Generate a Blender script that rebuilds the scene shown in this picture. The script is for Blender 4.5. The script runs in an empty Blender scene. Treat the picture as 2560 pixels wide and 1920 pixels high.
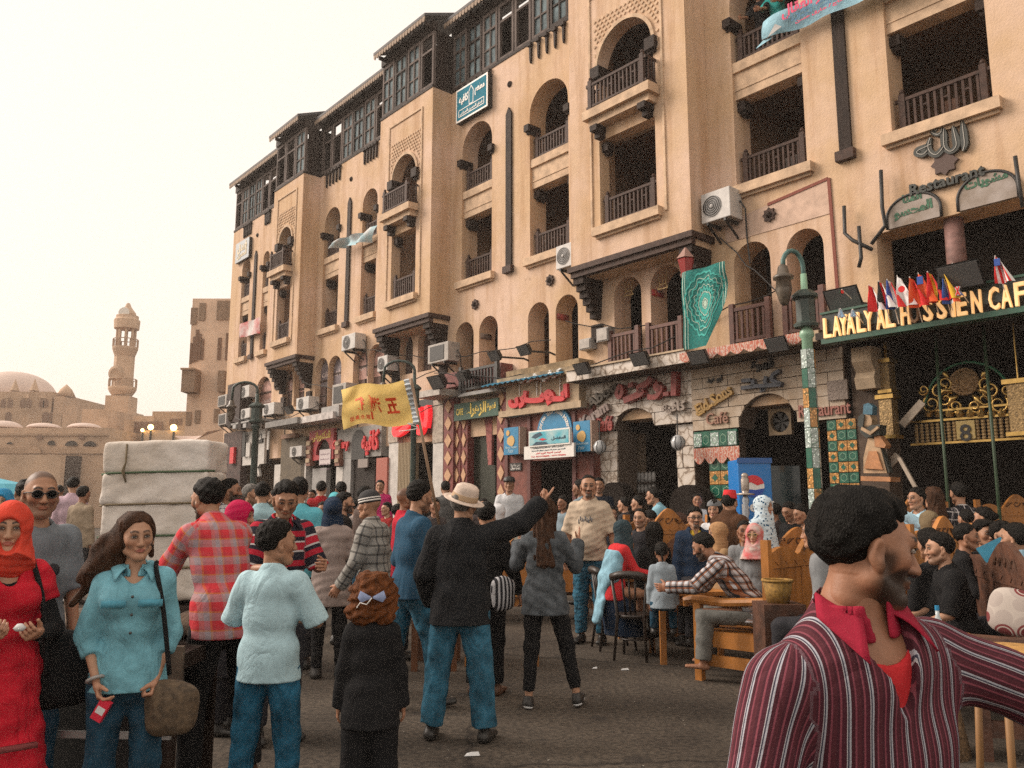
import bpy, bmesh, math, random
import numpy as np
from mathutils import Vector, Matrix
from mathutils.geometry import tessellate_polygon
S = bpy.context.scene
COL = S.collection
R = math.radians
rnd = random.Random(11)
# ------------------------------------------------------------------ camera, sky, sun, exposure
CAM_H = 1.55
PITCH = R(8.6395)
cam_d = bpy.data.cameras.new('camera')
cam = bpy.data.objects.new('camera', cam_d)
COL.objects.link(cam)
cam.location = (0, 0, CAM_H)
cam.rotation_euler = (R(90) + PITCH, 0, 0)
cam_d.sensor_width = 36.0
cam_d.lens = 36.0 * 2060.0 / 2560.0
cam_d.clip_start = 0.05
cam_d.clip_end = 3000
S.camera = cam
SUN_EL, SUN_AZ = R(32), R(78)          # azimuth measured left of the view direction
w = bpy.data.worlds.new('World'); S.world = w; w.use_nodes = True
nt = w.node_tree; nt.nodes.clear()
wo = nt.nodes.new('ShaderNodeOutputWorld'); bg = nt.nodes.new('ShaderNodeBackground')
sk = nt.nodes.new('ShaderNodeTexSky'); sk.sky_type = 'NISHITA'; sk.sun_disc = False
sk.sun_elevation = SUN_EL; sk.sun_rotation = -SUN_AZ
sk.air_density = 1.0; sk.dust_density = 4.0; sk.ozone_density = 0.6
bg.inputs['Strength'].default_value = 0.15
veil = nt.nodes.new('ShaderNodeMix'); veil.data_type = 'RGBA'      # thin even cloud over the whole sky
veil.inputs[0].default_value = 0.93; veil.inputs[7].default_value = (3.85, 3.42, 2.95, 1)
nt.links.new(sk.outputs[0], veil.inputs[6]); nt.links.new(veil.outputs[2], bg.inputs[0]); nt.links.new(bg.outputs[0], wo.inputs[0])
sun_d = bpy.data.lights.new('sun', 'SUN'); sun_d.energy = 1.9; sun_d.angle = R(30); sun_d.color = (1.0, 0.87, 0.76)
sun = bpy.data.objects.new('sun', sun_d); COL.objects.link(sun)
to_sun = Vector((-math.sin(SUN_AZ) * math.cos(SUN_EL), math.cos(SUN_AZ) * math.cos(SUN_EL), math.sin(SUN_EL)))
sun.rotation_euler = to_sun.to_track_quat('Z', 'Y').to_euler()
S.view_settings.view_transform = 'Standard'; S.view_settings.look = 'None'
S.view_settings.gamma = 1; S.view_settings.use_curve_mapping = False
S.view_settings.exposure = 1.05
S.render.engine = 'CYCLES'
S.cycles.max_bounces = 5; S.cycles.diffuse_bounces = 3; S.cycles.glossy_bounces = 2
S.cycles.transmission_bounces = 2; S.cycles.transparent_max_bounces = 6
S.cycles.caustics_reflective = False; S.cycles.caustics_refractive = False
S.cycles.use_denoising = False
S.cycles.sample_clamp_indirect = 4.0
# ------------------------------------------------------------------ where a pixel of the 2560 px photograph lies
CP, SP = math.cos(PITCH), math.sin(PITCH)
KD = 2560.0 / 2212.0
def ray(px, py):
 x = (px * KD - 1280.0) / 2060.0; y = (960.0 - py * KD) / 2060.0
 return Vector((x, CP - y * SP, SP + y * CP))
def at(px, py, Y):                       # the point of that sight line Y metres ahead
 r = ray(px, py); t = Y / r.y
 return Vector((r.x * t, Y, CAM_H + r.z * t))
def gnd(px, py, z=0.0):
 r = ray(px, py); t = (z - CAM_H) / r.z
 return Vector((r.x * t, r.y * t, z))
# ------------------------------------------------------------------ the facade's own frame: s runs along it away from us, z up, o out of the wall
FA = R(40.5)
FU = Vector((-math.sin(FA), math.cos(FA), 0)); FN = Vector((-math.cos(FA), -math.sin(FA), 0))
FK = 14.0 / 12.0
def fp(s, z, o=0.0):
 return FU * (s * FK) - FN * (14.0 - o * FK) + Vector((0, 0, z * FK - 0.3167))
Z0 = 0.3167 / FK                         # street level in facade units
FM = Matrix.Identity(4)
for i, v in enumerate((-FU * FK, Vector((0, 0, FK)), FN * FK)):
 FM[0][i], FM[1][i], FM[2][i] = v
_o = -FN * 14.0 + Vector((0, 0, -0.3167))
FM[0][3], FM[1][3], FM[2][3] = _o        # local (-s, z, o)
FM_FLIP = FM @ Matrix.Diagonal((-1, 1, 1, 1))   # local (s, z, o)
# ------------------------------------------------------------------ materials
MATS = {}
def mat(name, col, rough=0.8, var=0.0, vscale=6.0, bump=0.0, bscale=40.0, metal=0.0, col2=None, stretch=None,
  emit=None, estr=1.0, spec=None, detail=4.0, bdist=0.01, attr=None):
 if name in MATS: return MATS[name]
 m = bpy.data.materials.new(name); m.use_nodes = True; n = m.node_tree; L = n.links
 p = n.nodes['Principled BSDF']
 p.inputs['Base Color'].default_value = (*col, 1); p.inputs['Roughness'].default_value = rough
 p.inputs['Metallic'].default_value = metal
 if spec is not None: p.inputs['Specular IOR Level'].default_value = spec
 if emit:
  p.inputs['Emission Color'].default_value = (*emit, 1); p.inputs['Emission Strength'].default_value = estr
 tc = None
 def coord():
  nonlocal tc
  if tc is None:
   g = n.nodes.new('ShaderNodeTexCoord'); tc = g.outputs['Object']
   if stretch:
    mp = n.nodes.new('ShaderNodeMapping'); mp.inputs['Scale'].default_value = stretch
    L.new(tc, mp.inputs[0]); tc = mp.outputs[0]
  return tc
 last = None
 if var > 0 or col2:
  t = n.nodes.new('ShaderNodeTexNoise'); t.inputs['Scale'].default_value = vscale; t.inputs['Detail'].default_value = detail
  t.inputs['Roughness'].default_value = 0.62
  L.new(coord(), t.inputs['Vector'])
  r = n.nodes.new('ShaderNodeValToRGB')
  c2 = col2 if col2 else tuple(max(0, c * (1 - var)) for c in col)
  c1 = col if col2 else tuple(min(1, c * (1 + var)) for c in col)
  r.color_ramp.elements[0].position = 0.34; r.color_ramp.elements[1].position = 0.66
  r.color_ramp.elements[0].color = (*c2, 1); r.color_ramp.elements[1].color = (*c1, 1)
  L.new(t.outputs['Fac'], r.inputs[0]); L.new(r.outputs[0], p.inputs['Base Color']); last = r.outputs[0]
 if bump > 0:
  t = n.nodes.new('ShaderNodeTexNoise'); t.inputs['Scale'].default_value = bscale; t.inputs['Detail'].default_value = 5
  L.new(coord(), t.inputs['Vector'])
  b = n.nodes.new('ShaderNodeBump'); b.inputs['Strength'].default_value = bump; b.inputs['Distance'].default_value = bdist
  L.new(t.outputs['Fac'], b.inputs['Height']); L.new(b.outputs[0], p.inputs['Normal'])
 MATS[name] = m
 return m
def nodes_of(m): return m.node_tree, m.node_tree.nodes['Principled BSDF']
def mixc(n, a, b, fac, mode='MIX'):
 x = n.nodes.new('ShaderNodeMix'); x.data_type = 'RGBA'; x.blend_type = mode
 for k, v in ((0, fac), (6, a), (7, b)):
  if isinstance(v, (int, float)): x.inputs[k].default_value = v
  elif isinstance(v, tuple): x.inputs[k].default_value = (*v, 1) if len(v) == 3 else v
  else: n.links.new(v, x.inputs[k])
 return x.outputs[2]
def mathn(n, op, a, b=0.0, c=None):
 x = n.nodes.new('ShaderNodeMath'); x.operation = op
 for k, v in enumerate((a, b) if c is None else (a, b, c)):
  if isinstance(v, (int, float)): x.inputs[k].default_value = v
  else: n.links.new(v, x.inputs[k])
 return x.outputs[0]
def ramp(n, fac, stops, const=True):
 r = n.nodes.new('ShaderNodeValToRGB'); cr = r.color_ramp
 cr.interpolation = 'CONSTANT' if const else 'LINEAR'
 while len(cr.elements) < len(stops): cr.elements.new(0.5)
 for e, (p, c) in zip(cr.elements, stops): e.position = p; e.color = (*c, 1)
 n.links.new(fac, r.inputs[0]); return r.outputs[0]
def cloth(name, col, pattern=None, rough=0.9, fold=0.38, var=0.12):
 """woven cloth; pattern = list of (axis, period, stops, how) laid over the pat attribute (metres round / along the cloth)"""
 if name in MATS: return MATS[name]
 m = mat(name, col, rough, var=0 if pattern else var, vscale=9)
 n, p = nodes_of(m); L = n.links
 p.inputs['Specular IOR Level'].default_value = 0.15
 if pattern:
  a = n.nodes.new('ShaderNodeAttribute'); a.attribute_name = 'pat'
  sx = n.nodes.new('ShaderNodeSeparateXYZ'); L.new(a.outputs['Vector'], sx.inputs[0])
  cur = None
  for ax, per, stops, how in pattern:
   f = mathn(n, 'FRACT', mathn(n, 'DIVIDE', mathn(n, 'ADD', sx.outputs[ax], 10.0), per))
   c = ramp(n, f, stops)
   cur = c if cur is None else mixc(n, cur, c, how[1], how[0])
  L.new(cur, p.inputs['Base Color'])
 tc = n.nodes.new('ShaderNodeTexCoord')
 t = n.nodes.new('ShaderNodeTexNoise'); t.inputs['Scale'].default_value = 5.5; t.inputs['Detail'].default_value = 3.5
 t.inputs['Distortion'].default_value = 0.7
 mp = n.nodes.new('ShaderNodeMapping'); mp.inputs['Scale'].default_value = (1.2, 1.2, 0.7); mp.inputs['Rotation'].default_value = (0.3, 0.5, 0.2)
 L.new(tc.outputs['Object'], mp.inputs[0]); L.new(mp.outputs[0], t.inputs['Vector'])
 t2 = n.nodes.new('ShaderNodeTexNoise'); t2.inputs['Scale'].default_value = 260; L.new(tc.outputs['Object'], t2.inputs['Vector'])
 h = mathn(n, 'ADD', mathn(n, 'MULTIPLY', mathn(n, 'ABSOLUTE', mathn(n, 'SUBTRACT', t.outputs['Fac'], 0.5)), 2.4), mathn(n, 'MULTIPLY', t2.outputs['Fac'], 0.08))
 b = n.nodes.new('ShaderNodeBump'); b.inputs['Strength'].default_value = fold; b.inputs['Distance'].default_value = 0.035
 L.new(h, b.inputs['Height']); L.new(b.outputs[0], p.inputs['Normal'])
 return m
# ------------------------------------------------------------------ meshes
def link(o, parent=None):
 COL.objects.link(o)
 if parent is not None:
  o.parent = parent
  o.matrix_parent_inverse = parent.matrix_basis.inverted()
 return o
def tag(o, label=None, cat=None, group=None, kind=None):
 if label: o['label'] = label
 if cat: o['category'] = cat
 if group: o['group'] = group
 if kind: o['kind'] = kind
 return o
def thing(name, label, cat, loc=(0, 0, 0), group=None, rz=0.0):
 o = bpy.data.objects.new(name, None); o.empty_display_size = 0.1
 o.location = loc; o.rotation_euler = (0, 0, rz)
 o.matrix_basis = Matrix.Translation(Vector(loc)) @ Matrix.Rotation(rz, 4, 'Z')
 COL.objects.link(o)
 return tag(o, label, cat, group)
class MB:
 def __init__(s, T=None): s.v = []; s.f = []; s.mi = []; s.T = T; s.m = 0
 def add(s, vs, fs, T=None):
  b = len(s.v)
  if T is not None: vs = [T @ Vector(q) for q in vs]
  if s.T is not None: vs = [s.T @ Vector(q) for q in vs]
  s.v += [tuple(q) for q in vs]
  s.f += [tuple(i + b for i in q) for q in fs]; s.mi += [s.m] * len(fs)
  return s
 def box(s, lo, hi, T=None):
  x0, y0, z0 = lo; x1, y1, z1 = hi
  return s.add([(x0, y0, z0), (x1, y0, z0), (x1, y1, z0), (x0, y1, z0), (x0, y0, z1), (x1, y0, z1), (x1, y1, z1), (x0, y1, z1)],
                     [(0, 3, 2, 1), (4, 5, 6, 7), (0, 1, 5, 4), (1, 2, 6, 5), (2, 3, 7, 6), (3, 0, 4, 7)], T)
 def cbox(s, c, d, T=None):
  return s.box([c[i] - d[i] / 2 for i in range(3)], [c[i] + d[i] / 2 for i in range(3)], T)
 def bar(s, a, b, w, h=None, up=(0, 0, 1)):
  a = Vector(a); b = Vector(b); h = h or w; d = (b - a).normalized(); u = Vector(up)
  if abs(d.dot(u)) > 0.98: u = Vector((1, 0, 0))
  x = d.cross(u).normalized(); y = x.cross(d).normalized()
  vs = [p + x * (i * w / 2) + y * (j * h / 2) for p in (a, b) for i, j in ((-1, -1), (1, -1), (1, 1), (-1, 1))]
  return s.add(vs, [(0, 1, 2, 3), (7, 6, 5, 4), (0, 4, 5, 1), (1, 5, 6, 2), (2, 6, 7, 3), (3, 7, 4, 0)])
 def tube(s, path, r, n=8, cap=True):
  P = [Vector(q) for q in path]; k = len(P); rs = r if isinstance(r, (list, tuple)) else [r] * k
  vs = []; pu = None
  for i in range(k):
   d = (P[min(i + 1, k - 1)] - P[max(i - 1, 0)]).normalized()
   if pu is None:
    pu = d.orthogonal().normalized()
   pu = (pu - d * pu.dot(d)); pu = pu.normalized() if pu.length > 1e-6 else d.orthogonal().normalized()
   q = d.cross(pu)
   for j in range(n):
    a = 2 * math.pi * j / n
    vs.append(P[i] + pu * (rs[i] * math.cos(a)) + q * (rs[i] * math.sin(a)))
  fs = [(i * n + j, i * n + (j + 1) % n, (i + 1) * n + (j + 1) % n, (i + 1) * n + j) for i in range(k - 1) for j in range(n)]
  if cap: fs += [tuple(reversed(range(n))), tuple(range((k - 1) * n, k * n))]
  return s.add(vs, fs)
 def lathe(s, prof, n=16, T=None, cap=True):
  vs = []; k = len(prof)
  for r, z in prof:
   for j in range(n):
    a = 2 * math.pi * j / n; vs.append((r * math.cos(a), r * math.sin(a), z))
  fs = [(i * n + j, i * n + (j + 1) % n, (i + 1) * n + (j + 1) % n, (i + 1) * n + j) for i in range(k - 1) for j in range(n)]
  if cap: fs += [tuple(reversed(range(n))), tuple(range((k - 1) * n, k * n))]
  return s.add(vs, fs, T)
 def plate(s, loops, z0, z1, T=None):
  """flat shape (outer loop, then holes) with thickness z0..z1"""
  loops = [[(float(x), float(y)) for x, y in lp] for lp in loops]
  tri = tessellate_polygon([[Vector((x, y, 0)) for x, y in lp] for lp in loops])
  fl = [q for lp in loops for q in lp]; k = len(fl)
  vs = [(x, y, z0) for x, y in fl] + [(x, y, z1) for x, y in fl]
  fs = []
  for a, b, c in tri:
   ar = (fl[b][0] - fl[a][0]) * (fl[c][1] - fl[a][1]) - (fl[c][0] - fl[a][0]) * (fl[b][1] - fl[a][1])
   if ar < 0: b, c = c, b
   fs += [(k + a, k + b, k + c), (c, b, a)]
  o = 0
  for li, lp in enumerate(loops):
   m = len(lp); ar = sum(lp[i][0] * lp[(i + 1) % m][1] - lp[(i + 1) % m][0] * lp[i][1] for i in range(m))
   ccw = (ar > 0) == (li == 0)
   for i in range(m):
    j = (i + 1) % m
    q = (o + i, o + j, k + o + j, k + o + i)
    fs.append(q if ccw else q[::-1])
   o += m
  return s.add(vs, fs, T)
 def sheet(s, fn, nu, nv):
  vs = [fn(i / nu, j / nv) for j in range(nv + 1) for i in range(nu + 1)]
  return s.add(vs, [(j * (nu + 1) + i, j * (nu + 1) + i + 1, (j + 1) * (nu + 1) + i + 1, (j + 1) * (nu + 1) + i) for j in range(nv) for i in range(nu)])
 def mesh(s, name, mats, smooth=False, fix=False):
  me = bpy.data.meshes.new(name); me.from_pydata(s.v, [], s.f)
  for m in (mats if isinstance(mats, (list, tuple)) else [mats]): me.materials.append(m)
  me.polygons.foreach_set('material_index', s.mi)
  if smooth: me.polygons.foreach_set('use_smooth', [True] * len(s.f))
  if fix:
   b = bmesh.new(); b.from_mesh(me); bmesh.ops.recalc_face_normals(b, faces=b.faces); b.to_mesh(me); b.free()
  me.update(); return me
 def build(s, name, mats, parent=None, smooth=False, fix=False, bevel=0.0, kind=None, label=None):
  o = bpy.data.objects.new(name, s.mesh(name, mats, smooth, fix)); link(o, parent)
  if bevel:
   b = o.modifiers.new('b', 'BEVEL'); b.width = bevel; b.segments = 2; b.limit_method = 'ANGLE'
  if kind: o['kind'] = kind
  if label: o['label'] = label
  return o
def arch(x0, x1, zb, zs, n=14, k=1.0):
 """outline of an arched opening: sill zb, springing zs, half ellipse above (k = rise over half width)"""
 c = (x0 + x1) / 2; r = (x1 - x0) / 2
 return [(x0, zb), (x1, zb)] + [(c + r * math.cos(math.pi * i / n), zs + k * r * math.sin(math.pi * i / n)) for i in range(n + 1)]
def rect(x0, x1, y0, y1): return [(x0, y0), (x1, y0), (x1, y1), (x0, y1)]
# ------------------------------------------------------------------ writing
FORMS = {'ء': (0xFE80, 1), 'آ': (0xFE81, 2), 'أ': (0xFE83, 2), 'ؤ': (0xFE85, 2), 'إ': (0xFE87, 2), 'ئ': (0xFE89, 4), 'ا': (0xFE8D, 2), 'ب': (0xFE8F, 4), 'ة': (0xFE93, 2),
 'ت': (0xFE95, 4), 'ث': (0xFE99, 4), 'ج': (0xFE9D, 4), 'ح': (0xFEA1, 4), 'خ': (0xFEA5, 4), 'د': (0xFEA9, 2), 'ذ': (0xFEAB, 2), 'ر': (0xFEAD, 2), 'ز': (0xFEAF, 2), 'س': (0xFEB1, 4),
 'ش': (0xFEB5, 4), 'ص': (0xFEB9, 4), 'ض': (0xFEBD, 4), 'ط': (0xFEC1, 4), 'ظ': (0xFEC5, 4), 'ع': (0xFEC9, 4), 'غ': (0xFECD, 4), 'ف': (0xFED1, 4), 'ق': (0xFED5, 4), 'ك': (0xFED9, 4),
 'ل': (0xFEDD, 4), 'م': (0xFEE1, 4), 'ن': (0xFEE5, 4), 'ه': (0xFEE9, 4), 'و': (0xFEED, 2), 'ى': (0xFEEF, 2), 'ي': (0xFEF1, 4), '§': (0xFEFB, 2)}
def shape_arabic(t):
 t = t.replace('لا', '§'); out = []
 for i, ch in enumerate(t):
  if ch not in FORMS: out.append(ch); continue
  b, k = FORMS[ch]
  prev = i > 0 and t[i - 1] in FORMS and FORMS[t[i - 1]][1] == 4
  nxt = k == 4 and i + 1 < len(t) and t[i + 1] in FORMS and FORMS[t[i + 1]][1] >= 2
  f = (3 if prev else 2) if nxt else (1 if prev and k > 1 else 0)
  out.append(chr(b + f))
 return ''.join(reversed(out))
def text_mb(body, w=None, h=None, T=None, depth=0.01, bold=0.0, mb=None, arabic=None, shear=0.0, z=0.0, anchor='c'):
 """lettering as a mesh, fitted to width w and height h about the local origin"""
 if arabic is None: arabic = any('\u0600' < c < '\u06ff' for c in body)
 cu = bpy.data.curves.new('text', 'FONT'); cu.body = shape_arabic(body) if arabic else body
 cu.offset = bold; cu.shear = shear; cu.resolution_u = 2; cu.extrude = 0.0
 ob = bpy.data.objects.new('text', cu)
 me = ob.to_mesh()
 vs = [tuple(v.co) for v in me.vertices]; fs = [tuple(p.vertices) for p in me.polygons]
 ed = {}
 for f in fs:
  for i in range(len(f)):
   a, b = f[i], f[(i + 1) % len(f)]
   ed[(a, b)] = 1
 ob.to_mesh_clear(); bpy.data.objects.remove(ob); bpy.data.curves.remove(cu)
 mb = mb or MB()
 if not vs: return mb
 xs = [v[0] for v in vs]; ys = [v[1] for v in vs]
 W = max(xs) - min(xs); Hh = max(ys) - min(ys)
 sx = w / W if w else None; sy = h / Hh if h else None
 if sx is None: sx = sy
 if sy is None: sy = sx
 cx = (max(xs) + min(xs)) / 2; cy = (max(ys) + min(ys)) / 2
 k = len(vs)
 V = [((x - cx) * sx, (y - cy) * sy, z + depth) for x, y, _ in vs] + [((x - cx) * sx, (y - cy) * sy, z) for x, y, _ in vs]
 F = list(fs)
 if depth > 0.003:
  F += [tuple(i + k for i in f[::-1]) for f in fs]
  F += [(b, a, a + k, b + k) for a, b in ed if (b, a) not in ed]
 mb.add(V, F, T)
 return mb
def stroke(mb, pts, w, z0, z1, T=None):
 """a brush or tube stroke as a flat ribbon with thickness; w = width or list of widths"""
 P = [Vector((p[0], p[1])) for p in pts]; n = len(P); ws = w if isinstance(w, (list, tuple)) else [w] * n
 l = []; r = []
 for i in range(n):
  d = (P[min(i + 1, n - 1)] - P[max(i - 1, 0)]).normalized(); q = Vector((-d.y, d.x)) * ws[i] / 2
  l.append(P[i] + q); r.append(P[i] - q)
 vs = [(a.x, a.y, z) for z in (z0, z1) for a in l + r]
 fs = []
 for i in range(n - 1):
  fs += [(2 * n + i, 3 * n + i, 3 * n + i + 1, 2 * n + i + 1), (i, i + 1, n + i + 1, n + i),
               (i, 2 * n + i, 2 * n + i + 1, i + 1), (n + i, n + i + 1, 3 * n + i + 1, 3 * n + i)]
 fs += [(0, n, 3 * n, 2 * n), (n - 1, 3 * n - 1, 4 * n - 1, 2 * n - 1)]
 return mb.add(vs, fs, T)
def curve_pts(ctrl, n=6):
 """Catmull-Rom through the control points"""
 P = [Vector(c) for c in ctrl]; out = []
 for i in range(len(P) - 1):
  a, b, c, d = P[max(i - 1, 0)], P[i], P[i + 1], P[min(i + 2, len(P) - 1)]
  for k in range(n):
   t = k / n
   out.append(0.5 * ((2 * b) + (c - a) * t + (2 * a - 5 * b + 4 * c - d) * t * t + (3 * b - a - 3 * c + d) * t ** 3))
 out.append(P[-1]); return out
def fT(s, z, o=0.0, rot=0.0):
 """frame for lettering on the facade at (s, z, o), x to the reader's right"""
 return FM @ Matrix.Translation((-s, z, o)) @ Matrix.Rotation(rot, 4, 'Z')
# ------------------------------------------------------------------ bodies: distance fields meshed as one smooth surface each
class Field:
 def __init__(s, lo, hi, h):
  s.h = h; s.lo = np.array(lo, np.float32) - 2 * h
  n = np.maximum(np.ceil((np.array(hi) - np.array(lo)) / h).astype(int) + 5, 6)
  s.ax = [(s.lo[i] + h * np.arange(n[i])).astype(np.float32) for i in range(3)]
  s.f = np.full(tuple(n), 9.0, np.float32)
 def sl(s, lo, hi, m):
  out = []
  for i in range(3):
   a = int(max(0, math.floor((lo[i] - m - s.lo[i]) / s.h))); b = int(min(len(s.ax[i]), math.ceil((hi[i] + m - s.lo[i]) / s.h) + 1))
   if b <= a: return None
   out.append(slice(a, b))
  return tuple(out)
 def pts(s, q):
  return np.meshgrid(s.ax[0][q[0]], s.ax[1][q[1]], s.ax[2][q[2]], indexing='ij', sparse=True)
 def put(s, pr, op='u', k=None):
  k = pr.k if k is None else k
  lo, hi = pr.bounds(); q = s.sl(lo, hi, max(k, 0.0) + 2.5 * s.h)
  if q is None: return s
  d = pr.dist(*s.pts(q)); a = s.f[q]
  if op == 'u':
   if k > 0:
    m = np.maximum(k - np.abs(a - d), 0) / k; s.f[q] = np.minimum(a, d) - m * m * k * 0.25
   else: s.f[q] = np.minimum(a, d)
  elif op == 's':
   if k > 0:
    m = np.maximum(k - np.abs(a + d), 0) / k; s.f[q] = np.maximum(a, -d) + m * m * k * 0.25
   else: s.f[q] = np.maximum(a, -d)
  return s
 def func(s, fn):
  X, Y, Z = s.pts((slice(None),) * 3); s.f = fn(s.f, X, Y, Z).astype(np.float32); return s
 def net(s):
  f = s.f; b = f < 0
  n = np.array(f.shape) - 1
  cnt = np.zeros(tuple(n), np.int8)
  for i in (0, 1):
   for j in (0, 1):
    for k in (0, 1): cnt += b[i:n[0] + i, j:n[1] + j, k:n[2] + k]
  act = (cnt > 0) & (cnt < 8)
  I = np.argwhere(act)
  if len(I) == 0: return np.zeros((0, 3)), np.zeros((0, 4), int)
  idx = -np.ones(tuple(n), np.int32); idx[act] = np.arange(len(I))
  acc = np.zeros((len(I), 3), np.float64); w = np.zeros(len(I))
  for ax in range(3):
   o1, o2 = [a for a in range(3) if a != ax]
   for p in (0, 1):
    for q in (0, 1):
     c0 = I.copy(); c0[:, o1] += p; c0[:, o2] += q; c1 = c0.copy(); c1[:, ax] += 1
     a = f[tuple(c0.T)]; c = f[tuple(c1.T)]; m = (a < 0) != (c < 0)
     t = np.where(m, a / np.where(np.abs(a - c) < 1e-9, 1e-9, a - c), 0)
     v = np.zeros((len(I), 3)); v[:, ax] = t; v[:, o1] = p; v[:, o2] = q
     acc[m] += v[m]; w[m] += 1
  V = s.lo + (I + acc / np.maximum(w, 1)[:, None]) * s.h
  Q = []
  for ax in range(3):
   o1, o2 = [(1, 2), (2, 0), (0, 1)][ax]
   s0 = [slice(None)] * 3; s1 = [slice(None)] * 3
   s0[ax] = slice(0, -1); s1[ax] = slice(1, None)
   a = b[tuple(s0)]; c = b[tuple(s1)]
   for flip in (0, 1):
    E = np.argwhere((a & ~c) if not flip else (~a & c))
    E = E[(E[:, o1] > 0) & (E[:, o2] > 0) & (E[:, o1] < n[o1]) & (E[:, o2] < n[o2])]
    if len(E) == 0: continue
    def cell(d1, d2):
     e = E.copy(); e[:, o1] -= d1; e[:, o2] -= d2; return idx[tuple(e.T)]
    q = np.stack([cell(1, 1), cell(0, 1), cell(0, 0), cell(1, 0)], 1)
    Q.append(q[:, ::-1] if flip else q)
  Q = np.concatenate(Q); Q = Q[(Q >= 0).all(1)]
  return V, Q
class Cone:
 """tapered limb with an elliptical section: a->b, radii (across, deep) at each end; cut = list of (point, normal) planes that trim it"""
 def __init__(s, a, b, ra, rb, side=(1, 0, 0), k=0.02, cut=(), g=None, flat=False):
  s.a = np.array(a, float); s.b = np.array(b, float)
  s.ra = ra if isinstance(ra, tuple) else (ra, ra); s.rb = rb if isinstance(rb, tuple) else (rb, rb)
  s.k = k; s.g = g; d = s.b - s.a; s.L = max(np.linalg.norm(d), 1e-6); s.w = d / s.L
  u = np.array(side, float); u = u - s.w * u.dot(s.w)
  if np.linalg.norm(u) < 1e-4: u = np.array((0, 1.0, 0)) - s.w * s.w[1]
  s.u = u / np.linalg.norm(u); s.v = np.cross(s.w, s.u)
  s.cut = list(cut)
  if flat: s.cut = s.cut + [(s.b, s.w)]
 def bounds(s):
  m = max(s.ra + s.rb)
  return np.minimum(s.a, s.b) - m, np.maximum(s.a, s.b) + m
 def grow(s, i, **kw):
  c = Cone(s.a, s.b, tuple(r + i for r in s.ra), tuple(r + i for r in s.rb), s.u, kw.get('k', s.k), kw.get('cut', s.cut), s.g); return c
 def loc(s, X, Y, Z):
  x = X - s.a[0]; y = Y - s.a[1]; z = Z - s.a[2]
  return (x * s.u[0] + y * s.u[1] + z * s.u[2], x * s.v[0] + y * s.v[1] + z * s.v[2], x * s.w[0] + y * s.w[1] + z * s.w[2])
 def dist(s, X, Y, Z):
  u, v, w = s.loc(X, Y, Z)
  t = np.clip(w / s.L, 0, 1); e = w - t * s.L
  ru = s.ra[0] + (s.rb[0] - s.ra[0]) * t; rv = s.ra[1] + (s.rb[1] - s.ra[1]) * t
  m = np.minimum(ru, rv)
  q = np.sqrt((u / ru) ** 2 + (v / rv) ** 2 + (e / m) ** 2)
  d = (q - 1) * m
  for p, nn in s.cut:
   d = np.maximum(d, (X - p[0]) * nn[0] + (Y - p[1]) * nn[1] + (Z - p[2]) * nn[2])
  return d
class Ell:
 def __init__(s, c, r, k=0.02, rot=None, g=None):
  s.c = np.array(c, float); s.r = np.array(r if not isinstance(r, (int, float)) else (r,) * 3, float); s.k = k; s.g = g
  s.M = np.array(rot) if rot is not None else None
 def bounds(s): m = s.r.max() if s.M is not None else s.r; return s.c - m, s.c + m
 def dist(s, X, Y, Z):
  x, y, z = X - s.c[0], Y - s.c[1], Z - s.c[2]
  if s.M is not None:
   M = s.M; x, y, z = (M[0][0] * x + M[1][0] * y + M[2][0] * z, M[0][1] * x + M[1][1] * y + M[2][1] * z, M[0][2] * x + M[1][2] * y + M[2][2] * z)
  q = np.sqrt((x / s.r[0]) ** 2 + (y / s.r[1]) ** 2 + (z / s.r[2]) ** 2)
  return (q - 1) * s.r.min()
def np_mesh(name, V, Q, mats, pat=None, col=None, smooth=True):
 me = bpy.data.meshes.new(name)
 nv, nq = len(V), len(Q)
 me.vertices.add(nv); me.vertices.foreach_set('co', np.asarray(V, np.float32).ravel())
 me.loops.add(nq * 4); me.loops.foreach_set('vertex_index', np.asarray(Q, np.int32).ravel())
 me.polygons.add(nq); me.polygons.foreach_set('loop_start', np.arange(nq, dtype=np.int32) * 4)
 me.polygons.foreach_set('use_smooth', np.full(nq, smooth))
 for m in (mats if isinstance(mats, (list, tuple)) else [mats]): me.materials.append(m)
 if pat is not None:
  a = me.attributes.new('pat', 'FLOAT_VECTOR', 'POINT'); a.data.foreach_set('vector', np.asarray(pat, np.float32).ravel())
 if col is not None:
  a = me.attributes.new('tint', 'FLOAT_COLOR', 'POINT'); a.data.foreach_set('color', np.asarray(col, np.float32).ravel())
 me.update(calc_edges=True); me.validate(); return me
def relax(V, Q, it=1, f=0.5):
 for _ in range(it):
  acc = np.zeros_like(V); c = np.zeros(len(V))
  for i in range(4):
   for j in (1, 3):
    np.add.at(acc, Q[:, i], V[Q[:, (i + j) % 4]]); np.add.at(c, Q[:, i], 1)
  m = c > 0
  V = V.copy(); V[m] = V[m] * (1 - f) + f * acc[m] / c[m][:, None]
 return V
def wave_noise(X, Y, Z, sc, seed=0):
 r = np.random.RandomState(seed); o = 0
 for i in range(5):
  k = r.normal(size=3) * sc * (0.7 + 0.25 * i); p = r.rand() * 6.28
  o = o + np.sin(X * k[0] + Y * k[1] + Z * k[2] + p) / 5 * 1.6
 return o
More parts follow.
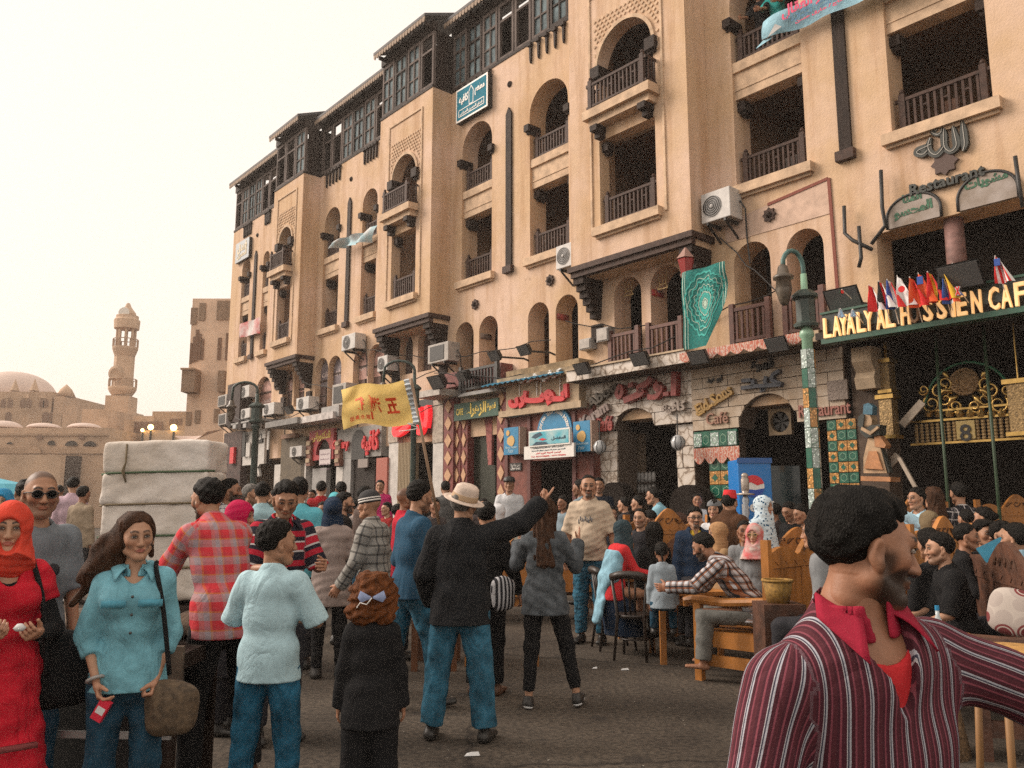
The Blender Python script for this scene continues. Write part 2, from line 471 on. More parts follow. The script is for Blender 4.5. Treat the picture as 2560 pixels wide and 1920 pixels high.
def pat_of(prims, V):
 """(round, along) cloth coordinates of every vertex, from the nearest limb"""
 X, Y, Z = V[:, 0], V[:, 1], V[:, 2]; best = np.full(len(V), 9.0); out = np.zeros((len(V), 3))
 for p in prims:
  if not isinstance(p, Cone): continue
  d = p.dist(X, Y, Z); u, v, w = p.loc(X, Y, Z)
  if p.g == 'torso': a, b = X, Z
  else: a, b = np.arctan2(v, u) * 0.5 * (p.ra[0] + p.rb[0]), w
  m = d < best
  best[m] = d[m]; out[m, 0] = a[m]; out[m, 1] = b[m]; out[m, 2] = 0 if p.g == 'torso' else 1
 return out
# ------------------------------------------------------------------ people
def skin_mat():
 if 'skin' in MATS: return MATS['skin']
 m = mat('skin', (0.4, 0.24, 0.16), 0.5, bump=0.25, bscale=120, bdist=0.003); n, p = nodes_of(m)
 a = n.nodes.new('ShaderNodeAttribute'); a.attribute_name = 'tint'
 t = n.nodes.new('ShaderNodeTexNoise'); t.inputs['Scale'].default_value = 34; t.inputs['Detail'].default_value = 3
 tc = n.nodes.new('ShaderNodeTexCoord'); n.links.new(tc.outputs['Object'], t.inputs['Vector'])
 f = mathn(n, 'MULTIPLY_ADD', t.outputs['Fac'], 0.5, 0.75)
 g = n.nodes.new('ShaderNodeCombineColor')
 for i in range(3): n.links.new(f, g.inputs[i])
 n.links.new(mixc(n, a.outputs['Color'], g.outputs[0], 1.0, 'MULTIPLY'), p.inputs['Base Color'])
 p.inputs['Subsurface Weight'].default_value = 0.0; p.inputs['Specular IOR Level'].default_value = 0.35
 return m
def hair_mat(col, name):
 key = 'hair_' + name
 if key in MATS: return MATS[key]
 return mat(key, col, 0.55, var=0.45, vscale=45, bump=0.8, bscale=300, bdist=0.01, stretch=(1, 1, 0.4), spec=0.12)
def eye_mats():
 return [mat('eye_white', (0.40, 0.35, 0.31), 0.3), mat('eye_iris', (0.025, 0.014, 0.008), 0.15)]
HAIR = {'black': (0.008, 0.007, 0.006), 'dark': (0.022, 0.014, 0.010), 'brown': (0.055, 0.026, 0.014), 'orange': (0.13, 0.042, 0.012), 'grey': (0.16, 0.15, 0.14)}
def vec(*a): return np.array(a, float)
def unit(v): v = np.array(v, float); return v / max(np.linalg.norm(v), 1e-9)
def rotx(a): c, s = math.cos(a), math.sin(a); return np.array([[1, 0, 0], [0, c, -s], [0, s, c]])
def roty(a): c, s = math.cos(a), math.sin(a); return np.array([[c, 0, s], [0, 1, 0], [-s, 0, c]])
def rotz(a): c, s = math.cos(a), math.sin(a); return np.array([[c, -s, 0], [s, c, 0], [0, 0, 1]])
def head_field(h, nose=1.0, fem=False, ear=True, wide=1.0):
 F = Field((-0.105, -0.125, -0.16), (0.105, 0.14, 0.135), h)
 j = 0.9 if fem else 1.0
 F.put(Ell((0, -0.016, 0.036), (0.075 * wide, 0.096, 0.086)), k=0.0)
 F.put(Cone((0, 0.022, -0.005), (0, 0.050, -0.092), (0.066 * wide, 0.066), (0.031 * j * wide, 0.034), k=0.03))
 F.put(Cone((-0.052, 0.0, -0.062), (-0.018, 0.05, -0.097), 0.026 * j, 0.02 * j, k=0.025)); F.put(Cone((0.052, 0.0, -0.062), (0.018, 0.05, -0.097), 0.026 * j, 0.02 * j, k=0.025))
 for sx in (-1, 1):
  F.put(Ell((0.043 * sx * wide, 0.052, -0.018), (0.02, 0.022, 0.02), k=0.03))
  F.put(Ell((0.032 * sx, 0.104, 0.008), (0.019, 0.018, 0.013), k=0.02), 's')
 F.put(Cone((-0.036, 0.079, 0.031), (0.036, 0.079, 0.031), 0.012 if not fem else 0.008, 0.012 if not fem else 0.008, k=0.02))
 F.put(Cone((0, 0.083, 0.022), (0, 0.103 * (0.93 + 0.07 * nose), -0.030), 0.008, 0.0135 * nose, k=0.014))
 for sx in (-1, 1): F.put(Ell((0.0125 * sx * nose, 0.092, -0.034), (0.009 * nose, 0.011, 0.0085), k=0.01))
 F.put(Cone((-0.021, 0.081, -0.0575), (0.021, 0.081, -0.0575), 0.0055, 0.0055, k=0.012)); F.put(Ell((0, 0.0885, -0.0565), (0.016, 0.007, 0.0055), k=0.008))
 F.put(Ell((0, 0.0875, -0.0675), (0.0165, 0.0075, 0.0062), k=0.008))
 F.put(Ell((0, 0.072, -0.1), (0.02, 0.017, 0.016), k=0.02))
 [F.put(Cone((0, 0.0970, -0.0612), (0.018 * sx, 0.0915, -0.0645), 0.0018, 0.0020, k=0.004), 's') for sx in (-1, 1)]
 if ear:
  for sx in (-1, 1):
   M = rotz(sx * -0.42) @ rotx(-0.18)
   F.put(Ell((0.082 * sx * wide, -0.008, -0.008), (0.010, 0.0175, 0.030), k=0.010, rot=M))
   F.put(Ell((0.092 * sx * wide, -0.001, -0.004), (0.008, 0.010, 0.019), k=0.006, rot=M), 's')
   F.put(Ell((0.078 * sx * wide, 0.002, -0.036), (0.008, 0.010, 0.012), k=0.01))
 F.put(Cone((0, -0.020, -0.04), (0, -0.03, -0.105), 0.05, 0.045, k=0.03))
 return F
def head_tint(V, skin, beard=None, fem=False, brow=(0.02, 0.014, 0.01), bald=None, bcol=None):
 x, y, z = np.abs(V[:, 0]), V[:, 1], V[:, 2]
 C = np.tile(np.array(skin, float), (len(V), 1))
 def blend(m, c):
  C[:] = C * (1 - m[:, None]) + np.array(c)[None, :] * m[:, None]
 def blob(cx, cz, rx, rz, soft=0.5):
  q = np.sqrt(((x - cx) / rx) ** 2 + ((z - cz) / rz) ** 2); return np.clip((1.0 + soft - q) / (2 * soft), 0, 1) * (y > 0.03)
 red = (skin[0] * 0.95, skin[1] * 0.72, skin[2] * 0.68)
 blend(0.5 * blob(0.045, -0.03, 0.025, 0.02, 0.8), red)
 lip = (0.36, 0.10, 0.085) if fem else (skin[0] * 0.8, skin[1] * 0.55, skin[2] * 0.55)
 blend(0.8 * blob(0, -0.062, 0.023, 0.0105, 0.25), lip)
 blend(0.55 * blob(0.032, 0.008, 0.023, 0.014, 0.5), tuple(c * 0.38 for c in skin))  # eye sockets: shade put into the skin colour
 # brows arch upwards away from the nose
 bz = 0.0325 + 0.006 * np.sin(np.clip((x - 0.012) / 0.038, 0, 1) * math.pi)
 m = (x > 0.011) & (x < 0.05) & (y > 0.03); blend(np.where(m, np.clip(1.6 - np.abs(z - bz) / 0.0048, 0, 1), 0) * 0.95, brow)
 if beard:
  side = np.clip(1.5 - np.abs(y - 0.022) / 0.018, 0, 1) * np.clip((0.012 - z) / 0.025, 0, 1) * (z > -0.075) * (x > 0.05) * 0.85
  jaw = np.clip((-0.028 - z - 0.5 * np.clip(0.085 - y - 0.03, 0, 1)) / 0.012 + 0.2, 0, 1) * np.clip((y + 0.015) / 0.03, 0, 1) * np.clip((z + 0.128) / 0.02, 0, 1)
  mouth = 1 - np.clip(1.4 - np.sqrt((x / 0.024) ** 2 + ((z + 0.062) / 0.011) ** 2), 0, 1)
  cheek = np.clip((x - 0.012) / 0.02, 0, 1); mous = (np.abs(z + 0.047) < 0.008) & (x < 0.032) & (y > 0.05)
  k = {'stubble': 0.45, 'full': 0.95, 'goatee': 0.9, 'moustache': 0.9}[beard]
  if beard in ('stubble', 'full'): mm = np.maximum(np.maximum(np.where(z < -0.04, jaw, jaw * cheek), mous), side) * mouth * k
  elif beard == 'goatee': mm = np.maximum(jaw * (x < 0.034), mous) * mouth * k
  else: mm = mous * mouth * k
  blend(mm, bcol or (0.025, 0.018, 0.014))
 if bald is not None:
  mm = np.clip((z - 0.03 + np.clip(y, 0, 1) * -0.9) / 0.02, 0, 1) * bald; blend(mm, (0.05, 0.035, 0.028))
 return C
def hair_field(style, h, thick, seed=1, ear=True):
 lo = [-0.13, -0.17, -0.12]; hi = [0.13, 0.13, 0.17]
 if style in ('long', 'wavy', 'wind'): lo = [-0.2, -0.26, -0.5]; hi = [0.29, 0.14, 0.17]
 if style == 'curls': lo = [-0.22, -0.22, -0.26]; hi = [0.22, 0.16, 0.22]
 F = Field(lo, hi, h); F.put(Ell((0, -0.015, 0.038), (0.0775, 0.0985, 0.0885)), k=0)
 amp = 0.004
 line = ([-0.09, -0.02, 0.02, 0.055, 0.083, 0.106], [-0.045, -0.018, 0.004, 0.034, 0.066, 0.15])
 if style == 'receding': line = ([-0.09, -0.02, 0.02, 0.05, 0.075, 0.1, 0.13], [-0.045, -0.02, -0.002, 0.012, 0.02, 0.05, 0.1])
 def cut(f, X, Y, Z):
  yl = np.interp(Z, *line) + 0.004 * np.sin(X * 160 + Z * 90); tp = np.minimum(np.clip((yl - Y) / 0.032, 0, 1), np.clip((Z + 0.075) / 0.06, 0, 1)); tp = np.minimum(tp, np.where(Y > 0.025, np.clip((Z - 0.072) / 0.045, 0, 1), 1)) ** 0.7; f = f - thick * 1.25 * tp; q = np.maximum(f, (Y - yl) * 0.75); q = np.maximum(q, -0.068 - Z - 0.25 * Y * 0)
  return q
 F.func(cut)
 if ear and style in ('short', 'receding', 'bun', 'crop', 'pony'):
  for sx in (-1, 1): F.put(Ell((0.09 * sx, 0.008, -0.012), (0.034, 0.03, 0.044), k=0.012), 's')
 if style == 'bun': F.put(Ell((0, -0.135, 0.03), 0.04, k=0.02))
 if style == 'pony':
  F.put(Ell((0, -0.115, 0.045), 0.03, k=0.02)); F.put(Cone((0, -0.125, 0.04), (0.01, -0.14, -0.11), 0.022, 0.010, k=0.02))
 if style in ('long', 'wavy'):
  F.put(Cone((0, -0.05, 0.02), (0, -0.155, -0.44), (0.098, 0.062), (0.085, 0.035), k=0.03))
  for sx in (-1, 1): F.put(Cone((0.07 * sx, -0.01, 0.04), (0.085 * sx, -0.03, -0.22), (0.03, 0.05), (0.02, 0.03), k=0.03))
  amp = 0.008
 if style == 'wind':
  F.put(Cone((0.03, -0.03, 0.03), (0.17, -0.09, -0.18), (0.075, 0.075), (0.07, 0.05), k=0.04))
  F.put(Cone((0.12, -0.08, -0.10), (0.27, -0.16, -0.34), (0.07, 0.05), (0.012, 0.012), k=0.04)); F.put(Cone((0.12, -0.08, -0.02), (0.25, -0.14, -0.22), (0.05, 0.04), (0.01, 0.01), k=0.03))
  F.put(Cone((0.12, -0.06, -0.12), (0.13, -0.12, -0.42), (0.05, 0.04), (0.02, 0.02), k=0.04))
  F.put(Cone((-0.07, 0.0, 0.05), (-0.078, -0.03, -0.10), (0.02, 0.05), (0.015, 0.03), k=0.03)); amp = 0.009
 if style == 'curls':
  F.put(Ell((0, -0.035, 0.02), (0.135, 0.125, 0.125), k=0.03)); F.put(Ell((0, -0.05, -0.10), (0.15, 0.105, 0.10), k=0.04)); amp = 0.011
  F.put(Ell((0, 0.09, -0.03), (0.07, 0.07, 0.09), k=0.03), 's')
 sc = 70 if style != 'curls' else 42
 if style == 'curls': F.func(lambda f, X, Y, Z: f + 0.008 * wave_noise(X, Y, Z, 120, seed + 9) + 0.012 * wave_noise(X, Y, Z, 18, seed + 2))
 F.func(lambda f, X, Y, Z: f + amp * wave_noise(X, Y, Z * (0.35 if style in ('long', 'wavy', 'wind') else 1), sc, seed))
 return F
FOLD = lambda amp, sc, seed: (lambda f, X, Y, Z: f + amp * (wave_noise(X, Y * 1.1, Z * 1.6, sc, seed) * 0.5 - 0.45))
HANDS = {'relax': ((0.25, 0.3, 0.2), (0.3, 0.4, 0.3), (0.38, 0.45, 0.3), (0.45, 0.5, 0.35), (0.5, 0.1)),
         'open': ((0.02, 0.05, 0.05),) * 4 + ((0.75, 0.0),),
         'hold': ((0.65, 0.7, 0.4), (0.7, 0.75, 0.45), (0.75, 0.75, 0.45), (0.8, 0.8, 0.45), (0.45, 0.35)),
         'fist': ((1.2, 1.4, 0.9),) * 4 + ((0.3, 0.6),),
         'point': ((0.08, 0.1, 0.05), (1.1, 1.4, 0.8), (1.2, 1.4, 0.8), (1.25, 1.4, 0.8), (0.3, 0.5))}
def hand_net(pose, h, fat=1.0):
 F = Field((-0.075, -0.02, -0.05), (0.085, 0.2, 0.095), h)
 F.put(Cone((0, -0.01, 0), (0, 0.03, 0), (0.025, 0.02), (0.032, 0.017), k=0)); F.put(Cone((0.0, 0.025, 0), (0.002, 0.085, 0), (0.034, 0.016), (0.041, 0.0135), k=0.015))
 c = HANDS[pose]
 for i, (x, L, r) in enumerate(((0.031, 0.074, 0.0092), (0.0105, 0.083, 0.0095), (-0.0105, 0.077, 0.0092), (-0.030, 0.06, 0.0082))):
  p = vec(x, 0.082, 0.0); a = 0.0; sp = (x * 0.9); rr = r * fat
  for seg, ln in enumerate((0.46, 0.30, 0.24)):
   a += c[i][seg]; q = p + L * ln * vec(sp * (1.0 - 0.5 * seg), math.cos(a), math.sin(a))
   F.put(Cone(p, q, rr, rr * 0.9, k=0.006)); p = q; rr *= 0.9
 s, b = c[4]; p = vec(0.024, 0.025, 0.006); d = unit((math.sin(s + 0.3), math.cos(s + 0.3), 0.35 + b)); q = p + d * 0.042
 F.put(Cone(p, q, 0.0145 * fat, 0.0115 * fat, k=0.015)); d = unit(d + vec(-0.25 * b * 2, 0.25, 0.25 * b)); F.put(Cone(q, q + d * 0.034, 0.0108 * fat, 0.0085 * fat, k=0.006))
 return F.net()
PEOPLE = []
def human(label, x, y, yaw=0.0, H=1.72, sex='m', lod=1, skin=(0.36, 0.19, 0.115), group=None, z=0.0, seat=None, lean=0.0, hunch=0.0, nk=0.055, slope=0.0, side=0.0, twist=0.0,
          head=(0, 0, 0), arms=None, legs=None, hair=('short', 'black', 0.006), top=None, bot=None, shoe=None, belly=0.0, bust=0.0, beard=None, hijab=None,
          hs=1.0, bald=None, nose=1.0, seed=0, sh=None, hands=('relax', 'relax'), cat='person', eyes=True, palms=None, brows=None, under=None, inner=None, tweak=None, wide=1.0):
 sc = H / 1.75; fem = sex == 'f'; kid = H < 1.45
 vb = {-1: 0.0065, 0: 0.0085, 1: 0.013, 2: 0.020}[lod]; vh = {-1: 0.0027, 0: 0.0036, 1: 0.006, 2: 0.0115}[lod]; vhand = {-1: 0.0042, 0: 0.0042, 1: 0.006, 2: 0.0105}[lod]
 yaw = R(yaw); lean = R(lean); hunch = R(hunch); side = R(side); twist = R(twist)
 root = thing('person', label, cat, (x, y, z), group, yaw)
 # skeleton
 hz = 0.93 * sc if seat is None else seat - z + 0.095 * sc
 hip = vec(0, 0, hz); shw = (sh or (0.146 if fem else 0.166)) * sc; hw = 0.09 * sc
 RL = roty(side) @ rotx(-lean); RU = roty(side) @ rotx(-lean - hunch) @ rotz(twist)
 waist = hip + RL @ vec(0, 0, 0.15 * sc); chest = waist + RL @ vec(0, 0.01, 0.19 * sc); nb = chest + RU @ vec(0, -0.005, 0.20 * sc)
 sx = RU @ vec(1, 0, 0); up = RU @ vec(0, 0, 1); fw = RU @ vec(0, 1, 0)
 HR = rotz(R(head[0])) @ roty(R(head[2])) @ rotx(R(head[1]) - lean * 0.25)
 hk = sc * hs if not kid else sc * hs * 1.16
 hc = nb + up * (nk * sc) + fw * 0.022 * sc + HR @ vec(0, 0.012, 0.118) * hk
 arms = arms or {}; legs = legs or {}
 A = {}; Lg = {}
 for k, s in (('R', 1), ('L', -1)):
  ua, fa = arms.get(k, ((0.14 * s, 0.0, -1), (0.06 * s, 0.16, -1)))
  sj = nb - up * (0.055 + slope) * sc + sx * (s * shw)
  e = sj + unit(ua) * 0.285 * sc; wr = e + unit(fa) * 0.25 * sc
  A[k] = (sj, e, wr, unit(fa))
  if seat is None: th, sn = legs.get(k, ((0.04 * s, 0.0, -1), (0.02 * s, -0.03, -1)))
  else: th, sn = legs.get(k, ((0.12 * s, 1, -0.08), (0.02 * s, 0.08, -1)))
  hj = hip + vec(s * hw, 0, -0.02 * sc); kn = hj + unit(th) * 0.42 * sc; an = kn + unit(sn) * 0.41 * sc
  Lg[k] = (hj, kn, an)
 if seat is None:
  dz = min(Lg['R'][2][2], Lg['L'][2][2]) - 0.085 * sc; D = vec(0, 0, -dz)
  hip, waist, chest, nb, hc = hip + D, waist + D, chest + D, nb + D, hc + D
  for d in (A, Lg):
   for k in d: d[k] = tuple(p + D if i < 3 else p for i, p in enumerate(d[k]))
 w = wide * (0.86 if fem else 0.94) * sc
 T = [Cone(hip - vec(0, 0, 0.05 * sc), hip + (waist - hip) * 0.4, (0.150 * w * (1.12 if fem else 1), 0.108 * w), (0.148 * w, 0.102 * w), sx, 0.04, g='torso'),
         Cone(hip + (waist - hip) * 0.3, chest - (chest - waist) * 0.3, (0.143 * w, 0.10 * w), (0.142 * w * (0.93 if fem else 1.02), 0.100 * w), sx, 0.05, g='torso'),
         Cone(chest - (chest - waist) * 0.4, chest + (nb - chest) * 0.45, (0.145 * w, 0.102 * w), (0.162 * w, 0.105 * w), sx, 0.05, g='torso'),
         Cone(nb - up * (0.078 + slope * 0.6) * sc, A['L'][0] - up * 0.02 * sc + sx * 0.03 * sc, (0.066 * w, 0.066 * w), (0.056 * w, 0.056 * w), up, 0.05, g='torso'), Cone(nb - up * (0.078 + slope * 0.6) * sc, A['R'][0] - up * 0.02 * sc - sx * 0.03 * sc, (0.066 * w, 0.066 * w), (0.056 * w, 0.056 * w), up, 0.05, g='torso'),
         Cone(nb - up * 0.05 * sc, nb + up * 0.02 * sc, (0.10 * w, 0.07 * w), (0.062 * w, 0.056 * w), sx, 0.05, g='torso')]
 if belly: T.append(Ell(waist + RL @ vec(0, 0.05 * sc + belly * 0.5, -0.01), (0.13 * w, 0.08 * w + belly * 0.6, 0.16 * w), 0.05))
 if bust:
  for s in (-1, 1): T.append(Ell(chest + RU @ vec(0.07 * s * sc, 0.085 * sc, 0.045 * sc), (0.06 * sc, bust, 0.06 * sc), 0.04))
 neck = Cone(nb - up * 0.02 * sc, hc - HR @ vec(0, 0.02, 0.03) * hk, 0.058 * w, 0.056 * w, sx, 0.03)
 UA, FAp, TH, SN, FT = {}, {}, {}, {}, {}
 for k, s in (('R', 1), ('L', -1)):
  sj, e, wr, fd = A[k]; f = (0.80 if fem else 0.93) * sc * (0.5 + 0.5 * wide)
  UA[k] = Cone(sj - sx * s * 0.008 * sc, e, 0.053 * f, 0.043 * f, fw, 0.03, g='arm'); FAp[k] = Cone(e, wr, 0.044 * f, 0.030 * f, fw, 0.02, g='arm')
  hj, kn, an = Lg[k]; f = (1.0 if fem else 1) * sc * (0.6 + 0.4 * wide)
  TH[k] = Cone(hj, kn, 0.085 * f, 0.056 * f, (1, 0, 0), 0.04, g='leg'); SN[k] = Cone(kn, an, 0.057 * f, 0.037 * f, (1, 0, 0), 0.03, g='leg')
  d = (an - kn); d = d / np.linalg.norm(d); fwd = unit(vec(0, 1, 0) + 0.12 * vec(s, 0, 0) - d * (d[1])); fwd[2] = min(fwd[2], 0.1) if an[2] < 0.2 * sc else fwd[2]
  fwd = unit(fwd); FT[k] = (an, fwd, d)
 allp = T + [neck] + list(UA.values()) + list(FAp.values()) + list(TH.values()) + list(SN.values())
 def span(ps, m=0.03):
  lo = np.min([p.bounds()[0] for p in ps], 0) - m; hi = np.max([p.bounds()[1] for p in ps], 0) + m; return lo, hi
 parts = {}
 # bare body
 top = top or {}; bot = bot or {}
 body = T[:] + [neck]
 for k in 'RL':
  body += [UA[k], FAp[k], TH[k], SN[k]]
  an, fwd, d = FT[k]
  if shoe is None: body += [Cone(an - fwd * 0.03 * sc + vec(0, 0, -0.045) * sc, an + fwd * 0.15 * sc + vec(0, 0, -0.058) * sc, (0.034 * sc, 0.032 * sc), (0.04 * sc, 0.02 * sc), (1, 0, 0), 0.03)]
 lo, hi = span(body); F = Field(lo, hi, vb)
 for p in body: F.put(p if isinstance(p, Ell) else (p.grow(-0.004)), k=p.k * sc)
 V, Q = F.net(); Vs = [V]; Qs = [Q]; Cs = [np.tile(np.array(skin), (len(V), 1))]
 HV, HQ = head_field(vh, nose, fem, wide=wide ** 0.3).net(); hcv = head_tint(HV, skin, beard, fem, brows or HAIR.get(hair[1] if hair else 'black', HAIR['black']), bald)
 if tweak: HV = tweak(HV)
 HW = (HR @ (HV * hk).T).T + hc
 Vs.append(HW); Qs.append(HQ + len(V)); Cs.append(hcv); off = len(V) + len(HV)
 for i, (k, s) in enumerate((('R', 1), ('L', -1))):
  if hands[i] is None: continue
  hv, hq = hand_net(hands[i], vhand, 1.0 if lod < 2 else 1.25)
  sj, e, wr, fd = A[k]; pn = unit((palms or {}).get(k, (-s, 0.1, 0.1))); pn = unit(pn - fd * pn.dot(fd)); xx = np.cross(fd, pn) * s
  hsz = sc * (0.92 if fem else 1.0) * (0.92 if kid else 1)
  M = np.stack([xx, fd, pn], 1); hv = (M @ (hv * hsz).T).T + wr - fd * 0.004
  if np.linalg.det(M) < 0: hq = hq[:, ::-1]
  Vs.append(hv); Qs.append(hq + off); off += len(hv); Cs.append(np.tile(np.array(skin) * np.array((1.0, 0.93, 0.92)), (len(hv), 1)))
 C = np.concatenate(Cs); C = np.concatenate([C, np.ones((len(C), 1))], 1)
 def child(name, me): o = bpy.data.objects.new(name, me); COL.objects.link(o); o.parent = root; return o
 parts['body'] = child('body', np_mesh('body', np.concatenate(Vs), np.concatenate(Qs), skin_mat(), col=C))
 def garment(name, prims, m, fit, cuts=(), fold=0.010, subs=(), fsc=16, rlx=1, par=None, pats=None):
  ps = [p.grow(fit) if isinstance(p, Cone) else Ell(p.c, p.r + fit, p.k, p.M, p.g) for p in prims]
  lo, hi = span(ps); F = Field(lo, hi, vb)
  for p in ps: F.put(p, k=p.k * sc)
  if fold: F.func(FOLD(fold, fsc, seed))
  for pt, nn in cuts: F.func(lambda f, X, Y, Z: np.maximum(f, (X - pt[0]) * nn[0] + (Y - pt[1]) * nn[1] + (Z - pt[2]) * nn[2]))
  for sb in subs: F.put(sb, 's', k=0.008)
  V, Q = F.net()
  if len(V) == 0: return None
  V = relax(V, Q, rlx, 0.4); return child(name, np_mesh(name, V, Q, m, pat=pat_of(pats or ps, V)))
 # lower garment
 if bot:
  fit = bot.get('fit', 0.016) * sc; ln = bot.get('len', 0.97); kd = bot.get('kind', 'trousers'); pr = [T[0].grow(-fit * 0.8 - 0.004 * sc)]
  if kd in ('trousers', 'shorts'):
   for k in 'RL':
    hj, kn, an = Lg[k]
    if ln > 0.55:
     e = kn + (an - kn) * ((ln - 0.5) * 2); fl = bot.get('flare', 1.0); dd = unit(an - kn)
     pr += [TH[k], Cone(kn, e, SN[k].ra, tuple(max(r * fl, 0.04 * sc) for r in SN[k].rb), (1, 0, 0), 0.03, cut=[(e, dd)], g='leg')]
    else:
     e = hj + (kn - hj) * ln * 2; pr += [Cone(hj, e, TH[k].ra, tuple(r * 1.15 for r in TH[k].rb), (1, 0, 0), 0.04, cut=[(e, unit(kn - hj))], g='leg')]
  else:
   e = hip + vec(0, bot.get('fwd', 0.0), -ln * 0.92 * sc); r1 = bot.get('r', 0.24) * sc
   pr += [Cone(hip, e, (0.155 * sc, 0.125 * sc), (r1, r1 * 0.85), (1, 0, 0), 0.05, cut=[(e, vec(0, 0, -1))], g='torso')]
  parts['bottom'] = garment(bot.get('name', 'trousers'), pr, bot['m'], fit, cuts=[(hip + (waist - hip) * min(0.75, (top.get('hem', -0.06) + 0.10) / 0.15 if top else 0.75), unit(waist - hip) if seat is None else vec(0, 0, 1))], fold=bot.get('fold', 0.012) * sc, fsc=bot.get('fsc', 20))
 if under:
  pr = []
  for k in 'RL': pr += [UA[k], Cone(A[k][1], A[k][2], FAp[k].ra, FAp[k].rb, fw, 0.025, cut=[(A[k][2], A[k][3])], g='arm')]
  garment('undershirt', pr, under, 0.008 * sc, fold=0.006)
 if inner: garment('undershirt', T, inner, 0.004 * sc, cuts=[(hip, RL @ vec(0, 0, -1))], fold=0, subs=[Cone(nb - up * 0.035 * sc + fw * 0.03, nb + up * 0.2, 0.075 * sc, 0.09 * sc, sx)])
 if top:
  fit = top.get('fit', 0.015) * sc; sl = top.get('sleeve', 1.0); pr = T[:]; cuts = []
  hem = top.get('hem', -0.06) * sc
  he = hip + RL @ vec(0, 0, hem); hd = RL @ vec(0, 0, -1)
  if True:
   r1 = top.get('r', 0.176) * sc; pr.append(Cone(hip + RL @ vec(0, 0, 0.05), hip + vec(0, top.get('fwd', 0.0), hem), (0.150 * sc, 0.112 * sc), (r1, r1 * 0.8), sx, 0.05, g='torso')); he = hip + vec(0, 0, hem); hd = vec(0, 0, -1)
  slv = []
  for k in 'RL':
   sj, e, wr, fd = A[k]
   if sl <= 0.5:
    q = sj + (e - sj) * sl * 2; slv.append(Cone(UA[k].a, q, tuple(r + 0.004 for r in UA[k].ra), tuple(r + top.get('loose', 0.014) * sc for r in UA[k].rb), fw, 0.03, cut=[(q, unit(e - sj))], g='arm'))
   else:
    q = e + (wr - e) * (sl - 0.5) * 2; slv += [UA[k], Cone(e, q, FAp[k].ra, tuple(r + top.get('loose', 0.006) * sc for r in FAp[k].rb), fw, 0.025, cut=[(q, fd)], g='arm')]
  subs = []
  nr = top.get('neck', 0.066) * sc
  subs.append(Cone(nb - up * top.get('scoop', 0.0) * sc + fw * 0.012, nb + up * 0.2 * sc + fw * 0.03 * sc, nr, nr + 0.01, sx))
  if top.get('v'): subs.append(Cone(nb + fw * 0.12 * sc - up * top['v'] * sc, nb + fw * 0.075 * sc, 0.012, 0.07 * sc, sx))
  cuts = [(he, hd)]
  parts['top'] = garment(top.get('name', 'shirt'), pr + slv, top['m'], fit, cuts, top.get('fold', 0.011) * sc, subs, top.get('fsc', 14))
  if top.get('collar'):
   F = Field(nb - 0.16, nb + 0.16, min(vb, 0.009)); cm = top.get('collar_m', top['m'])
   F.put(Cone(nb - up * 0.022 * sc + fw * 0.008, nb + up * 0.038 * sc + fw * 0.012, (0.088 * w, 0.084 * w), (0.073 * w, 0.071 * w), sx, 0, cut=[(nb + up * 0.038 * sc, up), (nb - up * 0.035 * sc, -up)]))
   F.put(Cone(nb - up * 0.05 * sc + fw * 0.01, nb + up * 0.07 * sc + fw * 0.012, (0.072 * w, 0.07 * w), (0.062 * w, 0.061 * w), sx), 's', 0)
   F.put(Cone(nb + fw * 0.085 * sc - up * 0.09 * sc, nb + fw * 0.075 * sc + up * 0.06 * sc, 0.006, 0.03 * sc, sx), 's', 0.004)
   V, Q = F.net(); child('collar', np_mesh('collar', V, Q, cm, pat=V))
   if lod < 1:
    for s in (-1, 1):
     fk = top.get('flap', 1.0); K = [nb + sc * (sx * (s * a * fk) + up * b + fw * c) for a, b, c in ((0.060, 0.045, -0.035), (0.040, 0.012, 0.072), (0.088, -0.055, 0.132), (0.118, 0.018, 0.03))]
     mb = MB(); mb.sheet(lambda u, v: Vector((K[0] * (1 - u) + K[1] * u) * (1 - v) + (K[3] * (1 - u) + K[2] * u) * v + up * (0.012 * math.sin(math.pi * v))), 6, 5); o = mb.build('collar_flap', cm, None, True); o.parent = root; so_ = o.modifiers.new('t', 'SOLIDIFY'); so_.thickness = 0.004
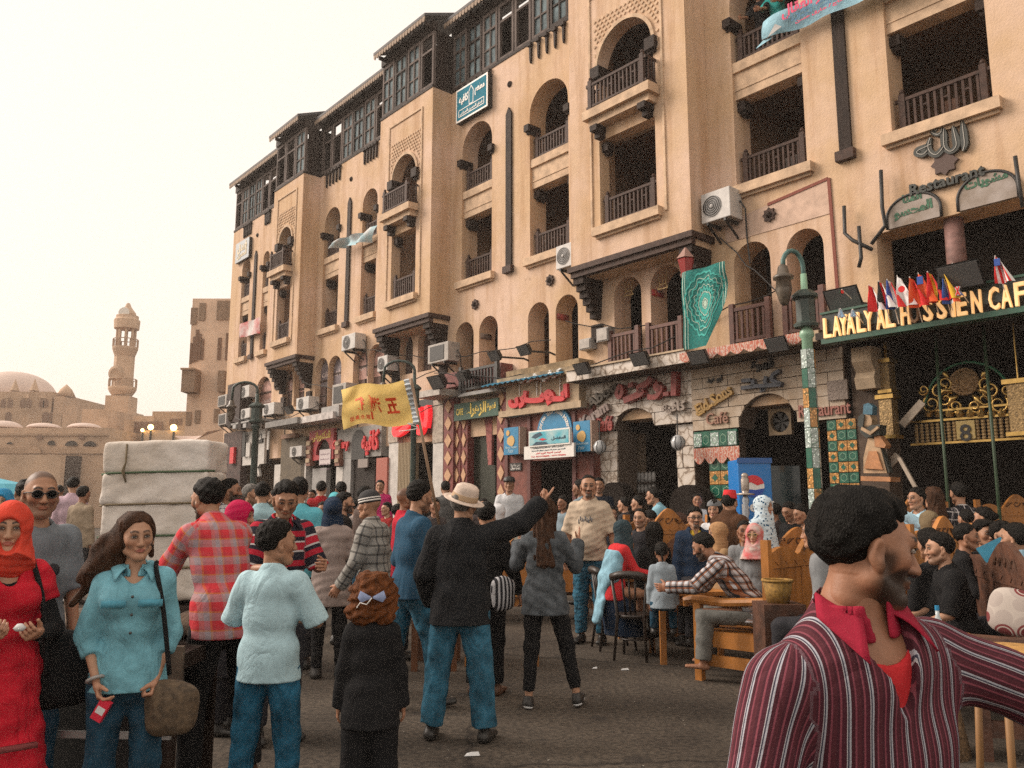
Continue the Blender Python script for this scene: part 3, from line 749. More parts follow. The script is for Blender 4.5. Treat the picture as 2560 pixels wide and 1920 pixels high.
 # shoes
 if shoe is not None:
  for k in 'RL':
   an, fwd, d = FT[k]; sdv = np.cross(fwd, d); b = an + d * 0.05 * sc
   pr = [Cone(b - fwd * 0.035 * sc, b + fwd * 0.16 * sc, (0.042 * sc, 0.042 * sc), (0.046 * sc, 0.026 * sc), sdv, 0.03), Cone(an + d * 0.01 * sc, b, 0.042 * sc, 0.045 * sc, sdv, 0.03)]
   if isinstance(shoe, tuple) and len(shoe) > 2: pr.append(Cone(an - d * shoe[2], b, 0.047 * sc, 0.05 * sc, sdv, 0.03))
   lo, hi = span(pr, 0.02); F = Field(lo, hi, min(vb, 0.011))
   for p in pr: F.put(p)
   pt = b + d * 0.034 * sc
   F.func(lambda f, X, Y, Z: np.maximum(f, (X - pt[0]) * d[0] + (Y - pt[1]) * d[1] + (Z - pt[2]) * d[2]))
   V, Q = F.net(); so = child('shoe', np_mesh('shoe', V, Q, shoe[0] if isinstance(shoe, tuple) else shoe))
   if isinstance(shoe, tuple) and shoe[1] is not None:
    Fs = Field(lo, hi, min(vb, 0.008)); Fs.put(Cone(b - fwd * 0.038 * sc, b + fwd * 0.165 * sc, (0.047 * sc, 0.05 * sc), (0.05 * sc, 0.034 * sc), sdv))
    p0 = b + d * 0.016 * sc
    Fs.func(lambda f, X, Y, Z: np.maximum(np.maximum(f, (X - pt[0]) * d[0] + (Y - pt[1]) * d[1] + (Z - pt[2]) * d[2]), -((X - p0[0]) * d[0] + (Y - p0[1]) * d[1] + (Z - p0[2]) * d[2])))
    V, Q = Fs.net(); q = bpy.data.objects.new('sole', np_mesh('sole', V, Q, shoe[1])); COL.objects.link(q); q.parent = so
 HM = Matrix.Identity(4)
 for i in range(3):
  for j in range(3): HM[i][j] = HR[i][j] * hk
  HM[i][3] = hc[i]
 def on_head(name, V, Q, m, pat=None): return child(name, np_mesh(name, (HR @ (V * hk).T).T + hc, Q, m, pat=pat))
 if hair and hair[0] != 'none':
  V, Q = hair_field(hair[0], vh * 1.15, hair[2], seed + 3).net(); parts['hair'] = on_head('hair', V, Q, hair_mat(HAIR[hair[1]], hair[1]))
 if hijab:
  low = hijab.get('low', 0.22); hm = hijab['m']
  F = Field((-0.26, -0.22, -0.20 - low), (0.26, 0.22, 0.16), vh * 1.3)
  F.put(Ell((0, -0.014, 0.040), (0.090, 0.112, 0.097)), k=0); F.put(Cone((0, -0.005, -0.02), (0, 0.0, -0.15), (0.085, 0.095), (0.092, 0.095), k=0.05))
  if hijab.get('bun'): F.put(Ell((0, -0.105, 0.035), 0.062, k=0.04))
  F.put(Cone((0, 0.0, -0.13), (0, hijab.get('fwd', 0.015), -0.13 - low), (0.10, 0.10), (hijab.get('w', 0.17), 0.13), k=0.05, flat=True))
  F.func(FOLD(0.008, 30, seed + 5))
  F.put(Ell((0, 0.138, -0.020), (0.065, 0.092, 0.092)), 's', 0.010)
  V, Q = F.net(); parts['hijab'] = on_head('hijab', relax(V, Q, 1, 0.5), Q, hm, pat=V)
 if eyes and lod < 2:
  for s in (-1, 1):
   mb = MB(HM @ Matrix.Translation((0.0315 * s, 0.0835, 0.0085)) @ Matrix.Rotation(R(-6 * s), 4, 'Z') @ Matrix.Diagonal((0.0135, 0.008, 0.0062, 1)))
   n = 12
   for j, th in enumerate((0, 0.42, 0.62, 1.1, 1.57, 2.2)):
    pass
   prof = [(0.0001, 1.0), (0.42, 0.907), (0.56, 0.83), (0.80, 0.6), (1.0, 0.0), (0.6, -0.8)]
   Rm = Matrix.Rotation(R(-90), 4, 'X')
   vs = []; fs = []
   for r, zz in prof:
    for q in range(n): a = 2 * math.pi * q / n; vs.append(Rm @ Vector((r * math.cos(a), r * math.sin(a), zz)))
   for i in range(len(prof) - 1):
    mb.m = 1 if i < 2 else 0
    o = len(mb.v)
    mb.add([vs[i * n + q] for q in range(n)] + [vs[(i + 1) * n + q] for q in range(n)], [(q, (q + 1) % n, n + (q + 1) % n, n + q) for q in range(n)])
   o = mb.build('eye', eye_mats(), None, True); o.parent = root
   lb = MB(HM); lb.tube([(0.0315 * s - 0.0155, 0.0855, 0.009), (0.0315 * s - 0.007, 0.0925, 0.0148), (0.0315 * s + 0.006, 0.0925, 0.0150), (0.0315 * s + 0.0155, 0.084, 0.0095)], [0.001, 0.0022, 0.0022, 0.001], 5)
   q = lb.build('eyelid', mat('lash', (0.03, 0.018, 0.012), 0.6), None, True); q.parent = root
 P = {'root': root, 'HM': HM, 'A': A, 'L': Lg, 'nb': nb, 'hip': hip, 'chest': chest, 'waist': waist, 'parts': parts, 'sc': sc, 'child': child, 'on_head': on_head, 'fw': fw, 'up': up, 'sx': sx, 'FT': FT, 'garment': garment, 'hk': hk,
         'W': Matrix.Translation((x, y, z)) @ Matrix.Rotation(yaw, 4, 'Z')}
 PEOPLE.append(P); return P
def worn(P, name, mb, m, smooth=True):
 """a part of a person built in the person's own frame"""
 o = mb.build(name, m, None, smooth); o.parent = P['root']; return o
# ------------------------------------------------------------------ the long building
def fs(px,py,o=0.0):
 """facade (s, z) seen at pixel (px, py) of the 2560 px photograph, on the plane o"""
 r=ray(px/KD,py/KD);t=-(14.0-o*FK)/r.dot(FN)
 return r.dot(FU)*t/FK,(CAM_H+r.z*t+0.3167)/FK
def fd(px,py,o=0.0):return fs(px*KD,py*KD,o)
def zoomer(x0,y0,k):return lambda x,y,o=0.0:fs(x0+x*k,y0+y*k,o)
q3=zoomer(540,800,0.28933);q6=zoomer(1080,850,0.28933);q8=zoomer(1700,600,0.38879);q7=zoomer(1700,0,0.38879)
q5=zoomer(1080,420,0.28933);q2=zoomer(540,380,0.28933)
def FB():return MB(FM_FLIP)
def stucco(name,col,stain,pink):
 m=mat(name,col,0.92,bump=0.35,bscale=28,bdist=0.02);n,p=nodes_of(m);L=n.links
 p.inputs['Specular IOR Level'].default_value=0.15
 tc=n.nodes.new('ShaderNodeTexCoord')
 def noise(sc,det,stretch=(1,1,1)):
  mp=n.nodes.new('ShaderNodeMapping');mp.inputs['Scale'].default_value=stretch
  L.new(tc.outputs['Object'],mp.inputs[0])
  t=n.nodes.new('ShaderNodeTexNoise');t.inputs['Scale'].default_value=sc;t.inputs['Detail'].default_value=det;t.inputs['Roughness'].default_value=0.65
  L.new(mp.outputs[0],t.inputs['Vector']);return t.outputs['Fac']
 a=mixc(n,col,pink,ramp(n,noise(0.35,5),[(0.40,(0,0,0)),(0.62,(1,1,1))],False))
 b=mixc(n,a,stain,ramp(n,noise(1.0,8,(2.6,2.6,0.22)),[(0.47,(0,0,0)),(0.75,(0.9,0.9,0.9))],False))
 c=mixc(n,b,(0.93,0.93,0.93),ramp(n,noise(5,8),[(0.40,(1,1,1)),(0.62,(0,0,0))],False),'MULTIPLY')
 c=mixc(n,c,tuple(v*0.55 for v in stain),ramp(n,noise(2.2,9),[(0.66,(0,0,0)),(0.74,(0.6,0.6,0.6))],False))
 L.new(c,p.inputs['Base Color']);return m
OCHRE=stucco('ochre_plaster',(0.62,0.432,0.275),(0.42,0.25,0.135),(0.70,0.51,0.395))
OCHRE_IN=mat('loggia_plaster_shaded',(0.25,0.148,0.08),0.95,var=0.25,vscale=1.5)  # darker copy of the wall ochre; loggia shade is put into the colour
TRIM=mat('plaster_trim',(0.56,0.40,0.27),0.9,var=0.22,vscale=4,bump=0.3,bscale=30)
DWOOD=mat('dark_wood',(0.026,0.016,0.012),0.7,spec=0.2,var=0.4,vscale=9,stretch=(1,1,0.2),bump=0.3,bscale=30)
BWOOD=mat('brown_wood',(0.055,0.030,0.022),0.65,spec=0.25,var=0.35,vscale=9,bump=0.2)
GWOOD=mat('grey_wood',(0.12,0.095,0.085),0.8,spec=0.2,var=0.35,vscale=8,stretch=(1,1,0.15),bump=0.3)
PANE=mat('window_glass',(0.10,0.14,0.155),0.65,var=0.5,vscale=2.5,spec=0.12)
DARKIN=mat('dark_interior',(0.020,0.014,0.011),0.9,var=0.4,vscale=2)  # near-black; the dimness of rooms and doorways is put into the colour
IRON=mat('black_iron',(0.018,0.018,0.018),0.5,var=0.3,vscale=20)
ROOFM=mat('roof_sheet',(0.055,0.052,0.055),0.7,var=0.35,vscale=5)
COLS=[(3.8,5.2),(6.6,7.95),(12.15,13.42),(14.8,16.0),(20.12,20.97),(22.35,23.36),(27.52,28.05),(29.2,29.98),(-0.4,1.0)]
BAYS=[(8.5,11.5,9.25,10.67),(16.5,19.05,17.17,18.33),(23.78,25.97,24.42,25.40)]
PAIRS=[[(6.4,7.06),(7.36,8.08)],[(9.2,9.96),(10.19,10.9)],[(11.92,12.60),(12.81,13.5)],[(14.56,15.27),(15.48,16.21)]]
S0,S1=-3.0,31.0
ATT=12.42
bld=thing('building','long ochre plastered building with arched loggias, bays and a dark wooden top storey','building',tuple(fp(15,Z0,-0.3)))
holes=[]
for a,b in COLS:holes.append(arch(a,b,7.2,10.62,14))
for a,b,c,d in BAYS:holes.append(rect(a+0.25,b-0.25,6.6,12.2))
for pr in PAIRS:
 for a,b in pr:holes.append(arch(a,b,4.35,5.79,12))
holes.append(rect(3.2,5.55,4.62,5.72))
def wall_quads(f,lo,hi):
 s,z=f(lo,hi);return s,z
for pts in(((855,330,965,800),),((965,310,1080,740),),((1185,250,1310,560),),((1315,210,1450,560),)):
 for x0,y0,x1,y1 in pts:
  a=q3(x0,(y0+y1)/2)[0];b=q3(x1,(y0+y1)/2)[0];zt=q3((x0+x1)/2,y0)[1];zb=q3((x0+x1)/2,y1)[1]
  PAIRS.append([(min(a,b),max(a,b),max(zb,4.2),zt)])
  holes.append(arch(min(a,b),max(a,b),max(zb,4.2),zt-(abs(a-b)/2)))
for x0,y0,x1,y1 in((575,430,660,760),(675,405,765,740),(1590,135,1700,470),(1745,85,1865,440),(340,490,480,760)):
 a=q3(x0,(y0+y1)/2)[0];b=q3(x1,(y0+y1)/2)[0];zt=q3((x0+x1)/2,y0)[1];zb=q3((x0+x1)/2,y1)[1]
 PAIRS.append([(min(a,b),max(a,b),max(zb,4.2),zt)]);holes.append(arch(min(a,b),max(a,b),max(zb,4.2),zt-(abs(a-b)/2)))
mb=FB();mb.plate([[(S0,4.13),(6.16,4.13),(6.16,3.3),(S1,3.3),(S1,ATT),(S0,ATT)]]+holes,-0.5,0.0)
mb.build('wall',OCHRE,bld)
# end wall, gallery floors, back wall
mb=FB();mb.box((S1-0.5,Z0,-6),(S1,ATT+1.8,-0.503));mb.build('end_wall',OCHRE,bld)
mb=FB()
for z in(4.2,7.02,9.40,12.30):mb.box((S0,z-0.12,-2.2),(S1-0.503,z,-0.503))
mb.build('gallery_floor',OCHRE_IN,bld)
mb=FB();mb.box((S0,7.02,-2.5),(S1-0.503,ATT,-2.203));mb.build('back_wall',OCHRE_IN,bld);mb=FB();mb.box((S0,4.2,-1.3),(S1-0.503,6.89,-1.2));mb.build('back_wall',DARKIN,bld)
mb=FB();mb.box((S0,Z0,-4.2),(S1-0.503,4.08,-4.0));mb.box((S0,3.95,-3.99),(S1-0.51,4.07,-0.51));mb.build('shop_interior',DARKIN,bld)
# partitions between gallery rooms and dark doors
mb=FB()
for s in(2.4,5.9,8.25,11.75,14.12,16.3,19.3,21.7,23.6,26.4,28.6):
 mb.box((s-0.06,4.2,-2.2),(s+0.06,12.28,-0.51))
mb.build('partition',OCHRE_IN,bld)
for a,b in COLS[:6]:
 for z in(7.02,9.40):
  mb=FB();mb.box((a+0.02,z,-2.2),(a+0.02+(b-a)*0.55,z+1.35,-2.16));mb.build('door',DWOOD,bld)
def railing(s0,s1,z,o,h=0.56,m=BWOOD,n=None,ret=None):
 """wooden balustrade along the facade at depth o; ret = list of (s) where it returns to the wall"""
 mb=FB();w=s1-s0
 mb.box((s0,z+h-0.05,o-0.03),(s1,z+h,o+0.03));mb.box((s0,z+0.05,o-0.025),(s1,z+0.09,o+0.025))
 for s in(s0+0.10,s1-0.10):
  mb.box((s-0.045,z,o-0.04),(s+0.045,z+h+0.07,o+0.04))
  mb.lathe([(0.02,0.0),(0.04,0.03),(0.035,0.06),(0.005,0.09)],8,Matrix.Translation((s,z+h+0.07,o))@Matrix.Rotation(R(-90),4,'X'))
 if ret is not None:
  for s in(s0,s1):mb.box((s-0.02,z+h-0.05,ret),(s+0.02,z+h,o));mb.box((s-0.02,z+0.05,ret),(s+0.02,z+0.09,o))
 rl=mb.build('railing',m,bld)
 k=n or max(4,int(w/0.115));bb=FB()
 for i in range(k):
  s=s0+0.18+(w-0.36)*i/(k-1);bb.box((s-0.018,z+0.08,o-0.018),(s+0.018,z+h-0.04,o+0.018))
  if i%3==1 and i+1<k:bb.box((s,z+h*0.62,o-0.012),(s+(w-0.36)/(k-1),z+h*0.62+0.025,o+0.012))
 if ret is not None:
  for s in(s0,s1):
   for j in range(3):oo=ret+(o-ret)*(j+0.5)/3;bb.box((s-0.015,z+0.08,oo-0.015),(s+0.015,z+h-0.04,oo+0.015))
 bb.build('balusters',m,rl,kind='stuff')
def sill(s0,s1,z,o0,o1,t=0.17):
 mb=FB();mb.box((s0-0.12,z-t,o0),(s1+0.12,z,o1));mb.box((s0-0.08,z-t-0.05,o0),(s1+0.08,z-t,o1-0.07));mb.build('window_sill',TRIM,bld)
def beam_end(s,z,o0,o1,w=0.16):
 mb=FB();mb.box((s-w/2,z-w/2,o0),(s+w/2,z+w/2,o1));mb.box((s-w/2+0.03,z-w/2-0.06,o0),(s+w/2-0.03,z-w/2,o1-0.06));return mb.build('beam_end',DWOOD,bld)
for i,(a,b)in enumerate(COLS):
 # spandrel panel between the two openings of a window strip
 mb=FB();mb.box((a,8.86,-0.38),(b,9.36,-0.07));mb.box((a,9.02,-0.071),(b,9.045,-0.055));mb.box((a-0.0,9.36,-0.38),(b,9.55,-0.02));mb.build('spandrel',TRIM,bld)
 sill(a,b,7.19,0.0,0.13)
 railing(a+0.03,b-0.03,7.2,-0.13);railing(a+0.03,b-0.03,9.56,-0.13,0.5)
 for s in(a+0.08,b-0.08):beam_end(s,8.74,-0.40,-0.12)
 beam_end(a-0.02,10.32,-0.3,0.10);beam_end(b+0.02,10.32,-0.3,0.10)
 mb=FB()
 for k in range(5):
  s=a+0.08+(b-a-0.16)*k/4;mb.plate([[(s-0.035,ATT-0.02),(s-0.022,11.98),(s,11.9),(s+0.022,11.98),(s+0.035,ATT-0.02)]],0.002,0.06)
  mb.box((s-0.06,ATT-0.1,0.003),(s+0.06,ATT-0.02,0.1))
 mb.build('drip_bracket',DWOOD,bld)
for s in(5.92,14.13,21.72,28.68):
 mb=FB();mb.plate([[(s-0.10,7.16),(s+0.10,7.16),(s+0.10,10.95),(s,11.12),(s-0.10,10.95)]],0.002,0.05);mb.build('downpipe',DWOOD,bld)
 mb=FB();mb.box((s-0.15,7.02,0.002),(s+0.15,7.18,0.11));mb.build('downpipe_shoe',BWOOD,bld)
 mb=FB();mb.lathe([(0.005,0.07),(0.07,0.03),(0.08,0.0)],10,Matrix.Translation((s,11.72,0.0)));mb.build('wall_stud',DWOOD,bld)
def star(s,z,r,o=0.003,t=0.05):
 mb=FB();pts=[(s+(r if i%2==0 else r*0.72)*math.cos(math.pi*i/8),z+(r if i%2==0 else r*0.72)*math.sin(math.pi*i/8))for i in range(16)]
 mb.plate([pts],o,o+t);q=mb.build('star_vent',BWOOD,bld)
 m2=FB();m2.lathe([(r*0.5,0),(r*0.35,0.03),(0.01,0.05)],8,Matrix.Translation((s,z,o+t)));m2.build('star_boss',DWOOD,q)
for px,py in((1664,465),(1190,606),(1028,658),(911,646),(820,728),(662,804),(598,835)):
 s,z=fd(px,py);star(s,z,0.13)
# bays
for bi,(a,b,c,d)in enumerate(BAYS):
 zt=10.36;O=0.6
 bay=FB()
 bay.plate([rect(a,b,6.42,ATT),arch(c,d,9.42,zt,16,1.05),rect(c,d,7.06,8.84)],O-0.28,O)
 bay.box((a,6.42,0.003),(a+0.25,ATT,O-0.283));bay.box((b-0.25,6.42,0.003),(b,ATT,O-0.283))
 bay.build('bay_wall',OCHRE,bld)
 mb=FB();mb.box((a+0.25,6.3,0.0),(b-0.25,6.41,O-0.283));mb.build('bay_floor',OCHRE_IN,bld)
 # raised frame and lozenge lattice round the arch
 mb=FB();pw=0.17
 cx=(c+d)/2;r=(d-c)/2
 outer=[(cx+(r+0.07)*math.cos(math.pi*i/20),zt+(r+0.07)*1.05*math.sin(math.pi*i/20))for i in range(21)]
 inner=[(cx+r*math.cos(math.pi*i/20),zt+r*1.05*math.sin(math.pi*i/20))for i in range(20,-1,-1)]
 mb.plate([outer+inner],O+0.001,O+0.045);mb.build('arch_band',TRIM,bld)
 mb=FB();zl,zh=zt-0.2,11.98;g=0.115
 for i in range(-2,int((d-c+0.4)/g)+2):
  for j in range(int((zh-zl)/g)):
   s=c-0.12+(i+0.5*(j%2))*g;z=zl+j*g*0.8
   if s<c-0.12 or s>d+0.12 or z>zh:continue
   if((s-cx)/(r+0.12))**2+((z-zt)/((r+0.12)*1.05))**2<1 and z>zt:continue
   if z<=zt and c-0.05<s<d+0.05:continue
   k=g*0.36;mb.plate([[(s-k,z),(s,z-k),(s+k,z),(s,z+k)]],O+0.001,O+0.022)
 mb.build('lattice_relief',TRIM,bld,kind='stuff')
 mb=FB();e=0.19
 for x0,x1,z0,z1 in((c-e-0.05,c-e,6.95,12.05),(d+e,d+e+0.05,6.95,12.05),(c-e,d+e,12.0,12.05)):mb.box((x0,z0,O+0.001),(x1,z1,O+0.03))
 mb.build('panel_frame',TRIM,bld)
 mb=FB();mb.box((c-0.14,9.22,O),(d+0.14,9.40,O+0.34));mb.box((c-0.06,9.08,O),(d+0.06,9.22,O+0.24));mb.build('balcony_slab',TRIM,bld)
 for s in(c+0.1,d-0.1):
  mb=FB();mb.box((s-0.09,8.96,O),(s+0.09,9.08,O+0.28));mb.box((s-0.07,8.84,O),(s+0.07,8.96,O+0.17));mb.build('balcony_bracket',DWOOD,bld)
 railing(c-0.06,d+0.06,9.40,O+0.27,0.55,ret=O+0.01)
 railing(c+0.03,d-0.03,7.07,O-0.08,0.56);sill(c,d,7.05,O,O+0.13)
 beam_end(d-0.0,10.28,O-0.25,O+0.12,0.24);beam_end(c+0.0,10.28,O-0.25,O+0.12,0.24);beam_end(d-0.09,8.72,O-0.25,O-0.06)
 mb=FB();mb.box((a-0.05,6.31,O-0.12),(b+0.05,6.418,O+0.07));mb.box((a-0.05,6.31,0.0),(a+0.1,6.418,O-0.121));mb.box((b-0.1,6.31,0.0),(b+0.05,6.418,O-0.121));mb.box((a+0.0,6.2,O-0.1),(b-0.0,6.309,O+0.02));mb.build('bay_cornice',BWOOD,bld);mb=FB();mb.box((a+0.02,6.2,0.001),(b-0.02,6.305,O-0.125));mb.build('bay_soffit',TRIM,bld)
 for s in(a+0.17,b-0.17): # stepped carved corbels
  mb=FB()
  for j in range(6):
   mb.box((s-0.14+0.012*j,6.195-0.13*(j+1),0.002),(s+0.14-0.012*j,6.195-0.13*j-0.012,0.58*(1-j/6.5)**0.8))
  mb.box((s-0.14,4.95,0.002),(s+0.14,5.31,0.08));mb.build('corbel',DWOOD,bld)
# wooden top storey, casements, eaves
runs=[];cur=S0
for a,b,c,d in sorted(BAYS):runs+=[(cur,a,0.0),(a,b,0.6)];cur=b
runs.append((cur,S1,0.0))
GFR=[GWOOD,PANE,DARKIN,mat('lit_orange_curtain',(0.75,0.27,0.06),0.8,var=0.3)]
for ri,(a,b,O)in enumerate(runs):
 mb=FB();mb.box((a,ATT+0.003,-0.45 if O==0 else 0.0),(b,ATT+0.08,O+0.02));mb.box((a,14.05,O-0.12),(b,14.3,O+0.03))
 mb.box((a,ATT+0.08,O-0.55),(b,14.05,O-0.5));mb.build('attic_frame',DWOOD,bld)
 for s in(a,b-0.03):mb=FB();mb.box((s,ATT+0.081,-0.9),(s+0.03,14.049,O-0.13));mb.build('attic_end',DWOOD,bld)
 if O>0:
  pass
 n=max(2,int((b-a)/0.62));ww=(b-a)/n
 for k in range(n):
  s=a+k*ww;kind=(k*7+ri*3)%5
  mb=FB();z0,z1=ATT+0.09,14.04
  for x0,x1,y0,y1 in((s+0.02,s+0.09,z0,z1),(s+ww-0.09,s+ww-0.02,z0,z1),(s+0.09,s+ww-0.09,z0,z0+0.08),(s+0.09,s+ww-0.09,z1-0.1,z1),(s+0.09,s+ww-0.09,z0+1.0,z0+1.06)):
   mb.box((x0,y0,O-0.1),(x1,y1,O-0.02))
  if kind not in(2,4):mb.box((s+ww/2-0.02,z0+0.08,O-0.09),(s+ww/2+0.02,z1-0.1,O-0.03));mb.box((s+0.09,z0+0.5,O-0.088),(s+ww-0.09,z0+0.54,O-0.032))
  f=mb.build('casement',GWOOD if kind!=3 else DWOOD,bld)
  if kind not in(2,4):
   mb=FB();mb.box((s+0.09,z0+0.08,O-0.07),(s+ww-0.09,z1-0.1,O-0.062));mb.build('pane',PANE,f)
 if ri==len(runs)-1:
  mb=FB();mb.box((b-0.95,ATT+0.2,O-0.35),(b-0.45,13.7,O-0.33));mb.build('curtain',GFR[3],bld)
 ov=0.30
 mb=FB();mb.add([(a,14.30,O+ov),(b,14.30,O+ov),(b,15.0,O-1.4),(a,15.0,O-1.4),(a,14.38,O+ov),(b,14.38,O+ov),(b,15.1,O-1.4),(a,15.1,O-1.4)],
       [(0,1,2,3),(4,7,6,5),(0,4,5,1),(0,3,7,4),(1,5,6,2),(2,6,7,3)]);mb.build('roof',ROOFM,bld)
 mb=FB();sc=0.13;k=int((b-a)/sc)
 for i in range(k):
  s=a+(i+0.5)*(b-a)/k
  mb.plate([[(s-0.055,14.31),(s-0.055,14.22),(s-0.03,14.165),(s,14.15),(s+0.03,14.165),(s+0.055,14.22),(s+0.055,14.31)]],O+ov-0.03,O+ov-0.005)
 mb.build('eave_fringe',mat('fringe_wood',(0.30,0.22,0.16),0.8,var=0.4,vscale=30),bld,kind='stuff')
 mb=FB()
 for i in range(int((b-a)/0.55)+1):
  s=a+0.1+i*0.55
  if s>b-0.05:break
  mb.box((s-0.03,14.1,O+0.03),(s+0.03,14.2,O+ov-0.04))
 mb.build('rafter_ends',DWOOD,bld,kind='stuff')
# little first-floor columns between paired arches
for s,m in((7.21,BWOOD),(12.70,mat('red_drape',(0.33,0.07,0.06),0.8,var=0.4,vscale=7)),(15.37,mat('grey_stone',(0.20,0.14,0.11),0.8,var=0.3)),(10.07,None)):
 if m is None:
  m=mat('appliqué_red',(0.45,0.05,0.05),0.9);n,p=nodes_of(m)
  tc=n.nodes.new('ShaderNodeTexCoord');v=n.nodes.new('ShaderNodeTexVoronoi');v.inputs['Scale'].default_value=5.0;n.links.new(tc.outputs['Object'],v.inputs['Vector'])
  rr=ramp(n,v.outputs['Distance'],[(0,(0.5,0.05,0.05)),(0.12,(0.7,0.65,0.6)),(0.2,(0.06,0.08,0.2)),(0.28,(0.7,0.65,0.6)),(0.34,(0.45,0.04,0.05)),(0.6,(0.6,0.25,0.1)),(0.66,(0.4,0.03,0.04))])
  n.links.new(rr,p.inputs['Base Color'])
 mb=FB();mb.tube([(s,4.2,-0.2),(s,5.66,-0.2)],0.10,12);mb.box((s-0.14,5.66,-0.36),(s+0.14,5.785,-0.04));mb.build('arch_column',m,bld,True)
# lattice doors and printed panels in the left hand first floor arches
GLS=mat('brown_lattice',(0.10,0.055,0.045),0.7,var=0.3,vscale=8)
PINKP=mat('pink_print',(0.42,0.24,0.20),0.7,var=0.3,vscale=6)
WTXT=mat('pale_print',(0.68,0.55,0.52),0.8);BLU=mat('blue_print',(0.10,0.22,0.32),0.7)
for i,pr in enumerate(PAIRS[4:]):
 a,b,zb,zt=pr[0];r=(b-a)/2;m=i<8
 mb=FB();mb.plate([arch(a+0.01,b-0.01,zb,zt-r)],-0.22,-0.19);dr=mb.build('arch_shutter',GLS if i not in(8,)else DWOOD,bld)
 mb=FB()
 if i in(6,7):
  w=0.022
  for k in range(-8,12):
   for sg in(1,-1):
    x0=a+k*0.14;P0=(x0,zb);P1=(x0+sg*(zt-zb)*0.55,zt)
    seg=[]
    for t in range(13):
     q=(P0[0]+(P1[0]-P0[0])*t/12,P0[1]+(P1[1]-P0[1])*t/12)
     ins=a+0.02<q[0]<b-0.02 and(q[1]<zt-r or((q[0]-(a+b)/2)/r)**2+((q[1]-zt+r)/r)**2<0.95)
     if ins:seg.append(q)
    if len(seg)>1:mb.bar((seg[0][0],seg[0][1],-0.18),(seg[-1][0],seg[-1][1],-0.18),w,0.02)
  mb.build('lattice',GWOOD,dr,kind='stuff')
 else:
  mb.plate([arch(a+0.05,b-0.05,zt-2.1*r,zt-r)],-0.189,-0.18);mb.build('printed_panel',PINKP if i not in(0,1)else mat('grey_print',(0.16,0.13,0.14),0.7,var=0.3),dr)
  t=MB();text_mb('البنات' if i<2 else 'الحسين',w=(b-a)*0.72,T=fT((a+b)/2,zt-1.2*r,-0.178),depth=0.004,bold=0.02,mb=t);t.build('lettering',WTXT,dr)
  mb=FB()
  for z in(zb+0.55,zb+1.0):mb.box((a+0.04,z,-0.189),(b-0.04,z+0.06,-0.16))
  mb.box(((a+b)/2-0.02,zb,-0.189),((a+b)/2+0.02,zt-2.1*r,-0.16));mb.build('shutter_rail',BWOOD,dr)
# pale plaster patch with a brick-red edge above the pair beside the hanging rug
mb=FB();p=[q7(335,1400),q7(665,1335),q7(972,1240),q7(985,1640),(6.28,4.6),(8.2,4.6)]
PK=[(8.22,6.62),(7.2,6.75),(6.27,6.86),(6.24,5.9),(6.22,4.5),(6.34,4.5),(6.36,5.8),(7.1,6.3),(8.1,6.25),(8.22,6.3)]
mb.plate([[(8.22,6.62),(6.27,6.82),(6.22,6.25),(8.22,6.25)]],0.002,0.012);mb.build('plaster_patch',mat('pink_plaster',(0.56,0.40,0.31),0.95,var=0.15,vscale=5,bump=0.3),bld)
mb=FB();mb.bar((7.35,6.71,0.015),(6.25,6.83,0.015),0.05,0.02);mb.bar((6.24,6.83,0.015),(6.2,4.7,0.015),0.05,0.02);mb.build('red_edge_strip',mat('brick_red',(0.22,0.07,0.05),0.9),bld)
# what stands in the galleries: a boxed cooler, folded chairs, washing
for s,z in((12.5,7.02),(7.0,7.02),(12.6,9.40),(4.3,7.02),(15.0,9.40)):
 mb=FB();mb.box((s-0.26,z+0.45,-1.9),(s+0.2,z+0.82,-1.5));ck=mb.build('wall_cooler',mat('cooler_tan',(0.34,0.24,0.15),0.7,var=0.2),bld);mb=FB();mb.box((s-0.2,z+0.5,-1.499),(s+0.08,z+0.77,-1.49));mb.build('cooler_grille',DARKIN,ck)
for s,z,c in((10.1,9.42,(0.30,0.32,0.36)),(9.7,9.42,(0.34,0.12,0.08)),(17.6,9.42,(0.50,0.50,0.52)),(13.0,9.42,(0.08,0.12,0.16)),(4.6,7.05,(0.16,0.08,0.05)),(7.3,7.05,(0.10,0.08,0.07)),(15.3,7.05,(0.20,0.14,0.10))):
 mb=FB();mb.box((s-0.12,z+0.02,-0.75),(s+0.12,z+0.36,-0.55));mb.box((s-0.12,z+0.36,-0.75),(s+0.12,z+0.72,-0.71));mb.build('gallery_chair',mat('chair_%d'%(s*10),c,0.7),bld)
# ------------------------------------------------------------------ ground, shopfronts
asph=mat('asphalt',(0.105,0.088,0.072),0.9,spec=0.2,col2=(0.040,0.033,0.028),vscale=0.55,detail=9,bump=0.6,bscale=70,bdist=0.012)
n,p=nodes_of(asph);tc=n.nodes.new('ShaderNodeTexCoord')
t=n.nodes.new('ShaderNodeTexNoise');t.inputs['Scale'].default_value=26;t.inputs['Detail'].default_value=6;n.links.new(tc.outputs['Object'],t.inputs['Vector'])
base=p.inputs['Base Color'].links[0].from_socket
g1=mixc(n,base,ramp(n,t.outputs['Fac'],[(0.35,(0.5,0.5,0.5)),(0.62,(1.35,1.3,1.22))],False),0.85,'MULTIPLY')
v=n.nodes.new('ShaderNodeTexVoronoi');v.feature='DISTANCE_TO_EDGE';v.inputs['Scale'].default_value=0.45;tw_=n.nodes.new('ShaderNodeTexNoise');tw_.inputs['Scale'].default_value=2.2;tw_.inputs['Detail'].default_value=6;n.links.new(tc.outputs['Object'],tw_.inputs['Vector']);n.links.new(mixc(n,tc.outputs['Object'],tw_.outputs['Color'],0.3),v.inputs['Vector'])
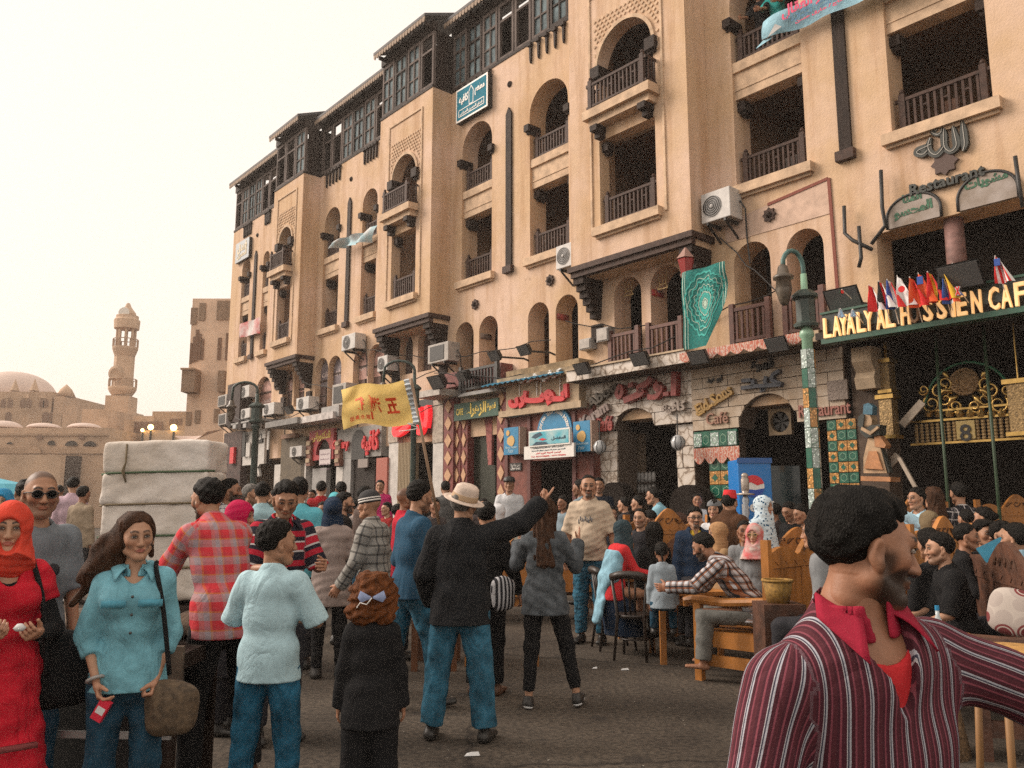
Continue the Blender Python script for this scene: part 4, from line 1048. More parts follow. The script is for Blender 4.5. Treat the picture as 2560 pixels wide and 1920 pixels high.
g2=mixc(n,g1,(0.018,0.015,0.013),ramp(n,v.outputs['Distance'],[(0.0,(0.8,0.8,0.8)),(0.012,(0,0,0))],False))
v2=n.nodes.new('ShaderNodeTexVoronoi');v2.inputs['Scale'].default_value=1.7;n.links.new(tc.outputs['Object'],v2.inputs['Vector'])
n.links.new(mixc(n,g2,(0.03,0.026,0.024),ramp(n,v2.outputs['Distance'],[(0.0,(0.75,0.75,0.75)),(0.10,(0.5,0.5,0.5)),(0.16,(0,0,0))],False)),p.inputs['Base Color'])
mb=MB();mb.box((-400,-60,-0.4),(400,700,0));mb.build('ground',asph)['kind']='structure'
mb=MB();rl=random.Random(5)
for i in range(420):
 x,y,r=rl.uniform(-3.5,4.5),rl.uniform(4.8,11),rl.uniform(0.004,0.013);a=rl.uniform(0,3.1);c_,s_=math.cos(a)*r,math.sin(a)*r;mb.add([(x+c_,y+s_,0.003),(x-s_*.6,y+c_*.6,0.006),(x-c_,y-s_,0.003),(x+s_*.6,y-c_*.6,0.004)],[(0,1,2,3)])
mb.build('litter_specks',mat('grey_grit',(0.28,0.25,0.21),0.9,var=0.5,vscale=3))['kind']='stuff'
mb=MB(FM_FLIP);mb.box((S0,Z0+0.002,-4.0),(S1-0.5,Z0+0.10,0.55));mb.build('pavement',mat('pavement_tiles',(0.14,0.12,0.10),0.85,var=0.3,vscale=8))['kind']='structure'
def front(name,label,s,cat='shopfront'):
 return thing(name,label,cat,tuple(fp(s,Z0,0.1)))
def poly(mb,pts,o0,o1,hs=()):return mb.plate([pts]+list(hs),o0,o1)
MARB=mat('veined_marble',(0.47,0.40,0.33),0.35,col2=(0.20,0.15,0.11),vscale=5,detail=8)
n,p=nodes_of(MARB);tc=n.nodes.new('ShaderNodeTexCoord')
v=n.nodes.new('ShaderNodeTexVoronoi');v.feature='DISTANCE_TO_EDGE';v.inputs['Scale'].default_value=5.5
tn=n.nodes.new('ShaderNodeTexNoise');tn.inputs['Scale'].default_value=3;tn.inputs['Detail'].default_value=6;n.links.new(tc.outputs['Object'],tn.inputs['Vector'])
n.links.new(mixc(n,tc.outputs['Object'],tn.outputs['Color'],0.35),v.inputs['Vector'])
vein=ramp(n,v.outputs['Distance'],[(0.0,(0.16,0.11,0.08)),(0.03,(0.34,0.27,0.21)),(0.10,(0.56,0.49,0.42)),(0.5,(0.66,0.60,0.55))],False)
n.links.new(vein,p.inputs['Base Color'])
LIME=mat('pale_limestone',(0.55,0.46,0.37),0.8,var=0.18,vscale=3,bump=0.3,bscale=50,col2=(0.40,0.30,0.21))
BRICKST=mat('brown_stone',(0.30,0.22,0.15),0.85,var=0.35,vscale=8,bump=0.5,bscale=18)
BACK=mat('joint_mortar',(0.10,0.07,0.05),0.9)
REDW=mat('red_brown_paint',(0.17,0.05,0.035),0.7,var=0.3,vscale=5)
CREAM=mat('cream_stone',(0.45,0.34,0.23),0.85,var=0.2,vscale=4,bump=0.3)
GOLD=mat('gold_leaf',(0.55,0.36,0.12),0.32,metal=0.85,var=0.2)
NEONR=mat('red_letter',(0.62,0.02,0.03),0.35);DRED=mat('dark_red_letter',(0.25,0.025,0.02),0.45,var=0.25,vscale=8)
WHITE=mat('white_paint',(0.75,0.72,0.68),0.5,var=0.08);BLUE=mat('azure_panel',(0.02,0.21,0.40),0.4,var=0.08)
GREEN=mat('dark_green_board',(0.022,0.085,0.055),0.5,var=0.2);YEL=mat('yellow_letter',(0.75,0.55,0.10),0.5)
BLACK=mat('black_paint',(0.012,0.012,0.012),0.5);STEEL=mat('grey_metal',(0.30,0.29,0.28),0.45,var=0.15)
def tiles(parent,s0,s1,z0,z1,nrow,w,o,m,hole=None,name='stone_slab',stag=0.5,t=0.035,seed=0):
 """coursed slabs, each a part; hole = (s centre, z springing, radius) of an arched opening they are cut round"""
 h=(z1-z0)/nrow;g=0.012;rr=random.Random(seed)
 for j in range(nrow):
  a=s0-(w*stag if j%2 else 0)
  while a<s1:
   x0,x1=max(a,s0)+g/2,min(a+w,s1)-g/2;a+=w
   if x1-x0<0.05:continue
   zb,zt=z0+j*h+g/2,z0+(j+1)*h-g/2
   runs=[[]]
   k=14
   for i in range(k+1):
    s=x0+(x1-x0)*i/k;lo=zb
    if hole:
     c,zs,r=hole
     if abs(s-c)<r:lo=max(zb,zs+math.sqrt(r*r-(s-c)**2)*hole_k)
    if lo<zt-0.01:runs[-1].append((s,lo))
    elif runs[-1]:runs.append([])
   for run in runs:
    if len(run)<2:continue
    if all(abs(q[1]-zb)<1e-6 for q in run):run=[run[0],run[-1]]
    mb=FB();mb.plate([run+[(run[-1][0],zt),(run[0][0],zt)]],o,o+t+rr.uniform(-0.006,0.008));mb.build(name,m,parent)
hole_k=1.0
def lettering(parent,body,px,py,w,o,m,depth=0.03,bold=0.02,h=None,rot=0.0,shear=0.0,zf=None,name='lettering'):
 s,z=(zf or fs)(px,py,o);t=MB();text_mb(body,w=w,h=h,T=fT(s,z,o,rot),depth=depth,bold=bold,mb=t,shear=shear);return t.build(name,m,parent)
# --- the open terrace café on the right under the long green sign
K=front('terrace_cafe','deep shady terrace café behind gilded scrollwork under the long green sign',4.5)
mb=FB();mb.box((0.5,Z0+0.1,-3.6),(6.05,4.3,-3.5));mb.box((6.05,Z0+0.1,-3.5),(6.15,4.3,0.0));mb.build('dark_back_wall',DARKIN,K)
a,z=q8(1075,800,0.15);b,_=q8(1150,800,0.15)
mb=FB();mb.box((5.55,Z0+0.1,-0.3),(6.02,4.0,0.12));mb.build('pier',mat('dark_brown_stone',(0.07,0.045,0.03),0.8,var=0.4,vscale=6),K)
mb=FB()
for x0,y0,y1,r0 in((1130,700,960,0),):
 s0,zt=q8(1130,705,0.3);s1,_=q8(1255,705,0.3);_,zb=q8(1200,960,0.3)
 mb.plate([[(0.0,zt),(0.32,zt),(0.33,zt-(zt-zb)*0.35),(0.22,zt-(zt-zb)*0.6),(0.28,zt-(zt-zb)*0.75),(0.24,zb),(0,zb)]],s1,s0,
             Matrix(((0,0,1,0),(0,1,0,0),(1,0,0,0.12),(0,0,0,1))))
mb.build('scroll_corbel',CREAM,K)
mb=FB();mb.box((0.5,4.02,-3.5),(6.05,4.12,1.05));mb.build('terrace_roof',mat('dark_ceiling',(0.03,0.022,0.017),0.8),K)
STRIPE=mat('pale_board',(0.42,0.35,0.28),0.7,var=0.2)
for(x0,y0,x1,y1)in((1255,1070,1372,945),(1428,1190,1562,1040),(1205,1590,1405,1385)):
 p0=q8(x0,y0,0.0);p1=q8(x1,y1,0.0);mb=FB();mb.bar((p0[0],p0[1],0.0),(p1[0],p1[1],0.0),0.11,0.04);mb.build('diagonal_board',STRIPE,K)
p0=q8(1410,1400,0.05);p1=q8(1520,1600,0.05);mb=FB();mb.bar((p0[0],p0[1],0.05),(p1[0],p1[1],0.05),0.05,0.04);mb.build('prop',STRIPE,K)
for x in(1690,2010):
 p0=q8(x,1250,0.3);mb=FB();mb.tube([(p0[0],Z0+0.1,0.3),(p0[0],4.0,0.3)],0.022,8);mb.build('post',mat('green_pole',(0.03,0.06,0.03),0.5),K,True)
# gilded lunette with roundel and scrolls, and the turned lattice frieze below it
G=thing('gilded_lunette','gilded scrollwork lunette with a central roundel hung inside the dark terrace','ornament',tuple(fp(*q8(1860,1100,-0.2),-0.2)))
OG=-0.2
def g8(x,y):return q8(x,y,OG)
c=g8(1832,912);k=abs(g8(1932,912)[0]-g8(1732,912)[0])/200.0
mb=FB();T=Matrix.Translation((c[0],c[1],OG));mb.lathe([(0.001,0.05),(76*k,0.045),(80*k,0.03),(90*k,0.05),(97*k,0.03),(98*k,0)],28,T);mb.build('roundel',mat('bronze_relief',(0.32,0.20,0.10),0.4,metal=0.6,bump=0.9,bscale=26,bdist=0.05),G,True)
def scroll(mb,cx,cy,r,turns=1.6,a0=0.0,sg=1,w=0.05):
 pts=[]
 for i in range(26):
  t=i/25;a=a0+sg*t*turns*2*math.pi;q=r*(1-0.82*t)
  s,z=g8(cx+q*math.cos(a),cy+q*math.sin(a));pts.append((s,z,OG+0.04*math.sin(t*3)))
 mb.tube(pts,[w*(1-0.5*i/25)for i in range(26)],6)
for sg in(-1,1):
 for cx,cy,r,a0 in((125,20,52,0.4),(160,70,60,2.2),(205,150,62,-0.9),(60,165,40,1.2),(120,120,55,-2.4),(255,60,36,0.2)):
  mb=FB();scroll(mb,1840+sg*cx*1.05,905+cy,r,1.5,a0 if sg>0 else math.pi-a0,sg,0.022);mb.build('scroll',GOLD,G,True)
 for x0,y0,x1,y1 in((60,60,190,115),(40,90,120,190),(100,10,150,-60)):
  mb=FB();P0=g8(1840+sg*x0,905+y0);P1=g8(1840+sg*x1,905+y1);M=((P0[0]+P1[0])/2,(P0[1]+P1[1])/2+0.05)
  mb.tube([(P0[0],P0[1],OG),(M[0],M[1],OG+0.05),(P1[0],P1[1],OG)],[0.015,0.045,0.012],7);mb.build('acanthus',GOLD,G,True)
mb=FB();P=[g8(1865+290*math.cos(R(a)),1085-300*math.sin(R(a)))for a in range(0,181,12)];mb.tube([(q[0],q[1],OG)for q in P],0.02,6);mb.build('lunette_rim',mat('green_tube',(0.02,0.14,0.07),0.3),G,True)
mb=FB()
a,zt=g8(1480,1190);b,zt2=g8(2330,1150);zb=g8(1500,1310)[1]
mb.box((b,zt+0.02,OG-0.02),(a,zt+0.05,OG+0.03));mb.box((b,zb-0.03,OG-0.02),(a,zb,OG+0.03))
mb.box((b,g8(1580,1112)[1],OG-0.02),(a-0.4,g8(1580,1100)[1],OG+0.04));mb.build('frieze_rail',GOLD,G)
mb=FB();rows=6
for j in range(rows):
 for i in range(int((a-b)/0.075)):
  mb.lathe([(0.012,-0.02),(0.03,-0.008),(0.03,0.008),(0.012,0.02)],6,Matrix.Translation((b+0.04+i*0.075,zb+(zt-zb)*(j+0.5)/rows,OG)))
mb.build('turned_beads',mat('brass_beads',(0.30,0.20,0.09),0.45,metal=0.4),G,kind='stuff')
mb=FB();P=g8(1845,1240);mb.box((P[0]-0.12,zb+0.02,OG),(P[0]+0.12,zt,OG+0.04));mb.build('frieze_plate',mat('gilded_plate',(0.40,0.29,0.10),0.5,bump=0.8,bscale=30),G)
t=MB();text_mb('8',h=0.24,T=fT(P[0],P[1],OG+0.045),depth=0.01,bold=0.01,mb=t);t.build('plate_mark',BLACK,G)
mb=FB()
for i in range(9):
 P=g8(1600+i*68,1140);mb.lathe([(0.05,0),(0.065,0.05),(0.03,0.12),(0.0,0.14)],8,Matrix.Translation((P[0],P[1],OG))@Matrix.Rotation(R(-90),4,'X'))
mb.build('finial_row',GOLD,G,kind='stuff')
# hanging sparkle: brass lamps in the dark
for x,y,hh in((1335,880,120),(1345,1140,160),(2190,1080,190)):
 s,z=q8(x,y,0.1);hk=hh*0.00165
 L=thing('brass_lantern',{1335:'slim brass lantern beside the scroll corbel',1345:'square pierced brass lantern next to the painted figure',2190:'pierced brass lantern at the edge of the scrollwork'}[x],'lantern',tuple(fp(s,z,0.1)),'brass lanterns of the terrace')
 mb=FB();mb.box((s-hk*0.35,z-hk,0.0),(s+hk*0.35,z+hk,0.2));mb.build('lantern_body',mat('pierced_brass',(0.30,0.20,0.09),0.4,metal=0.5,var=0.5,vscale=30,bump=0.8,bscale=40),L)
 mb=FB();mb.box((s-hk*0.5,z+hk,-0.03),(s+hk*0.5,z+hk+0.06,0.23));mb.build('lantern_cap',GOLD,L);mb=FB();mb.box((s-hk*0.5,z-hk-0.05,-0.03),(s+hk*0.5,z-hk,0.23));mb.build('lantern_base',GOLD,L);mb=FB();mb.tube([(s,z+hk+0.06,0.1),(s,4.02,0.1)],0.01,5);mb.build('hanging_rod',GOLD,L)
# painted wooden figure on its plinth
s,z=q8(1280,1530,0.55);F_=thing('painted_figure','painted wooden figure of an ancient standing woman on a ledge at the terrace corner','statue',tuple(fp(s,z,0.55)))
def f8(L,o0,o1,m,nm):
 mb=FB();mb.plate([[q8(x,y,0.55)for x,y in L]],o0,o1);return mb.build(nm,m,F_)
SKT=mat('figure_orange',(0.42,0.19,0.08),0.6,var=0.25,vscale=9);DKG=mat('figure_dark',(0.035,0.04,0.035),0.6);TAN=mat('figure_tan',(0.40,0.27,0.16),0.6,var=0.3)
f8([(1195,1520),(1385,1525),(1385,1555),(1195,1550)],0.40,0.70,SKT,'plinth')
f8([(1195,1500),(1345,1500),(1290,1290),(1225,1270),(1195,1400)],0.50,0.62,TAN,'robe');f8([(1205,1470),(1325,1478),(1285,1360),(1235,1360)],0.625,0.65,SKT,'apron')
f8([(1290,1290),(1360,1495),(1345,1500),(1270,1300)],0.49,0.60,DKG,'cloak_edge');f8([(1265,1260),(1300,1260),(1342,1320),(1330,1340),(1270,1330)],0.47,0.63,SKT,'wing')
f8([(1175,1200),(1310,1190),(1305,1255),(1220,1275),(1185,1240)],0.46,0.66,DKG,'torso');f8([(1200,1205),(1255,1235),(1300,1200),(1310,1212),(1255,1258),(1195,1225)],0.66,0.70,TAN,'arm')
f8([(1175,1195),(1180,1140),(1205,1125),(1245,1130),(1258,1160),(1255,1190),(1235,1205),(1190,1215)],0.48,0.66,TAN,'head');f8([(1172,1200),(1178,1140),(1200,1122),(1215,1130),(1205,1215)],0.45,0.69,DKG,'wig')
f8([(1195,1125),(1200,1060),(1230,1050),(1258,1072),(1255,1125)],0.5,0.64,mat('figure_blue',(0.05,0.14,0.20),0.6,var=0.4,vscale=20),'crown')
# long green sign
SO=1.05
a,zt=q8(912,482,SO);_,zb=q8(918,640,SO);_,zb2=q8(918,672,SO)
sg=thing('sign','long dark green sign board with lit gold capital letters above the terrace','sign',tuple(fp(a-2,zb,SO)))
mb=FB();mb.box((0.8,zb,SO-0.16),(a,zt,SO));mb.build('board',mat('black_green_board',(0.012,0.022,0.018),0.5,var=0.3),sg)
mb=FB();mb.box((0.78,zb2,SO-0.18),(a+0.02,zb,SO+0.03));mb.box((0.78,zt,SO-0.18),(a+0.02,zt+0.03,SO+0.02));mb.build('board_trim',GREEN,sg)
LIT=mat('lit_gold_letter',(0.85,0.60,0.30),0.4,emit=(1.0,0.55,0.22),estr=0.3);UNL=mat('unlit_letter',(0.28,0.15,0.07),0.5)
pos=[('L',955),('A',1014),('Y',1058),('A',1105),('L',1172),('Y',1222),('A',1300),('L',1362),('H',1460),('U',1520),('S',1607),('S',1697),('I',1772),('E',1828),('N',1925),('C',2040),('A',2122),('F',2212)]
sa=q8(955,560,SO)[0];zc=(zt+zb)/2+0.0
for ch,x in pos:
 s=q8(x,560,SO)[0];t=MB();text_mb(ch,h=0.29,w=0.035 if ch=='I' else 0.115,T=fT(s,zc-0.03,SO),depth=0.05,bold=0.012,mb=t);t.build('letter',UNL if ch=='U' else LIT,sg)
s-=0.24;t=MB();text_mb('E',h=0.29,w=0.115,T=fT(s,zc-0.03,SO),depth=0.05,bold=0.03,mb=t);t.build('letter',LIT,sg)
# upstairs opening of the terrace with its column, arched boards and pierced rail
mb=FB();s,_=q7(1765,1500,-0.2);mb.tube([(s,4.62,-0.2),(s,5.72,-0.2)],0.13,14);mb.build('terrace_column',mat('mauve_column',(0.19,0.10,0.085),0.7,var=0.35,vscale=8),bld,True)
for nm,x0,x1,y0,yb,words_,lab in(('a',1335,1685,1240,1490,('المنا','المحسو'),'smaller half round painted sign left of the column'),('b',1790,2185,1100,1370,('مشويات',''),'larger half round painted sign above the terrace opening')):
 O=0.05;sL,zl=q7(x0,yb,O);sR,zr=q7(x1,yb-60,O);ztp=q7((x0+x1)/2,y0,O)[1];zb=5.73
 b=thing('arched_sign','weathered grey '+lab+' with green brush lettering','sign',tuple(fp((sL+sR)/2,zb,O)))
 r=(sL-sR)/2;rise=min(ztp-zb-0.15,r*1.0)
 mb=FB();mb.plate([arch(sR,sL,zb,zb+0.15,20,rise/r)],0.003,O);mb.build('board',mat('grey_board',(0.36,0.31,0.28),0.7,col2=(0.22,0.17,0.13),vscale=3),b)
 mb=FB();P=arch(sR,sL,zb,zb+0.15,20,rise/r)[1:]+[(sR,zb)];mb.tube([(q[0],q[1],O)for q in P],0.022,6);mb.build('rim',IRON,b,True)
 GL=mat('green_brush',(0.03,0.11,0.06),0.7,var=0.5,vscale=14)
 for i,wd in enumerate(words_):
  if not wd:continue
  t=MB();text_mb(wd,w=(sL-sR)*(0.72 if i or nm=='b' else 0.36),T=fT((sL+sR)/2,zb+0.13+(0.27-0.20*i if nm=='a' else 0.2),O,0.03),depth=0.006,bold=0.045,mb=t);t.build('lettering',GL,b)
# calligraphy and word above
O=0.03;c=thing('wall_calligraphy','large black cut out calligraphy with a star below it high on the plaster','sign',tuple(fp(*q7(1700,1000,O),O)))
CAL=mat('black_cutout',(0.018,0.022,0.017),0.5);zc7=lambda x,y:fs(2200+x*0.2049,280+y*0.2049,0.03)
for nm,pts,w in(('stroke',[(1010,90),(1030,250),(1045,400),(1025,485)],[12,62,62,14]),('stroke',[(900,180),(935,330),(945,420),(900,480),(850,485),(800,430),(790,300),(795,210)],[20,66,62,50,45,55,62,20]),
                   ('stroke',[(790,430),(740,500),(690,530),(630,500),(600,420),(630,320)],[45,60,55,50,55,20]),('stroke',[(640,400),(560,440),(480,480),(470,515),(540,525),(590,480)],[20,60,75,60,50,40]),
                   ('stroke',[(760,170),(765,240),(720,285),(650,260),(650,220),(700,235),(720,190)],[16,30,32,30,20,24,14])):
 P=[zc7(*q)for q in curve_pts(pts,5)];ws=np.interp(np.linspace(0,1,len(P)),np.linspace(0,1,len(w)),w)*0.2049/2060*11.8/FK*1.6
 mb=FB();stroke(mb,P,list(ws),0.003,0.07);mb.build('stroke',CAL,c)
 mb=FB();stroke(mb,P,[0.008]*len(P),0.0705,0.078);mb.build('tube_line',mat('pale_line',(0.42,0.40,0.36),0.5),c)
s,z=zc7(790,620);mb=FB();pts=[(s+0.19*(1 if i%2==0 else 0.74)*math.cos(math.pi*i/8),z+0.19*(1 if i%2==0 else 0.74)*math.sin(math.pi*i/8))for i in range(16)];mb.plate([pts],0.003,0.05);mb.build('star',mat('rust_star',(0.07,0.035,0.025),0.6),c)
r_=thing('wall_lettering','small dark raised word Restaurant on the plaster','sign',tuple(fp(*zc7(815,840),O)))
s,z=zc7(815,840);t=MB();text_mb('Restaurant',w=1.02,T=fT(s,z,0.003),depth=0.07,bold=0.025,mb=t);t.build('lettering',CAL,r_)
# --- pale limestone café with the big arch, green tiled pillars
qJ=zoomer(1730,900,0.18535);O=0.12
J=front('limestone_cafe','pale limestone café front with a wide dark arch between green tiled pillars',7.2)
sL,zl=qJ(22,860,O);sR,_=qJ(2105,890,O);_,zt=qJ(1000,60,O);zb=qJ(1000,880,O)[1]
ac,az=qJ(1030,880,O);ar=(qJ(640,880,O)[0]-qJ(1420,880,O)[0])/2;top=qJ(1000,455,O)[1];hole_k=(top-zb)/ar
mb=FB();mb.plate([[(sR,zb),(ac-ar,zb)]+[(ac-ar*math.cos(math.pi*i/18),zb+ar*hole_k*math.sin(math.pi*i/18))for i in range(19)]+[(sL,zb),(sL,zt+0.15),(sR,zt+0.15)]],-0.3,O-0.002)
mb.build('backing_wall',BACK,J)
tiles(J,sR,sL,zb,zt+0.1,6,0.52,O,LIME,(ac,zb,ar),seed=4)
def tilemat(name,base):
 """glazed tile sheet: green stars, white rosettes, ochre corners"""
 m=mat(name,base,0.22,spec=0.5);n,p=nodes_of(m);tc=n.nodes.new('ShaderNodeTexCoord')
 v=n.nodes.new('ShaderNodeTexVoronoi');v.inputs['Scale'].default_value=26;n.links.new(tc.outputs['Object'],v.inputs['Vector'])
 v2=n.nodes.new('ShaderNodeTexVoronoi');v2.feature='DISTANCE_TO_EDGE';v2.inputs['Scale'].default_value=9;n.links.new(tc.outputs['Object'],v2.inputs['Vector'])
 a=ramp(n,v.outputs['Distance'],[(0,tuple(min(1,c*2.2+0.1)for c in base)),(0.3,base)],True)
 b=ramp(n,v2.outputs['Distance'],[(0,(0.35,0.45,0.38)),(0.035,(1,1,1))],True)
 n.links.new(mixc(n,a,b,1.0,'MULTIPLY'),p.inputs['Base Color']);return m
TGREEN=mat('green_glaze',(0.012,0.10,0.065),0.2,var=0.3,vscale=14,spec=0.5);TWHITE=tilemat('white_glaze',(0.34,0.40,0.38));TOCH=tilemat('ochre_glaze',(0.42,0.20,0.05));TLINE=mat('tile_line',(0.25,0.42,0.30),0.3)
def tile_cell(par,x0,x1,z0,z1,o,k,name='glazed_tile'):
 mb=FB();g=0.006;cx,cz=(x0+x1)/2,(z0+z1)/2;hx,hz=(x1-x0)/2-g,(z1-z0)/2-g
 mb.m=0 if k%4 in(0,3)else(1 if k%4==1 else 2)
 mb.box((x0+g,z0+g,o),(x1-g,z1-g,o+0.02))
 if mb.m==0:
  mb.m=3;P=[(cx+hx*0.78*math.cos(R(60*i+30)),cz+hz*0.78*math.sin(R(60*i+30)))for i in range(6)];Pi=[(cx+(q[0]-cx)*0.88,cz+(q[1]-cz)*0.88)for q in P]
  mb.plate([P,Pi],o+0.02,o+0.024)
 elif mb.m==1:
  mb.m=3;P=[(cx+hx*0.8*math.cos(R(30*i))*(1 if i%2 else 0.8),cz+hz*0.8*math.sin(R(30*i))*(1 if i%2 else 0.8))for i in range(12)];Pi=[(cx+(q[0]-cx)*0.85,cz+(q[1]-cz)*0.85)for q in P];mb.plate([P,Pi],o+0.02,o+0.024)
 else:
  mb.m=0;mb.plate([[(cx-hx*0.6,cz),(cx,cz-hz*0.6),(cx+hx*0.6,cz),(cx,cz+hz*0.6)]],o+0.02,o+0.024)
 mb.build(name,[TGREEN,TWHITE,TOCH,TLINE],par)
for x0,x1,ytop,nc in((1774,1830,1105,2),(2073,2147,1085,3)):
 a=fs(x1,1150,O)[0];b=fs(x0,1150,O)[0];mb=FB();mb.box((a,Z0+0.1,-0.3),(b,zb-0.003,O));pl=mb.build('tiled_pillar',BACK,J)
 nr=int((zb-Z0-0.1)/((b-a)/nc));hh=(zb-Z0-0.12)/nr
 for j in range(nr):
  for i in range(nc):tile_cell(pl,a+(b-a)*i/nc,a+(b-a)*(i+1)/nc,Z0+0.11+j*hh,Z0+0.11+(j+1)*hh,O,i*3+j*2+(i*j)%2)
sA,zA=qJ(50,1000,O);sB,_=qJ(630,1000,O);mb=FB();mb.box((sB,zb-0.30,O+0.01),(sA,zb-0.02,O+0.05));fr=mb.build('tiled_frieze',TGREEN,J)
for i in range(5):tile_cell(fr,sB+(sA-sB)*i/5,sB+(sA-sB)*(i+1)/5,zb-0.29,zb-0.05,O+0.052,i*2+1)
APP=mat('appliqué_cloth',(0.42,0.16,0.12),0.85);n,p=nodes_of(APP);tc=n.nodes.new('ShaderNodeTexCoord');wv=n.nodes.new('ShaderNodeTexWave');wv.inputs['Scale'].default_value=7;wv.inputs['Distortion'].default_value=9;wv.inputs['Detail'].default_value=2;wv.inputs['Detail Scale'].default_value=2
n.links.new(tc.outputs['Object'],wv.inputs['Vector']);n.links.new(ramp(n,wv.outputs['Fac'],[(0,(0.45,0.13,0.09)),(0.3,(0.60,0.40,0.30)),(0.45,(0.50,0.18,0.08)),(0.7,(0.16,0.16,0.30)),(0.8,(0.62,0.45,0.36))]),p.inputs['Base Color'])
def valance(s0,s1,z,o,h,nsc,label,loc):
 v=FB();pts=[(s0,z),(s1,z)]
 for i in range(nsc):
  for k in range(6):
   t=(i+k/6)/nsc;pts.append((s1+(s0-s1)*t,z-h*(0.62+0.38*math.sin(math.pi*k/6))))
 pts.append((s0,z-h*0.62));v.plate([pts],o,o+0.02);ob=v.build('valance',APP);tag(ob,label,'valance');return ob
valance(sB-0.05,sA,zb-0.31,O+0.06,0.28,4,'short scalloped valance of printed cloth hanging under the green tiled frieze',None)
def neon(parent,strokes,zf,o,w,m,depth=0.09,name='letter'):
 for st in strokes:
  P=[zf(*q,o)for q in curve_pts(st,4)];mb=FB();stroke(mb,P,w,o,o+depth);mb.build(name,m,parent)
NB=mat('blue_black_letter',(0.045,0.055,0.08),0.4);GLD2=mat('brass_letter',(0.38,0.22,0.05),0.45,var=0.2)
sg=thing('sign','dark blue raised Arabic word above the arch of the limestone café','sign',tuple(fp(*qJ(980,300,O+.05),O)))
neon(sg,[[(1215,150),(1130,200),(1110,270),(1160,300),(1240,330)],[(1235,335),(1050,350),(880,360),(700,385)],[(1035,225),(1020,300),(1040,340)],[(850,270),(860,320),(830,365)],[(705,285),(830,275)]],qJ,O+0.04,0.062,NB)
t=MB();s,z=qJ(960,402,O+0.04);text_mb('20',h=0.075,T=fT(s,z,O+0.04),depth=0.04,bold=0.02,mb=t);t.build('small_mark',NB,sg)
sg=thing('sign','slanting brass letters spelling Eid Sons beside the big arch','sign',tuple(fp(*qJ(320,550,O),O)))
lettering(sg,'Eid Sons',310,540,0.80,O+0.04,GLD2,0.06,0.03,h=0.22,rot=0.42,zf=qJ);P0=qJ(100,740,O);P1=qJ(540,480,O)
mb=FB();mb.bar((P0[0],P0[1],O+0.07),(P1[0],P1[1],O+0.07),0.045,0.06);mb.build('underline',GLD2,sg)
sg=thing('sign','thin rusty word Café under the brass letters','sign',tuple(fp(*qJ(340,780,O),O)));lettering(sg,'Café',345,785,0.45,O+0.04,mat('rust_letter',(0.30,0.15,0.10),0.6),0.03,0.01,h=0.2,zf=qJ)
sg=thing('sign','pale red letters ending in rant right of the lamp post','sign',tuple(fp(*qJ(1880,650,O),O)));lettering(sg,'Restaurant',1790,665,0.85,O+0.04,mat('faded_red_letter',(0.33,0.13,0.10),0.6),0.03,0.012,h=0.2,zf=qJ)
sg=thing('sign','tiny black Arabic plaque at the upper corner of the limestone front','sign',tuple(fp(*qJ(310,265,O),O)));lettering(sg,'ابو عيد',310,265,0.32,O+0.04,BLACK,0.03,0.03,h=0.13,zf=qJ)
sg=thing('sign','black wrought emblem with an Arabic letter above the blue word','sign',tuple(fp(*qJ(960,80,O),O)));lettering(sg,'قهوة',960,75,0.42,O+0.04,BLACK,0.05,0.04,h=0.2,zf=qJ)
sg=thing('relief_plaque','square carved stone plaque right of the lamp post','plaque',tuple(fp(*qJ(1995,410,O),O)));s,z=qJ(1995,410,O);mb=FB();mb.box((s-0.16,z-0.15,O+0.04),(s+0.16,z+0.15,O+0.08));mb.build('plaque',mat('grey_relief',(0.26,0.21,0.18),0.8,bump=1,bscale=20,bdist=0.04),sg)
s,z=qJ(1195,835,-0.25);f_=thing('extractor_fan','square extractor fan with a wooden frame inside the limestone arch','fan',tuple(fp(s,z,-0.25)))
mb=FB();mb.plate([rect(s-0.21,s+0.21,z-0.22,z+0.22),[(s+0.175*math.cos(R(a)),z+0.175*math.sin(R(a)))for a in range(0,360,18)]],-0.3,-0.22);mb.build('fan_frame',mat('worn_wood',(0.20,0.14,0.08),0.7,var=0.3),f_)
mb=FB()
for a in range(0,360,60):mb.plate([[(s,z),(s+0.16*math.cos(R(a)),z+0.16*math.sin(R(a))),(s+0.16*math.cos(R(a+38)),z+0.16*math.sin(R(a+38)))]],-0.29,-0.28)
mb.build('fan_blades',BLACK,f_)
# --- veined marble café
qI=zoomer(1440,900,0.13562);O=0.12
I_=front('marble_cafe','veined marble café front with big rusty red Arabic letters over a dark arch',10)
sL,zl=qI(112,1320,O);sR,_=qI(2180,1165,O);zt=qI(1100,250,O)[1];zb=qI(1100,1250,O)[1]
ac=qI(1085,1100,O)[0];ar=(qI(715,1250,O)[0]-qI(1460,1230,O)[0])/2;hole_k=(qI(1085,885,O)[1]-zb)/ar
mb=FB();mb.plate([[(sR,zb),(ac-ar,zb)]+[(ac-ar*math.cos(math.pi*i/18),zb+ar*hole_k*math.sin(math.pi*i/18))for i in range(19)]+[(sL,zb),(sL,zt+0.2),(sR,zt+0.2)]],-0.3,O-0.002);mb.build('backing_wall',BACK,I_)
tiles(I_,sR,sL,zb,zt+0.2,5,0.86,O,MARB,(ac,zb,ar),seed=8)
def pier(par,x0,x1,o,m,rows,w,seed,ztop):
 a=fs(x1,1180,o)[0];b=fs(x0,1180,o)[0];mb=FB();mb.box((a,Z0+0.1,-0.5),(b,ztop-0.003,o-0.002));mb.build('pier_core',BACK,par);tiles(par,a,b,Z0+0.1,ztop-0.01,rows,w,o,m,None,seed=seed)
